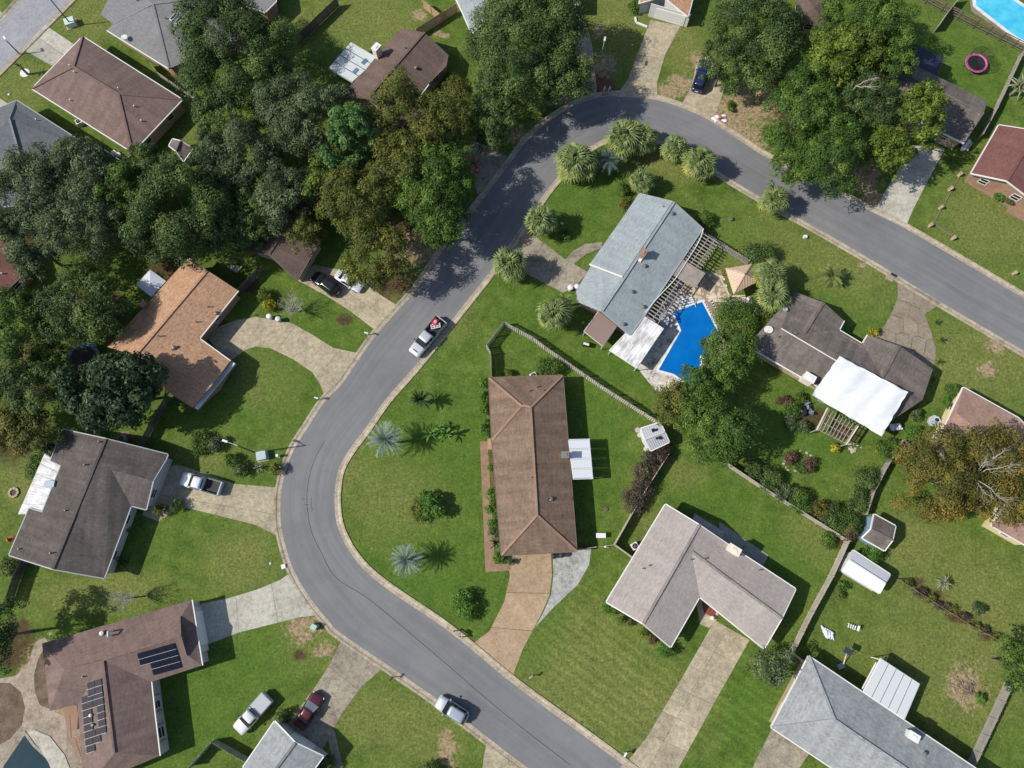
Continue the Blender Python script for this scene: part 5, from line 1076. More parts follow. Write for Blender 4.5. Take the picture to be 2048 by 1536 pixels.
# left mass
T('greyish oak at the left edge below the slate roof', 'grey', 60, 395, 92, 12, 90)
T('greyish oak beside the slate roofed house', 'grey', 165, 345, 80, 11, 62)
T('greyish dark oak in the middle of the left woods', 'grey', 175, 450, 94, 12, 76)
T('large dark oak above the rust roof house', 'dark', 362, 425, 106, 13, 100)
T('green tree in the left woods above the pale canopy', 'mid', 255, 400, 60, 11, 66)
T('dark oak left of the pale grey canopy', 'dark', 160, 615, 92, 9, 84)
T('mid green tree at the left edge below the maroon roof', 'mid', 48, 645, 68, 10, 66)
T('greyish oak above the maroon roof', 'grey', 75, 500, 62, 10, 58)
T('glossy dark magnolia over the rust roof corner', 'gloss', 226, 782, 96, 11, 84, leaf=0.24)
T('dim yellowish tree at the left edge above the charcoal house', 'olive', 50, 865, 70, 7, 56, fill=0.35)
T('dark shaded tree at the left edge beside the magnolia', 'dark', 60, 775, 74, 8, 60)
T('dark tree at the left edge beside the solar house', 'dark', 8, 1272, 42, 9, 70)
T('yellow green bushy tree at the edge of the left woods', 'mid', 100, 720, 42, 6, 38)
# right and centre
T('dark feathery green tree at the foot of the deep blue pool', 'mid', 1455, 715, 62, 8, 58)
T('olive brown tree at the end of the picket fence', 'olive', 1362, 812, 58, 8, 52, fill=0.4)
T('rounded green tree right of the ribbed white shed', 'mid', 1425, 860, 80, 9, 82)
T('dark oak between the left woods and the little shed', 'dark', 305, 345, 62, 10, 46)
T('greyish oak behind the little taupe shed', 'grey', 440, 320, 50, 9, 44)
T('shaded oak above the dark fence by the rust roof', 'dark', 465, 470, 56, 8, 46)
T('green tree joining the pool tree and the shed tree', 'mid', 1395, 775, 46, 8, 48)
T('huge autumn oak with bare pale limbs at the right edge', 'autumn', 1880, 955, 96, 11, 86)
T('orange autumn oak crown against the pinkish roof', 'autumn', 1975, 905, 82, 12, 66, fill=0.45, dens=151)
T('autumn oak crown at the right edge below the bare limbs', 'autumn', 1985, 1000, 76, 11, 54, fill=0.45, dens=151)
T('dark green tree at the right edge above the grey picket fence', 'mid', 2032, 1330, 44, 8, 60)
T('thin grey green tree beside the pale fence and slab driveway', 'grey', 1543, 1332, 42, 6, 44, fill=0.3, dens=113)
# bare limbs on two of the big trees
def twist(b, p, q, r, n, rs, amp=.14):
    ln = (q - p).length; a = p; dv = Vector((rs.uniform(-1, 1), rs.uniform(-1, 1), rs.uniform(-.3, .5))) * ln * amp
    for k in range(n):
        f = (k + 1) / n; c = p.lerp(q, f) + dv * math.sin(f * math.pi) + Vector((rs.uniform(-1, 1), rs.uniform(-1, 1), rs.uniform(-1, 1))) * ln * .03
        b.tube(a, c, r * (1 - .8 * k / n), r * (1 - .8 * (k + 1) / n), 5, cap=False); a = c
def bare_tree(label, px, py, r, h, m, n=26, name='bare_tree', base=0.0, seed=1):
    c = W(px, py, h * 0.6); o0 = Vector((c.x, c.y, base)); rs = random.Random(seed); root = thing(name, label, 'tree', (c.x, c.y, 0)); b = MB(); rm = (W(px + r, py, h * .6) - c).length
    top = Vector((c.x, c.y, h * 0.3)); b.tube(o0, top, 0.12, 0.08, 7); b.build('trunk', m, root)
    for k in range(n):
        a = k * 2.4 + rs.uniform(-.4, .4); q = top + Vector((math.cos(a) * rm * rs.uniform(.3, 1), math.sin(a) * rm * rs.uniform(.3, 1), h * rs.uniform(.25, .65))); b2 = MB(); twist(b2, top, q, 0.035, 4, rs, .2)
        for j in range(9):
            s_ = top.lerp(q, rs.uniform(.3, .95)); e_ = s_ + Vector((rs.uniform(-1, 1), rs.uniform(-1, 1), rs.uniform(0, .9))) * rm * .3; twist(b2, s_, e_, 0.016, 2, rs)
        b2.build('branch', m, root)
    return root
bare_tree('bare grey crepe myrtle on the grass by the rust house drive', 582, 612, 34, 4, m_barkp, 30, seed=3)
bare_tree('leafless grey tree on the lawn above the solar house', 243, 1198, 34, 5, m_barkp, 24, seed=4)
def dead_limbs(label, base, tips, r, zb, zt, seed):
    a = W(*base, zb); root = thing('dead_branch', label, 'branch', (a.x, a.y, 0)); rs = random.Random(seed)
    tb = MB(); tb.tube((a.x, a.y, 0), a, r * 1.2, r, 7); tb.build('trunk', m_barkp, root)
    for k, tip in enumerate(tips):
        q = W(*tip, zt); b2 = MB(); twist(b2, a, q, r * .8, 6, rs)
        for j in range(14):
            s_ = a.lerp(q, rs.uniform(.35, .95)); e_ = s_ + ((q - a) * .5 + Vector((rs.uniform(-1, 1), rs.uniform(-1, 1), rs.uniform(-.2, .4))) * (q - a).length * .7) * rs.uniform(.2, .45); twist(b2, s_, e_, r * .2, 4, rs)
            for i in range(2): s2 = s_.lerp(e_, rs.uniform(.3, .9)); twist(b2, s2, s2 + (e_ - s_) * .4 + Vector((rs.uniform(-1, 1), rs.uniform(-1, 1), .1)) * (e_ - s_).length * .4, r * .1, 2, rs)
        b2.build('branch', m_barkp, root)
dead_limbs('bare pale limbs spreading out of the autumn oak', (1945, 953), [(2012, 898), (2040, 930), (1976, 918), (1972, 990), (2015, 1005)], 0.085, 8.5, 11.6, 5)
dead_limbs('bare white branches in the right hand tree clump', (1712, 172), [(1755, 155), (1750, 173)], 0.07, 9.0, 12.0, 6)
# palms
m_fr = dict(sabal=mat('fan_frond', (0.15, 0.19, 0.05), 0.6, 0.3, 2, 8, spec=0.35), sabal2=mat('fan_frond_dark', (0.11, 0.15, 0.045), 0.55, 0.3, 2, 8, spec=0.35), sabal3=mat('fan_frond_yellow', (0.3, 0.27, 0.07), 0.65, 0.3, 2, 8), dry=mat('dry_frond', (0.32, 0.25, 0.08), 0.7, 0.3), silver=mat('silver_frond', (0.24, 0.31, 0.24), 0.6, 0.25), blue=mat('blue_frond', (0.09, 0.14, 0.11), 0.6, 0.3), cycad=mat('cycad_frond', (0.035, 0.07, 0.02), 0.45, 0.3, spec=0.5), banana=mat('banana_leaf', (0.07, 0.17, 0.02), 0.5, 0.25), agave=mat('agave_leaf', (0.2, 0.22, 0.14), 0.6, 0.2))
m_ptr = mat('palm_trunk', (0.22, 0.18, 0.14), 0.95, 0.3)
def fan_frond(m, ln=1.3, n=13, w=0.13, seed=0):
    rs = random.Random(seed); b = MB(); b.bar((0, 0, 0), (ln * .62, 0, ln * .1), 0.035, 0.02)
    o = Vector((ln * .58, 0, ln * .1)); tl = rs.uniform(-.5, .5)
    for k in range(n):
        a = math.radians(-125 + 250 * k / (n - 1)) + rs.uniform(-.06, .06); l_ = ln * 0.46 * (1.0 - .3 * abs(2 * k / (n - 1) - 1)) * rs.uniform(.88, 1.08); d = Vector((math.cos(a), math.sin(a), tl * math.sin(a) * .5)); s_ = Vector((-d.y, d.x, 0)) * w * .42
        p1 = o + d * l_ * .55 + Vector((0, 0, .05)); p2 = o + d * l_ + Vector((0, 0, -.45 * l_))
        b.poly([o, p1 - s_, p1 + s_]); b.poly([p1 - s_, p2, p1 + s_])
    ob = b.build('frond', m); me = ob.data; bpy.data.objects.remove(ob); return me
def feather(m, ln=1.7, n=14, w=0.06, ll=0.45, droop=0.5):
    b = MB(); P = [Vector((ln * t * (1 - .12 * t), 0, ln * (.5 * t - droop * 1.3 * t * t))) for t in [i / 8 for i in range(9)]]
    for i in range(8): b.bar(P[i], P[i + 1], 0.035 * (1 - i / 9), 0.02)
    for k in range(n):
        t = .15 + .83 * k / (n - 1); x = t * 8; i = min(int(x), 7); q = P[i].lerp(P[i + 1], x - i); l_ = ll * (1 - .55 * t)
        for s_ in (-1, 1):
            d = Vector((.55, s_ * .8, .25)).normalized(); e = q + d * l_ + Vector((0, 0, -.1 * l_)); wv = Vector((1, 0, 0)) * w * .5; b.poly([q - wv, q + wv, e] if s_ > 0 else [q + wv, q - wv, e])
    ob = b.build('frond', m); me = ob.data; bpy.data.objects.remove(ob); return me
def paddle(m, ln=1.4, w=0.3):
    b = MB(); P = [(0, .03), (.25, .05), (.4, w * .5), (.65, w * .55), (.9, w * .3), (1, .01)]; z = lambda t: ln * (.75 * t - .75 * t * t)
    for i in range(5):
        (t0, w0), (t1, w1) = P[i], P[i + 1]; b.poly([(ln * t0, 0, z(t0)), (ln * t0, -w0, z(t0) + .03), (ln * t1, -w1, z(t1) + .03), (ln * t1, 0, z(t1))][::1]); b.poly([(ln * t0, w0, z(t0) + .03), (ln * t0, 0, z(t0)), (ln * t1, 0, z(t1)), (ln * t1, w1, z(t1) + .03)])
    ob = b.build('frond', m); me = ob.data; bpy.data.objects.remove(ob); return me
FR = dict(sabal=[fan_frond(m_fr['sabal'], 1.35, seed=1), fan_frond(m_fr['sabal2'], 1.2, seed=2), fan_frond(m_fr['sabal3'], 1.25, seed=3), fan_frond(m_fr['dry'], 1.2, seed=4)], silver=[feather(m_fr['silver'], 1.75, 16, .045, .28)], blue=[feather(m_fr['blue'], 1.5, 16, .08, .4)], cycad=[feather(m_fr['cycad'], 1.35, 18, .07, .3, .35)], banana=[paddle(m_fr['banana'], 1.5, .26)], agave=[paddle(m_fr['agave'], .8, .09)], pin=[feather(m_fr['sabal'], 1.5, 16, .08, .45)])
def palm(label, kind, px, py, rpx, h, n=46, name='palm_tree', group=None, seed=0, cat='palm'):
    """px,py is the crown centre"""
    rs = random.Random(int(px * 7 + py)); c = W(px, py, h); R = (W(px + rpx, py, h) - c).length * (.92 if kind == 'sabal' else 1)
    root = thing(name, label, cat, (c.x, c.y, 0), rs.random() * 6 * 0, group, local=True); ms = FR[kind]; L_ = {'sabal': 1.12, 'silver': 1.55, 'blue': 1.3, 'cycad': 1.18, 'banana': 1.5, 'agave': .8, 'pin': 1.3}[kind]; s0 = R / L_
    if h > 0.5:
        b = MB(); b.lathe((0, 0, 0), [(.2, 0), (.17, h * .4), (.2, h * .85), (.12, h)], 9); b.build('trunk', m_ptr, root)
    for k in range(n):
        f = (k + .5) / n; el = math.radians(78 - 128 * f ** .85) if kind == 'sabal' else math.radians(82 - 92 * f); az = k * 2.39996 + rs.uniform(-.3, .3); el += rs.uniform(-.16, .16) if kind == 'sabal' else 0
        me = ms[k % min(2, len(ms))]
        if kind == 'sabal': me = ms[3] if f > .93 else ms[2] if (f > .7 and k % 2) else ms[1] if f < .45 else ms[0]
        o = bpy.data.objects.new('frond', me); C.objects.link(o); o.parent = root; o.location = (0, 0, max(h, .08)); o.rotation_euler = (rs.uniform(-.5, .5), -el, az); q = s0 * rs.uniform(.72, 1.1); o.scale = (q, q, q)
    return root
G1 = 'cabbage palms along the curve'
for px, py, r, h, lb in [(1152, 326, 42, 3.0, 'broad cabbage palm at the left end of the curve palms'), (1215, 322, 26, 2.2, None), (1250, 277, 40, 3.4, 'tallest full cabbage palm at the top of the curve'), (1285, 278, 32, 2.8, 'cabbage palm touching the tallest one on its right'), (1350, 298, 29, 2.6, 'small cabbage palm in a round mulch ring by the kerb'), (1399, 325, 35, 3.0, 'cabbage palm nearest the kerb at the right of the curve'), (1283, 362, 27, 2.4, 'cabbage palm just above the grey blue roof'), (1082, 441, 34, 3.0, 'cabbage palm at the corner of the worn driveway'), (1021, 528, 38, 3.4, 'cabbage palm between the street and the worn driveway'), (1108, 628, 37, 4.2, 'yellow skirted cabbage palm at the end of the pool house'), (1548, 399, 32, 3.0, 'lone cabbage palm at the street edge right of the curve'), (1540, 548, 34, 3.4, 'cabbage palm right behind the tan pavilion'), (1548, 590, 36, 3.2, 'cabbage palm below the pavilion, with golden lower fronds'), (1660, 552, 24, 1.0, None)]:
    if lb: palm(lb, 'sabal', px, py, r, h, 84, group=G1)
palm('blue grey pindo palm among the green curve palms', 'blue', 1216, 322, 27, 2.4, 40)
palm('round pale green palm alone on the lawn above the weathered house', 'pin', 1660, 552, 26, 1.2, 44)
palm('big silver palm on the front lawn by the bend', 'silver', 773, 880, 38, 3.0, 130)
palm('smaller silver palm on the front lawn, nearest the street', 'silver', 815, 1120, 35, 2.6, 120)
palm('dark spiky cycad on the front lawn', 'cycad', 840, 800, 24, 1.6, 40)
for k, (x, y, r) in enumerate(((862, 868, 22), (893, 868, 24), (880, 856, 20))): palm(('left bright banana like clump beside the big silver palm', 'right bright banana like clump nearer the central house', 'middle bright banana like clump a little higher up the lawn')[k], 'banana', x, y, r, 0.9, 13, 'banana_plant', 'leafy clump beside the silver palm', cat='plant')
palm('tiny palm in a white ring at the top left lawn', 'pin', 40, 133, 10, 1.8, 16)
palm('dry spiky yucca beside the vine fence', 'agave', 1885, 1165, 18, 0.6, 34, 'yucca', cat='plant')
palm('dark low palm at the corner of the central house', 'cycad', 992, 1085, 15, 0.6, 24, 'low_palm', cat='palm')
palm('feathery palm at the right edge by the grey fence', 'agave', 2036, 175, 26, 2.0, 40, 'pampas_plant', cat='plant')
palm('palm half hidden behind the central trees at the pool house end', 'pin', 1128, 600, 18, 2.6, 22)
palm('small spiky agave in the roadside bed', 'agave', 487, 940, 12, 0.2, 22, 'agave', cat='plant')
palm('straw coloured grass tuft in the roadside bed', 'agave', 518, 936, 14, 0.2, 26, 'dry_tuft', cat='plant')
# shrubs
def shrub(label, kind, px, py, r, h, ry=None, leaf=0.1, dens=300, group=None, name='shrub', fill=0.72):
    tseed[0] += 1; c = W(px, py, h * .5); ry = (ry or r) * 1.22; r = r * 1.22; rx_m = (W(px + r, py, h * .5) - c).length; ry_m = (W(px, py - ry, h * .5) - c).length
    root = thing(name, label, 'bush', (c.x, c.y, 0), group=group)
    me, cen = crown_mesh('foliage', tseed[0], rx_m, ry_m, h * .55, int(16 + 6 * rx_m), max(.22, rx_m * .4), int(max(160, math.pi * rx_m * ry_m * dens)), leaf, LM[kind], h * .5, fill=fill, zlow=-.85); o = bpy.data.objects.new('foliage', me); C.objects.link(o); o.parent = root
    MB().tube((c.x, c.y, 0), (c.x, c.y, h * .6), .06, .04, 6).build('stem', m_bark, root); return root
Sb = shrub
Sb('round clipped bush alone on the lawn beside the tan driveway', 'hedge', 930, 1208, 26, 1.8, 26, leaf=.13)
Sb('dark leaved shrub mound on the front lawn left half', 'olive', 842, 1018, 18, 1.3, 26)
Sb('bright curly leaved bush on the front lawn', 'hedge', 863, 1012, 25, 2.2, 25, leaf=.16)
for i, (x, y, r, ry, lb) in enumerate([(967, 767, 9, 10, 'foundation bush at the top corner of the central house'), (968, 792, 10, 12, 'second foundation bush down the west wall'), (968, 825, 10, 16, 'long loose foundation bush by the west hip'), (969, 861, 11, 13, 'foundation bush just above the brick walk'), (985, 990, 12, 14, 'upper clipped cube bush beside the brick walk'), (985, 1018, 12, 12, 'second clipped cube bush beside the brick walk'), (986, 1043, 12, 12, 'third clipped cube bush beside the brick walk'), (988, 1065, 12, 9, 'lowest clipped bush above the low dark palm'), (1000, 1116, 14, 11, 'round bush at the end of the brick walk'), (983, 935, 7, 8, 'small bright plant in the red mulch bed'), (984, 910, 8, 6, 'little shrub under the porch bench'), (1020, 1123, 8, 6, 'small dark bush beside the tan driveway top')]):
    Sb(lb, 'hedge' if 'dark' not in lb else 'dark', x, y, r, 1.1, ry, group='foundation bushes of the central house')
Sb('feathery bamboo like bush at the top of the central house', 'mid', 1098, 735, 26, 2.0, 18)
Sb('reddish green shrub by the central house top wall', 'olive', 1018, 745, 8, 1.2, 7)
for i, (x, y, r, lb) in enumerate([(1268, 1000, 24, 'lowest brown purple bush of the fence hedge'), (1285, 975, 22, 'brown purple hedge bush second from the bottom'), (1287, 945, 20, 'brown purple hedge bush in the middle'), (1300, 925, 20, 'brown purple hedge bush fourth from the bottom'), (1322, 908, 20, 'brown purple hedge bush next to the ribbed shed')]): Sb(lb, 'purple', x, y, r, 1.9, r * 1.05, group='purple hedge bushes by the fence')
palm('bright green spiky plant among the brown purple hedge', 'banana', 1291, 940, 10, 1.7, 12, 'spiky_plant', cat='plant')
Sb('mound of flowering vine on the pool fence', 'mid', 1470, 632, 42, 2.0, 34, dens=330)
Sb('lower vine mound hanging over the pool edge', 'olive', 1475, 668, 34, 1.9, 28, dens=300)
Sb('dark shrub behind the tan pavilion', 'dark', 1518, 506, 34, 2.0, 20)
Sb('golden bush beside the tan pavilion', 'autumn', 1522, 540, 16, 1.8, 26)
Sb('dark green bush below the palm pair', 'dark', 1530, 615, 34, 1.8, 18)
for x, y, r, k, lb in [(1455, 905, 16, 'mid', 'shrub at the upper end of the shrub border fence'), (1510, 940, 18, 'dark', 'second shrub along the border fence'), (1540, 960, 24, 'dark', 'large dark shrub along the border fence'), (1566, 985, 18, 'grey', 'greyish shrub along the border fence'), (1600, 1000, 24, 'mid', 'round green shrub in the middle of the border'), (1634, 1020, 18, 'autumn', 'golden shrub along the border fence'), (1660, 1030, 22, 'dark', 'dark shrub near the blue shed corner'), (1690, 1045, 28, 'mid', 'bushy green shrub touching the blue shed'), (1698, 1060, 18, 'red', 'reddish shrub at the end of the border'), (1655, 1080, 17, 'mid', 'small round bush on the lawn by the pale fence'), (1735, 960, 24, 'dark', 'dark shrub against the garden fence'), (1715, 1000, 24, 'dark', 'dark shrub below it along the garden fence'), (1780, 900, 24, 'mid', 'green shrub at the top of the garden fence'), (1760, 897, 14, 'lime', 'yellow green shrub left of the garden fence top'), (1826, 867, 16, 'hedge', 'bright round bush between the tarp and the cream wall'), (1740, 1112, 20, 'hedge', 'bright bush over the white shed roof'), (1670, 896, 9, 'yellow', 'small yellow bush on the grass by the pergola'), (1746, 664, 9, 'yellow', 'bright yellow bush by the cracked driveway'), (1585, 815, 16, 'mid', 'green shrub left of the garden patio'), (1582, 845, 15, 'grey', 'grey green shrub at the garden patio edge'), (1608, 855, 13, 'grey', 'small grey shrub below the garden patio'), (1570, 805, 14, 'red', 'reddish shrub at the garden bed edge'), (1600, 795, 12, 'mid', 'tiny shrub by the weathered roof eave'), (1582, 915, 14, 'red', 'red leaved shrub in the round flower island'), (1618, 930, 14, 'red', 'second red shrub in the round flower island'), (1600, 935, 12, 'mid', 'green plant in the round flower island'), (1905, 785, 16, 'mid', 'shrub at the top corner of the cream wall'), (1900, 805, 14, 'hedge', 'bright shrub along the cream wall'), (1835, 790, 11, 'grey', 'wispy shrub by the weathered house side'), (1830, 830, 12, 'grey', 'wispy shrub below the boat cover')]: Sb(lb, k, x, y, r, 1.4 if r < 18 else 2.2)
for k, (x, y) in enumerate(((1880, 645), (1890, 680), (1886, 724), (1872, 760))): palm('small dark cycad right of the cracked driveway', 'cycad', x - 8, y, 9, 0.4, 14, 'cycad', 'row of small cycads right of the cracked driveway', cat='plant')
for x, y, r, k, lb in [(1222, 1210, 18, 'hedge', 'round bush at the west corner of the taupe house'), (1243, 1238, 8, 'lime', 'yellow green plant along the taupe house front'), (1262, 1246, 6, 'red', 'small reddish plant along the taupe house front'), (1288, 1265, 10, 'lime', 'pale plant in the taupe house front bed'), (1306, 1280, 9, 'red', 'red plant in the taupe house front bed'), (1333, 1298, 18, 'hedge', 'round bush at the south corner of the taupe house'), (463, 920, 13, 'mid', 'small round shrub in the roadside bed'), (480, 938, 16, 'dark', 'dark shrub in the roadside bed'), (552, 938, 12, 'olive', 'shrub at the kerb end of the roadside bed'), (400, 885, 22, 'mid', 'loose shrub on the lawn beside the charcoal house'), (430, 888, 16, 'grey', 'twiggy shrub beside the lawn shrub'), (355, 1010, 12, 'dark', 'dark bush beside the charcoal house garage'), (322, 1020, 12, 'olive', 'small brown bush at the charcoal house walk'), (250, 1060, 10, 'dark', 'bush under the charcoal house windows'), (245, 1120, 10, 'dark', 'second bush under the charcoal house windows'), (565, 1432, 13, 'dark', 'round dark bush at the silver garage corner'), (655, 1530, 16, 'dark', 'dark bush beside the narrow front walk'), (860, 1545, 22, 'dark', 'dark bush at the bottom edge of the lawn'), (2020, 400, 8, 'mid', 'small bush at the brick porch on the right'), (2000, 392, 10, 'hedge', 'round bush below the brick house window'), (1460, 212, 9, 'lime', 'small tuft on the bare sand by the blue car'), (1410, 690, 12, 'mid', 'fern at the pool edge under the green tree'), (1270, 12, 12, 'mid', 'bush beside the white garage'), (1245, 380, 12, 'mid', 'shrub at the roof corner of the pool house'), (1255, 410, 16, 'olive', 'loose shrub along the pool house front'), (1410, 440, 16, 'mid', 'shrub at the right end of the pool house'), (1130, 470, 10, 'dark', 'low plant by the pool house walk'), (905, 170, 22, 'olive', 'olive shrub in the brown house yard'), (60, 735, 30, 'olive', 'brownish shrub in the left woods'), (75, 935, 24, 'mid', 'shrub at the charcoal house back corner'), (105, 905, 20, 'dark', 'dark shrub over the charcoal roof corner'), (530, 590, 14, 'lime', 'yellow green bush by the rust house fence'), (540, 610, 12, 'yellow', 'small yellowish bush by the trash bins'), (1955, 1220, 12, 'grey', 'grey bush by the vine fence'), (1685, 1372 - 200, 10, 'mid', 'small bush beside the white shed door'), (1680, 1190, 8, 'olive', 'tuft on the lawn below the white shed'), (20, 1135, 20, 'dark', 'dark shrub at the charcoal house lower corner'), (1960, 1395, 11, 'hedge', 'bright weed beside the burn pile')]: Sb(lb, k, x, y, r, 1.0 if r < 12 else 1.6)
for k in range(9):
    x = 1815 + k * 22 + rnd.uniform(-4, 4); y = 1168 + k * 13.4 + rnd.uniform(-4, 4); Sb('tangle of brown vine on the low wire fence', 'purple' if k % 2 else 'olive', x, y, rnd.uniform(10, 15), 0.9, 8, dens=300, group='vine tangles on the low fence', name='vine')
# ------------------------------------------------------------------ vehicles
def paint(name, col, metal=0.3, rough=0.3):
    m, t, p = nt(name); p.inputs['Base Color'].default_value = rgb(col); p.inputs['Metallic'].default_value = metal; p.inputs['Roughness'].default_value = rough
    p.inputs['Coat Weight'].default_value = 0.6; p.inputs['Coat Roughness'].default_value = 0.08; return m
m_tyre2 = mat('rubber', (0.02, 0.02, 0.02), 0.9, 0.1); m_rim = mat('rim_metal', (0.45, 0.45, 0.46), 0.35, 0.1, metal=0.7); m_blk = mat('black_plastic', (0.02, 0.02, 0.022), 0.6, 0.2)
m_carg, t, p = nt('car_glass'); p.inputs['Base Color'].default_value = (0.02, 0.028, 0.032, 1); p.inputs['Roughness'].default_value = 0.05; p.inputs['Coat Weight'].default_value = 0.5
m_hl, t, p = nt('headlight_glass'); p.inputs['Base Color'].default_value = (0.6, 0.62, 0.64, 1); p.inputs['Roughness'].default_value = 0.1
m_tl, t, p = nt('taillight_glass'); p.inputs['Base Color'].default_value = (0.3, 0.01, 0.01, 1); p.inputs['Roughness'].default_value = 0.15
def loft(b, st, zf, n=6):
    """st: (x, half width, z bottom, z top); rounded shoulders"""
    R = []
    for x, w, z0, z1 in st:
        h = z1 - z0; ring = [(w * .96, z0), (w, z0 + h * .35), (w * .985, z0 + h * .72), (w * .9, z0 + h * .95), (w * .6, z1)]
        R.append([Vector((x, y, z)) for y, z in ring] + [Vector((x, -y, z)) for y, z in reversed(ring)])
    for i in range(len(R) - 1):
        k = len(R[i])
        for j in range(k): b.poly([R[i][j], R[i + 1][j], R[i + 1][(j + 1) % k], R[i][(j + 1) % k]][::-1])
    b.poly(R[0][::-1]); b.poly(R[-1])
def vehicle(name, label, cat, front, rear, kind, col, width=1.84, glass_col=None, bedm=None, rails=True):
    A, B = W(*front, .7), W(*rear, .7); A.z = B.z = 0; ctr = (A + B) / 2; d = A - B; Ln = d.length; rz = math.atan2(d.y, d.x)
    root = thing(name, label, cat, ctr, rz, 'vehicles parked along the street and drives', local=True); h = Ln / 2; w = width / 2; m = paint(name + '_paint', col)
    b = MB()
    if kind == 'pickup':
        cb0, cb1 = h - Ln * .47, h - Ln * .245       # rear of cab, base of windshield
        cb0 = -Ln * .06
        loft(b, [(h, w * .72, .45, .85), (h - .12, w * .9, .36, 1.02), (h - .5, w * .97, .3, 1.1), (cb1, w, .3, 1.16), (cb0, w, .3, 1.14)], 0); b.build('body', m, root, True)
        c = MB(); zr = 1.86; loft(c, [(cb1 - .62, w * .78, 1.1, zr - .02), (cb1 - .95, w * .8, 1.1, zr + .01), (cb0 + .2, w * .8, 1.1, zr), (cb0 + .02, w * .78, 1.1, zr - .05)], 0); c.build('cab', m, root, True)
        wsx0, wsx1, zr0 = cb1 + .05, cb1 - .68, zr - .05
        sidex = (cb1 - .35, cb0 + .25)
        bd = MB(); x0, x1 = -h + .06, cb0 - .04
        for s_ in (-1, 1): bd.box(((x0 + x1) / 2, s_ * (w - .07), .82), (x1 - x0, .14, .72))
        bd.box((x1 - .05, 0, .82), (.1, 2 * w - .2, .7)); bd.build('bed_wall', m, root)
        MB().box(((x0 + x1) / 2, 0, .66), (x1 - x0 - .02, 2 * w - .26, .08)).build('bed_floor', bedm or m_blk, root)
        for s_ in (-1, 1): MB().box(((x0 + x1) / 2, s_ * (w - .07), 1.19), (x1 - x0, .1, .03)).build('bed_rail', m_blk, root)
        MB().box((x0 - .02, 0, .84), (.09, 2 * w - .06, .68)).build('tailgate', m, root); MB().box((-h + .0, 0, .48), (.16, 2 * w - .1, .16)).build('bumper', m_rim, root)
        rg = [(cb0 - .005, w * .6, 1.25), (cb0 + .05, w * .55, 1.72)]
    else:
        suv = kind == 'suv'; zt = 1.7 if suv else 1.44; belt = 1.02 if suv else .9
        loft(b, [(h, w * .62, .42, .66), (h - .1, w * .82, .32, .74), (h - .42, w * .95, .26, belt - .12), (h - Ln * .26, w, .24, belt), (0, w, .24, belt + .02), (-h + Ln * .2, w, .25, belt + .03), (-h + .3, w * .94, .28, belt - (.0 if suv else .02)), (-h + .06, w * .84, .34, belt - .1), (-h, w * .66, .45, .78)], 0); b.build('body', m, root, True)
        fx, rx = h - Ln * .42, (-h + Ln * .09 if suv else -h + Ln * .3)
        wsx0, wsx1 = h - Ln * .27, fx; zr = zt; zr0 = zt - .05
        c = MB(); loft(c, [(fx + .06, w * .68, belt - .05, zt - .04), (fx - .3, w * .73, belt - .05, zt), (rx + .4, w * .73, belt - .05, zt - .01), (rx + .03, w * .68, belt - .05, zt - .06)], 0); c.build('roof', m, root, True)
        sidex = (fx + .25, rx + .1); rg = [(-h + Ln * (.03 if suv else .17), w * .8, belt + .02), (rx + .02, w * .66, zt - .06)]
        if suv and rails:
            for s_ in (-1, 1): MB().box(((fx + rx) / 2, s_ * w * .66, zt + .0), (abs(fx - rx) * .8, .05, .05)).build('roof_rail', m_blk, root)
    zb = 1.12 if kind == 'pickup' else (1.0 if kind == 'suv' else .88)
    def glass(q, nm='windshield', mm=None): bb = MB(); bb.poly(q); bb.poly([v for v in q[::-1]]); return bb.build(nm, mm or m_carg, root)
    glass([Vector((wsx0, -w * .86, zb + .02)), Vector((wsx0, w * .86, zb + .02)), Vector((wsx1, w * .72, zr0 + .03)), Vector((wsx1, -w * .72, zr0 + .03))], 'windshield', glass_col)
    glass([Vector((rg[0][0], rg[0][1], rg[0][2])), Vector((rg[0][0], -rg[0][1], rg[0][2])), Vector((rg[1][0], -rg[1][1], rg[1][2] + .02)), Vector((rg[1][0], rg[1][1], rg[1][2] + .02))], 'rear_window')
    for s_ in (-1, 1):
        x0, x1 = sidex; xm = (x0 + x1) / 2
        for a_, c_ in ((x0, xm + .04), (xm - .04, x1)): glass([Vector((a_, s_ * w * .93, zb + .04)), Vector((c_, s_ * w * .93, zb + .04)), Vector((c_, s_ * w * .8, zr0 - .06)), Vector((a_ - (.25 if a_ == x0 else 0), s_ * w * .8, zr0 - .06))], 'side_window')
        MB().box((wsx0 - .25, s_ * (w + .1), zb + .08), (.16, .2, .15)).build('mirror', m if kind != 'pickup' else m_blk, root)
        MB().box((h - .22, s_ * w * .7, .66 if kind != 'pickup' else .84), (.2, .32, .13), -s_ * .35).build('headlight', m_hl, root)
        MB().box((-h + .1, s_ * w * .76, .8), (.1, .2, .26 if kind != 'sedan' else .14)).build('taillight', m_tl, root)
        for x in (h - Ln * .185, -h + Ln * .2):
            ty = MB().tube((x, s_ * (w - .24), .34), (x, s_ * (w + .01), .34), .34, .34, 14).build('wheel', m_tyre2, root); MB().tube((x, s_ * (w - .02), .34), (x, s_ * (w + .02), .34), .21, .2, 10).build('rim', m_rim, ty)
    MB().box((h - .01, 0, .55), (.06, w * 1.1, .2)).build('grille', m_blk, root); MB().box((-h - .01, 0, .68), (.03, .5, .14)).build('number_plate', m_white, root)
    return root, Ln
silver = (0.5, 0.53, 0.56); white = (0.7, 0.71, 0.72)
v1, l1 = vehicle('pickup_truck', 'silver pickup truck with black loaded bed stopped on the street', 'pickup truck', (826, 709), (884, 640), 'pickup', silver, 1.95)
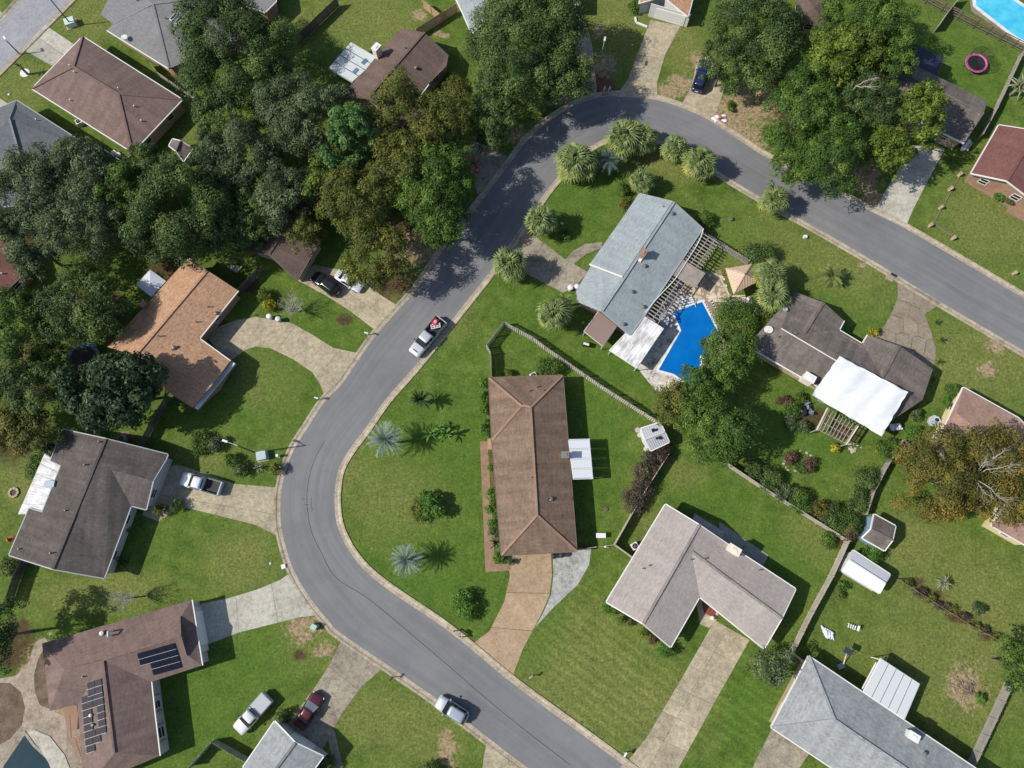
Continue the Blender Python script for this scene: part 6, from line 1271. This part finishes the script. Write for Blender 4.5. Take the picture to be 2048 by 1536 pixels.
sc_ = MB().box((.0, 0, .0), (.01, .01, .01)) ; del sc_
o = MB().box((l1 / 2 - .55, 0, 1.12), (.12, .8, .05)).build('hood_scoop', m_blk, v1)
v2, l2 = vehicle('pickup_truck', 'white pickup truck with black bed parked on the charcoal house drive', 'pickup truck', (363, 956), (442, 978), 'pickup', white, 1.95)
v3, l3 = vehicle('pickup_truck', 'silver pickup truck with covered bed parked on the grass', 'pickup truck', (475, 1462), (536, 1393), 'pickup', (.6, .6, .6), 1.9)
MB().box((-l3 / 2 + l3 * .2, 0, 1.2), (l3 * .38, 1.72, .05)).build('bed_cover', paint('grey_cover', (.42, .42, .43)), v3)
vehicle('suv', 'black car with sunroof parked in front of the carport', 'car', (627, 549), (676, 586), 'suv', (0.012, 0.014, 0.017), 1.9)
vehicle('sedan', 'silver sedan half under the leaning olive tree', 'car', (724, 577), (673, 545), 'sedan', (.6, .63, .66))
vehicle('sedan', 'red car nose showing beneath the street trees', 'car', (946, 345), (930, 300), 'sedan', (.42, .012, .02))
vehicle('suv', 'dark blue car with black tail parked near the sandy patch', 'car', (1410, 129), (1393, 183), 'suv', (0.02, 0.038, 0.13), 1.85)
m_shade = mat('sunshade_foil', (0.62, 0.72, 0.74), 0.3, 0.1, metal=0.3)
vehicle('sedan', 'dark maroon sedan with silver sunshade in its windshield', 'car', (639, 1388), (596, 1456), 'sedan', (0.075, 0.012, 0.02), 1.85, m_shade)
vehicle('sedan', 'silver hatchback car parked along the kerb at the bottom', 'car', (874, 1401), (934, 1439), 'suv', (.36, .4, .44), 1.8, None, None, False)
# load in the bed of the pickup on the street
q = W(871, 646, 1.0); r = thing('push_mower', 'red machine standing in the black bed of the street pickup', 'mower', q); m_red = mat('red_plastic', (.55, .03, .05), .45, .1)
MB().box(q + Vector((0, 0, .3)), (.85, .6, .35), .9).build('deck', m_red, r); MB().lathe(q + Vector((.05, 0, .47)), [(.24, 0), (.22, .2), (.08, .24)], 10).build('engine', mat('pink_cover', (.7, .25, .3), .5), r); MB().bar(q + Vector((-.3, .2, .3)), q + Vector((-.9, .8, .9)), .05, .05).build('handle', m_red, r)
q = W(873, 655, .95); r = thing('folding_chair', 'white slatted frame lying in the bed of the street pickup', 'chair', q)
for k in range(3): MB().bar(q + Vector((-.7, -.3 + .28 * k, .3)), q + Vector((.55, .0 + .28 * k, .3)), .1, .05).build('slat', m_white, r)
for k in range(4): MB().bar(q + Vector((-.65 + .4 * k, -.35 + .1 * k, .33)), q + Vector((-.75 + .4 * k, .28 + .1 * k, .33)), .09, .05).build('bar', m_white, r)
# ------------------------------------------------------------------ street furniture and yard things
m_pole = mat('dark_pole', (.06, .055, .05), .7, .2); m_pole2 = mat('pale_pole', (.5, .48, .44), .7, .1)
def lamp(label, base, top_dir, h, m, arm=1.4, head=(.62, .66, .6)):
    b0 = W(*base); r = thing('street_lamp', label, 'street lamp', b0); d = Vector((top_dir[0], top_dir[1], 0)).normalized()
    MB().tube(b0, b0 + Vector((0, 0, h)), .1, .07, 9).build('pole', m, r); e = b0 + d * arm + Vector((0, 0, h + .25)); MB().tube(b0 + Vector((0, 0, h - .1)), e, .05, .045, 7).build('arm', m_pole2 if m is m_pole else m, r)
    hd = MB().bar(e - d * .1, e + d * .6, .26, .14).build('lamp_head', mat('lamp_shell', head, .5, .05), r); MB().bar(e + d * .1 + Vector((0, 0, -.08)), e + d * .5 + Vector((0, 0, -.08)), .18, .04).build('lens', m_hl, hd)
lamp('tall dark street lamp on the lawn at the bend with pale arm', (510, 905), (-1, .35), 6.2, m_pole, 1.4)
lamp('dark street lamp beside the utility box at the top left road', (145, 52), (-.5, .9), 6.0, m_pole, .5, (.1, .1, .1))
lamp('grey street lamp by the brick patch at the top of the curve', (1197, 147), (.2, 1), 6.4, m_fg, .5)
lamp('short dark lamp post by the top left driveway', (40, 109), (-.5, .8), 3.0, m_pole, .1, (.1, .1, .1))
m_box = mat('utility_green', (.33, .42, .37), .6, .1); m_padg = mat('utility_grey', (.36, .42, .44), .6, .1)
def ubox(label, px, py, sx, sy, h, m, rz=0.2, name='utility_box'):
    c = W(px, py, h); c.z = 0; r = thing(name, label, 'utility box', c); MB().box(c + Vector((0, 0, h / 2 + .05)), (sx, sy, h), rz).build('body', m, r)
    MB().box(c + Vector((0, 0, h + .08)), (sx * 1.05, sy * 1.05, .06), rz).build('lid', m, r); MB().box(c + Vector((0, 0, .04)), (sx * 1.3, sy * 1.3, .1), rz).build('pad', m_gut, r)
ubox('green grey utility box on the lawn beside the tall street lamp', 522, 911, 1.2, 1.1, .8, m_padg)
ubox('pale green utility box on the lawn by the side road', 138, 42, 1.4, 1.2, .8, mat('utility_mint', (.45, .55, .5), .6), .4)
ubox('small pale green utility box on the mulch by the pale driveway', 627, 1254, .7, .6, .8, m_box, -.5)
ubox('low white utility pedestal beside the tall street lamp', 554, 911, .3, .3, .9, m_trimw, 0, 'utility_pedestal')
ubox('square concrete meter cover at the left kerb of the bend', 567, 1133, .5, .5, .15, m_trimw, .3, 'meter_cover')
def mailbox(label, px, py, dirx, mm, mp):
    c = W(px, py, 1.0); c.z = 0; r = thing('mailbox', label, 'mailbox', c); MB().bar(c, c + Vector((0, 0, 1.0)), .1, .1).build('post', mp, r)
    d = Vector((dirx[0], dirx[1], 0)).normalized(); b = MB(); s_ = Vector((-d.y, d.x, 0)); a = c + Vector((0, 0, 1.0)) - d * .28
    prof = [(-.1, 0), (-.1, .13), (-.06, .2), (.06, .2), (.1, .13), (.1, 0)]; P0 = [a + s_ * x + Vector((0, 0, z)) for x, z in prof]; P1 = [v + d * .56 for v in P0]
    for i in range(6): b.poly([P0[i], P1[i], P1[(i + 1) % 6], P0[(i + 1) % 6]])
    b.poly(P0[::-1]); b.poly(P1); b.build('box', mm, r); MB().box(c + s_ * .12 + Vector((0, 0, 1.15)), (.03, .05, .16)).build('flag', m_red, r)
mailbox('white mailbox on the lawn edge below the two car driveway', 733, 666, (1, -.3), m_white, m_trimw)
mailbox('black mailbox with white top at the rust house kerb', 633, 796, (1, -.3), m_white, m_blk)
mailbox('black mailbox on the lawn by the kerb near the silver hatchback', 783, 1357, (.6, .8), m_blk, m_blk)
mailbox('grey mailbox near the tan driveway on the mown lawn', 1062, 1354, (-.6, -.5), m_fg, m_fg)
mailbox('white mailbox at the foot of the slab driveway', 1251, 1509, (-.5, -.7), m_white, m_trimw)
mailbox('mailbox on a stone stand in the roadside flower bed', 557, 934, (1, 0), m_brt, m_brt)
# wooden bench frame by the kerb at the tan driveway
c = W(917, 1267); r = thing('mailbox_stand', 'wooden double post stand with grey box by the tan driveway kerb', 'mailbox stand', c)
for dx, dy in ((-.6, .3), (.55, -.4)): MB().bar(c + Vector((dx, dy, 0)), c + Vector((dx, dy, 1.1)), .14, .14).build('post', m_ft, r)
MB().bar(c + Vector((-.75, .42, 1.0)), c + Vector((.7, -.5, 1.0)), .16, .1).build('beam', m_ft, r); MB().box(c + Vector((0, 0, 1.22)), (.6, .4, .3), -.6).build('box', m_fg, r)
# storm drain inlet
c = W(1783, 553); r = thing('storm_drain', 'concrete storm drain inlet at the kerb by the cracked driveway', 'drain', c); MB().box(c + Vector((-.3, -.25, .09)), (1.1, .8, .2), -.55).build('slab', m_gut, r); MB().box(c + Vector((.35, .2, .06)), (.9, .3, .14), -.55).build('opening', m_blk, r)
# bins
def bin_(label, px, py, m, lid, r_=.34, h=1.0, group=None):
    c = W(px, py, h); c.z = 0; r = thing('trash_bin', label, 'bin', c, group=group); MB().lathe(c, [(r_ * .8, 0), (r_, h * .9), (r_ * 1.05, h * .92)], 12).build('body', m, r); MB().lathe(c + Vector((0, 0, h * .92)), [(r_ * 1.08, 0), (r_ * 1.08, .06), (r_ * .5, .14), (.02, .16)], 12).build('lid', lid, r)
bin_('white square bin beside the curved drive by the crepe myrtle', 537, 632, m_ventw, m_white); bin_('round pale grey bin beside the bare crepe myrtle', 555, 637, m_trimg, mat('grey_lid', (.5, .5, .52), .5))
bin_('round white bin at the corner of the pool house drive', 1141, 574, m_white, m_white, .38); bin_('second white bin close to the pool house wall', 1154, 572, m_white, m_white, .34)
bin_('dark green wheeled bin behind the tan driveway', 1108, 1112, mat('green_bin', (.03, .08, .06), .6), m_blk, .36); bin_('dark bin next to the green one at the central house', 1124, 1110, m_blk, m_blk, .34)
bin_('white round tub at the taupe house porch', 1425, 1236, m_white, m_white, .24, .5); bin_('white tub on the shaded deck behind the brown hip roof', 227, 305, m_white, m_white, .4, .5); bin_('second white tub on the shaded deck', 235, 309, m_white, m_white, .4, .5)
# air conditioners
def ac(label, px, py, m=None):
    c = W(px, py, .85); c.z = 0; r = thing('air_conditioner', label, 'air conditioner', c); MB().box(c + Vector((0, 0, .42)), (.85, .85, .8), .5).build('case', m or m_trimw, r); MB().lathe(c + Vector((0, 0, .83)), [(.36, 0), (.36, .03), (.1, .05), (.02, .06)], 14).build('fan', m_blk, r)
    for k in range(3): a = k * 2.09; MB().bar(c + Vector((0, 0, .9)), c + Vector((math.cos(a) * .36, math.sin(a) * .36, .9)), .03, .02).build('guard', m_trimg, r)
ac('white air conditioner between the fence corner and the taupe house', 1270, 1092); ac('white air conditioner at the top wall of the central house', 1067, 751); ac('grey air conditioner beside the charcoal house', 242, 877, m_trimg); ac('white air conditioner beside the brown hip roof', 156, 242)
# satellite dishes
def dish(label, R, px, py, r_=.42, m=None):
    a = R.on(px, py, 0) if R else W(px, py, 2.4); a0 = a.copy(); r = thing('satellite_dish', label, 'satellite dish', a0); MB().tube(a, a + Vector((0, 0, .5)), .04, .04, 6).build('mast', m_vent, r); MB().lathe(a + Vector((0, 0, .5)), [(.02, 0), (r_ * .6, .06), (r_, .16), (r_ * .96, .18)], 14, sx=1, sy=.85).build('dish', m or m_ventw, r); MB().tube(a + Vector((0, 0, .55)), a + Vector((-.3, -.3, .95)), .02, .02, 5).build('feed_arm', m_vent, r)
dish('white satellite dish at the left eave of the weathered house', R15, 1534, 662, .62); dish('small pale dish at the top eave of the weathered house', R15, 1567, 622, .36, m_trimg); dish('white satellite dish on the eave of the skylight roof', R2, 253, 80, .5)
# trampolines
def trampoline(label, px, py, rpx, pad, net_h=0, legs=6):
    c = W(px, py, .8); R = (W(px + rpx, py, .8) - c).length; c.z = 0; r = thing('trampoline', label, 'trampoline', c); MB().lathe(c + Vector((0, 0, .8)), [(R * .8, 0), (R * .8, .012)], 28).build('mat', m_blk, r); b = MB()
    for k in range(32):
        a0, a1 = k * math.pi / 16, (k + 1) * math.pi / 16; p_ = [c + Vector((math.cos(a) * q, math.sin(a) * q, z)) for a, q, z in ((a0, R * .8, .84), (a0, R, .84), (a1, R, .84), (a1, R * .8, .84))]; b.poly(p_); d_ = [v + Vector((0, 0, -.06)) for v in p_]; b.poly([p_[1], d_[1], d_[2], p_[2]])
    b.build('pad', pad, r)
    for k in range(legs):
        a = k * 2 * math.pi / legs; p_ = c + Vector((math.cos(a) * R * .98, math.sin(a) * R * .98, 0)); MB().tube(p_, p_ + Vector((0, 0, .78 + net_h)), .03, .03, 6).build('pole', m_blk, r)
    if net_h:
        n = MB(); 
        for k in range(32):
            a0, a1 = k * math.pi / 16, (k + 1) * math.pi / 16; n.poly([c + Vector((math.cos(a) * R * .97, math.sin(a) * R * .97, z)) for a, z in ((a0, .85), (a1, .85), (a1, .8 + net_h), (a0, .8 + net_h))])
        mm, t_, p_ = nt('net'); p_.inputs['Base Color'].default_value = (.01, .012, .01, 1); tr = N(t_, 'ShaderNodeBsdfTransparent'); mx = N(t_, 'ShaderNodeMixShader'); mx.inputs[0].default_value = .34; L(t_, tr.outputs[0], mx.inputs[1]); L(t_, p_.outputs[0], mx.inputs[2]); L(t_, mx.outputs[0], t_.nodes['Material Output'].inputs[0]); n.build('net', mm, r)
trampoline('pink rimmed black trampoline with net on the dark lawn', 1953, 126, 22, mat('pink_pad', (.62, .12, .36), .6), 1.7)
trampoline('blue rimmed trampoline half under the magnolia', 166, 718, 34, mat('blue_pad', (.10, .17, .26), .6), 0)
# pool furniture
m_ch = mat('grey_cloth', (.32, .33, .36), .8, .2)
def chair(label, px, py, m, rz=0.0, group=None, name='patio_chair', z0=0.0):
    c = W(px, py, .4); c.z = z0; r = thing(name, label, 'chair', c, rz, group, local=True); MB().box((0, 0, .42), (.52, .5, .05)).build('seat', m, r); MB().box((-.27, 0, .72), (.06, .5, .55)).build('backrest', m, r)
    for x, y in ((-.22, -.2), (.22, -.2), (-.22, .2), (.22, .2)): MB().box((x, y, .2), (.05, .05, .4)).build('leg', m, r)
    for s_ in (-1, 1): MB().box((0, s_ * .26, .6), (.5, .05, .04)).build('armrest', m, r)
for k, (x, y) in enumerate(((1300, 628), (1322, 655), (1338, 652), (1343, 640))): chair('grey patio chair by the glass table near the pool', x, y, m_ch, k * 1.3, 'patio chairs at the pool table')
c = W(1328, 640, .7); c.z = 0; r = thing('patio_table', 'oval grey patio table between the pergola and the pool', 'table', c); MB().lathe(c + Vector((0, 0, .7)), [(.95, 0), (.95, .05), (.9, .06)], 18, sx=.75, sy=1.15).build('tabletop', mat('table_top', (.25, .28, .31), .3), r)
for a in range(4): MB().bar(c + Vector((.5 * math.cos(a * 1.57 + .78), .7 * math.sin(a * 1.57 + .78), 0)), c + Vector((.4 * math.cos(a * 1.57 + .78), .6 * math.sin(a * 1.57 + .78), .7)), .05, .05).build('leg', m_ch, r)
# an A-shaped swing frame beside the pool, casting its shadow on the water
c = W(1322, 622); r = thing('swing_frame', 'pale metal swing frame standing between the pergola and the pool', 'swing', c); a0, a1 = W(1325, 605, 2.0), W(1338, 640, 2.0)
MB().tube(a0, a1, .05, .05, 6).build('top_bar', m_pole2, r)
for q, s_ in ((a0, -1), (a0, 1), (a1, -1), (a1, 1)): MB().tube(q, (q.x + s_ * .8, q.y + .2, 0), .045, .045, 6).build('leg', m_pole2, r)
MB().box((a0 + a1) / 2 + Vector((0, 0, -1.5)), (.5, 1.5, .06), .3).build('seat', m_ch, r)
chair('white chair by the vine mound at the pool path', 1498, 598, m_white, .4); chair('white statue like chair in the vine mound clearing', 1475, 640, m_white, 1.2)
# kettle grill and smoker on the shaded grass
c = W(1171, 692); r = thing('barbecue_grill', 'black barbecue grill on the grass behind the brown lean-to', 'grill', c); MB().box(c + Vector((0, 0, .75)), (.9, .55, .4), -.3).build('body', m_blk, r); MB().box(c + Vector((0, 0, .98)), (.8, .3, .08), -.3).build('lid', m_ventw, r)
for dx, dy in ((-.35, -.2), (.35, -.2), (-.35, .2), (.35, .2)): MB().box(c + Vector((dx, dy, .28)), (.05, .05, .55)).build('leg', m_blk, r)
# white rectangular table at the central yard gate
c = W(1202, 1071, .75); c.z = 0; r = thing('utility_table', 'white plastic table beside the yard gate behind the central house', 'table', c); MB().box(c + Vector((0, 0, .73)), (1.25, .62, .06), 0).build('tabletop', m_white, r)
for dx, dy in ((-.55, -.25), (.55, -.25), (-.55, .25), (.55, .25)): MB().box(c + Vector((dx, dy, .35)), (.05, .05, .7)).build('leg', m_trimg, r)
# bench under the porch eave
c = W(980, 888, .5); c.z = 0; r = thing('bench', 'wooden bench on the brick walk under the central house eave', 'bench', c); m_bw = mat('bench_wood', (.36, .24, .14), .8, .2)
for k in range(3): MB().box(c + Vector((-.25 + .2 * k, 0, .45)), (.16, 1.5, .05)).build('slat', m_bw, r)
for s_ in (-1, 1): MB().box(c + Vector((0, s_ * .7, .22)), (.5, .08, .44)).build('leg', m_bw, r)
# low brick pillars and edging on the right hand lawn
def pillar(label, px, py):
    c = W(px, py, .9); c.z = 0; r = thing('brick_pillar', label, 'pillar', c, group='low brick pillars with pale caps on the right lawn'); MB().box(c + Vector((0, 0, .34)), (.38, .38, .68), .6).build('shaft', m_brt, r); MB().box(c + Vector((0, 0, .72)), (.46, .46, .08), .6).build('cap', m_gut, r)
for x, y, lb in ((1886, 411, 'pale capped brick pillar farther up the lawn, near the driveway'), (1865, 447, 'pale capped brick pillar at the corner of the low edging'), (1911, 473, 'pale capped brick pillar at the kerb end of the edging'), (2034, 543, 'pale capped brick pillar alone near the right edge'), (1924, 345, 'pale capped pillar beside the bins near the red roof'), (1905, 374, 'pale capped pillar lower along the dark edging')): pillar(lb, x, y)
b = MB()
for p0, p1 in (((1920, 350), (1866, 448)), ((1866, 448), (1910, 476))): b.bar(W(*p0) + Vector((0, 0, .05)), W(*p1) + Vector((0, 0, .05)), .13, .14)
q0 = W(1866, 448); tag(b.build('brick_edging', m_fb, None, False, (q0.x, q0.y, 0)), 'low brown brick edging joining the pillars on the right lawn', 'edging')
# planter edging by the white garage
b = MB(); pp_ = WL([(1270, 36), (1272, 46), (1294, 55)])
for i in range(2): b.bar(pp_[i] + Vector((0, 0, .12)), pp_[i + 1] + Vector((0, 0, .12)), .25, .26)
tag(b.build('bed_edging', m_trimw, None, False, pp_[0]), 'white kerbed flower bed edge beside the white garage', 'edging')
# red brick pad and two white cones at the top of the curve
pave('brick_pad', [(1190, 150), (1202, 145), (1238, 178), (1205, 192), (1197, 180)], mat('red_pad', (.14, .06, .045), .9, .4, 4, 20), z=.024)
for k, x in enumerate((1210, 1220)):
    c = W(x, 178, .4); c.z = 0; r = thing('yard_sign', 'white folded yard sign on the red brick pad', 'sign', c, group='two white yard signs'); 
    for s_ in (-1, 1): b = MB(); b.bar(c + Vector((s_ * .22, 0, .02)), c + Vector((s_ * .03, 0, .85)), .5, .03); b.build('board', m_white, r)
c = W(1202, 153); MB()
r = thing('wood_crate', 'small brown crate at the foot of the grey street lamp', 'crate', c)
for k in range(4): MB().box(c + Vector((-.36 + .24 * k, 0, .4)), (.2, .8, .06)).build('slat', m_deck, r)
MB().box(c + Vector((0, 0, .19)), (.85, .8, .36)).build('body', m_deck, r)
# white bags and red bucket on the bare sand
c = W(1438, 236); r = thing('rubbish_pile', 'pile of white bags and boards by the kerb on the sand', 'rubbish', c); rs = random.Random(4)
for k in range(7): a = c + Vector((rs.uniform(-.9, 1.1), rs.uniform(-.6, .6), .15)); MB().lathe(a + Vector((0, 0, -.15)), [(.2, 0), (.3, .1), (.2, .18), (.05, .22)], 8, sx=rs.uniform(.7, 1.6), sy=rs.uniform(.7, 1.2)).build('bag', m_white, r)
bin_('red bucket among the white bags at the kerb', 1442, 234, m_red, m_red, .2, .55)
# white things by the right-hand carport
c = W(1923, 300); r = thing('utility_trailer', 'small open trailer with white load beside the grey brown house', 'trailer', c); MB().box(c + Vector((0.6, .5, .5)), (1.7, 1.1, .1), .95).build('deck', m_trimg, r)
for k in range(4): MB().box(c + Vector((-.3 + .35 * k, -.3 + .4 * k, .75)), (.5, .4, .4), .4 * k).build('load', m_white, r)
for s_ in (-1, 1): MB().tube(c + Vector((.6 - s_ * .5, .5 + s_ * .35, .3)), c + Vector((.6 - s_ * .65, .5 + s_ * .45, .3)), .3, .3, 12).build('wheel', m_tyre2, r)
# lower right yard
c = W(1693, 1310); r = thing('basketball_hoop', 'basketball hoop with dark backboard leaning on the lower right lawn', 'basketball hoop', W(1686, 1332)); p0 = W(1686, 1332); t_ = W(1694, 1304, 1.6)
MB().tube(p0, t_, .06, .06, 8).build('pole', m_white, r); MB().box(t_ + Vector((.1, .1, .15)), (1.0, .75, .05), -.5).build('backboard', mat('backboard', (.04, .04, .06), .4), r); MB().box(p0 + Vector((-.3, 0, .1)), (.9, .6, .2), .4).build('base', m_trimg, r)
b = MB()
for k in range(12): a0, a1 = k * .5236, (k + 1) * .5236; b.bar(t_ + Vector((-.3 + .22 * math.cos(a0), -.6 + .22 * math.sin(a0), .1)), t_ + Vector((-.3 + .22 * math.cos(a1), -.6 + .22 * math.sin(a1), .1)), .03, .03)
b.build('rim', m_red, r)
c = W(1704, 1253, .4); c.z = 0; r = thing('lawn_chair', 'white slatted lawn chair on the lower right lawn', 'chair', c)
for k in range(4): MB().bar(c + Vector((-.5 + .26 * k, -.1 - .1 * k, .42)), c + Vector((-.32 + .26 * k, .4 - .1 * k, .42)), .13, .04).build('slat', m_white, r)
for dx, dy in ((-.45, .0), (.35, -.35), (-.3, .35), (.5, .0)): MB().bar(c + Vector((dx, dy, 0)), c + Vector((dx, dy, .42)), .06, .06).build('leg', m_white, r)
MB().bar(c + Vector((.5, -.5, .75)), c + Vector((.75, .1, .75)), .3, .05).build('backrest', m_white, r)
tarp('crumpled blue white tarp lying on the lower right lawn', [(1641, 1250, .1), (1668, 1265, .25), (1668, 1280, .1), (1650, 1276, .1)], mat('bluewhite_tarp', (.55, .57, .68), .6, .15), 14, 5, 1.0)
# burn pile
c = W(1933, 1372); r = thing('brush_pile', 'heap of cut brown branches on the scorched patch of lawn', 'brush pile', c); rs = random.Random(9)
for k in range(60):
    a = c + Vector((rs.gauss(0, .8), rs.gauss(0, .8), rs.uniform(.03, .4))); an = rs.random() * 6; l_ = rs.uniform(.5, 1.3); MB().tube(a, a + Vector((math.cos(an) * l_, math.sin(an) * l_, rs.uniform(-.1, .3))), .03, .015, 4).build('stick', m_bark if k % 3 else m_fg, r)
# white boat cover, hot tub etc.
tarp('blue white covered bundle under the end of the large white tarp', [(1778, 848, .9), (1800, 846, 1.0), (1806, 858, .8), (1782, 862, .7)], mat('pale_cover', (.55, .57, .66), .6, .15), 12, 8, 1.0)
ubox('white meter cabinet at the corner of the weathered house', 1826, 778, 1.6, .9, 1.5, m_sidw, .9, 'storage_cabinet'); 
c = W(1871, 842, .6); c.z = 0; r = thing('cable_spool', 'pale grey octagonal tub beside the cream wall', 'tub', c); MB().lathe(c, [(.8, 0), (.85, .55), (.7, .6), (.65, .5), (.02, .5)], 8).build('shell', m_padg, r); MB().lathe(c + Vector((.2, .15, .6)), [(.26, 0), (.26, .06), (.02, .08)], 10).build('lid', m_blk, r)
# garden patio things beside the tarp
for k, (x, y, rr) in enumerate(((1602, 822, .75),)):
    c = W(x, y, .7); c.z = 0; r = thing('round_table', 'round dark table on the garden patio', 'table', c); MB().lathe(c + Vector((0, 0, .68)), [(rr, 0), (rr, .05), (.02, .06)], 18).build('tabletop', m_blk, r); MB().lathe(c, [(.3, 0), (.06, .1), (.06, .68)], 8).build('pedestal', m_blk, r); MB().lathe(c + Vector((0, 0, .74)), [(.2, 0), (.1, .15), (.02, .16)], 8).build('pot', m_ventw, r)
for k, (x, y) in enumerate(((1618, 815), (1622, 824), (1612, 805))): chair('metal chair at the round dark table', x, y, mat('blue_grey_metal', (.2, .25, .32), .5), k * 1.1, 'chairs at the round dark table')
r = thing('grill_cart', 'grey cart on the garden patio below the weathered house', 'cart', W(1642, 802)); c = W(1642, 802); MB().box(c + Vector((0, 0, .5)), (.9, .5, .8), -.5).build('body', m_trimg, r); MB().box(c + Vector((0, 0, .95)), (1.0, .6, .08), -.5).build('top', m_blk, r)
# stones
m_st = mat('stone', (.4, .36, .3), .9, .3)
def stone(label, px, py, s, m=None, group=None, h=.5):
    c = W(px, py); rs = random.Random(int(px * py)); b = MB(); n = 8; pr = [(s * .9, 0), (s, s * h * .5), (s * .7, s * h), (.02, s * h * 1.1)]; b.lathe(c, pr, n, sx=rs.uniform(.8, 1.2), sy=rs.uniform(.7, 1.1)); b.v = [(x + rs.uniform(-.12, .12) * s, y + rs.uniform(-.12, .12) * s, z) for x, y, z in b.v]
    tag(b.build('stone', m or m_st, None, False, c), label, 'stone', group)
rs2 = random.Random(12)
for k in range(16):
    a = k * .3927; stone('pale stone in the ring round the flower island', 1600 + 30 * math.cos(a) + rs2.uniform(-3, 3), 925 + 20 * math.sin(a) + rs2.uniform(-3, 3), rs2.uniform(.15, .3), None, 'stones round the flower island')
for k in range(12): stone('pale rock at the lower end of the deep blue pool', rs2.uniform(1322, 1355), rs2.uniform(762, 782), rs2.uniform(.3, .55), m_cream, 'rocks at the pool end')
for k in range(9): stone('loose stone by the pergola corner', rs2.uniform(1700, 1722), rs2.uniform(884, 906), rs2.uniform(.15, .32), None, 'stones by the pergola')
for k in range(7): stone('pale rock beside the pool under the green tree', rs2.uniform(1400, 1425), rs2.uniform(700, 735), rs2.uniform(.25, .45), m_cream, 'rocks under the pool tree')
for k, (x, y) in enumerate(((1275, 860), (1279, 870), (1292, 898))): tag(MB().lathe(W(x, y), [(.36, 0), (.36, .05), (.02, .06)], 10).build('stepping_stone', m_st, None, False, W(x, y)), 'round stepping stone beside the ribbed white shed', 'stone', 'stepping stones by the ribbed shed')
tag(MB().lathe(W(50, 146), [(.75, 0), (.75, .06), (.02, .09)], 16).build('gravel_ring', m_ventw, None, False, W(50, 146)), 'round white gravel ring under the tiny palm', 'gravel ring')
c = W(25, 985, .3); c.z = 0; r = thing('fire_pit', 'square tan paver fire pit on the grass at the left edge', 'fire pit', c)
for k in range(8): a = k * .785; MB().box(c + Vector((.55 * math.cos(a), .55 * math.sin(a), .1)), (.42, .3, .2), a + 1.57).build('block', m_brt, r)
MB().lathe(c, [(.35, 0), (.35, .08), (.02, .08)], 10).build('ash', m_blk, r)
chair('red lawn chair behind the charcoal house', 24, 1078, m_red, .5)
tag(MB().lathe(W(1690, 330), [(.2, 0), (.2, .02), (.02, .03)], 8).build('valve_cover', m_ventw, None, False, W(1690, 330)), 'small pale valve cover on the shaded sand', 'cover')
ubox('small round pale pedestal on the lawn across from the curve', 1611, 473, .45, .4, .35, m_ventw, 0, 'irrigation_box')
c = W(1462, 437, .4); c.z = 0; r = thing('lawn_ornament', 'dark low lawn ornament on the grass right of the pool house', 'ornament', c); MB().lathe(c, [(.28, 0), (.2, .2), (.32, .4), (.1, .45)], 8).build('bowl', mat('mossy_stone', (.1, .11, .09), .9), r)
for x, y in ((1500, 403),): stone('small mossy rock on the grass near the lone cabbage palm', x, y, .3, MATS['mossy_stone'])
stone('white round stone on the lawn by the slate roof', 18, 189, .2, m_ventw); stone('white round stone below the meter cover lawn', 541, 1127, .2, m_ventw)
c = W(1211, 1093, .3); c.z = 0; r = thing('watering_can', 'white watering can on the grass by the yard gate', 'watering can', c); MB().lathe(c, [(.16, 0), (.16, .3), (.1, .34)], 10).build('body', m_white, r); MB().tube(c + Vector((.1, 0, .1)), c + Vector((.4, -.1, .35)), .03, .02, 6).build('spout', m_white, r)
stone('brown stump on the grass behind the central house', 1212, 1018, .3, m_bark); stone('pale rock by the pool house walk', 1124, 447, .2, m_ventw)
# piled boards near the rust roof
c = W(470, 540); r = thing('lumber_pile', 'pile of boards and a blue can by the dark fence', 'lumber', c)
for k in range(5): MB().box(c + Vector((-.3 + .15 * k, .1 * k, .08 + .06 * k)), (1.6, .22, .06), -.5 + .1 * k).build('board', m_fl2, r)
for o in bpy.data.objects:
    for k in ('_origin', '_r', '_local'):
        if k in o: del o[k]
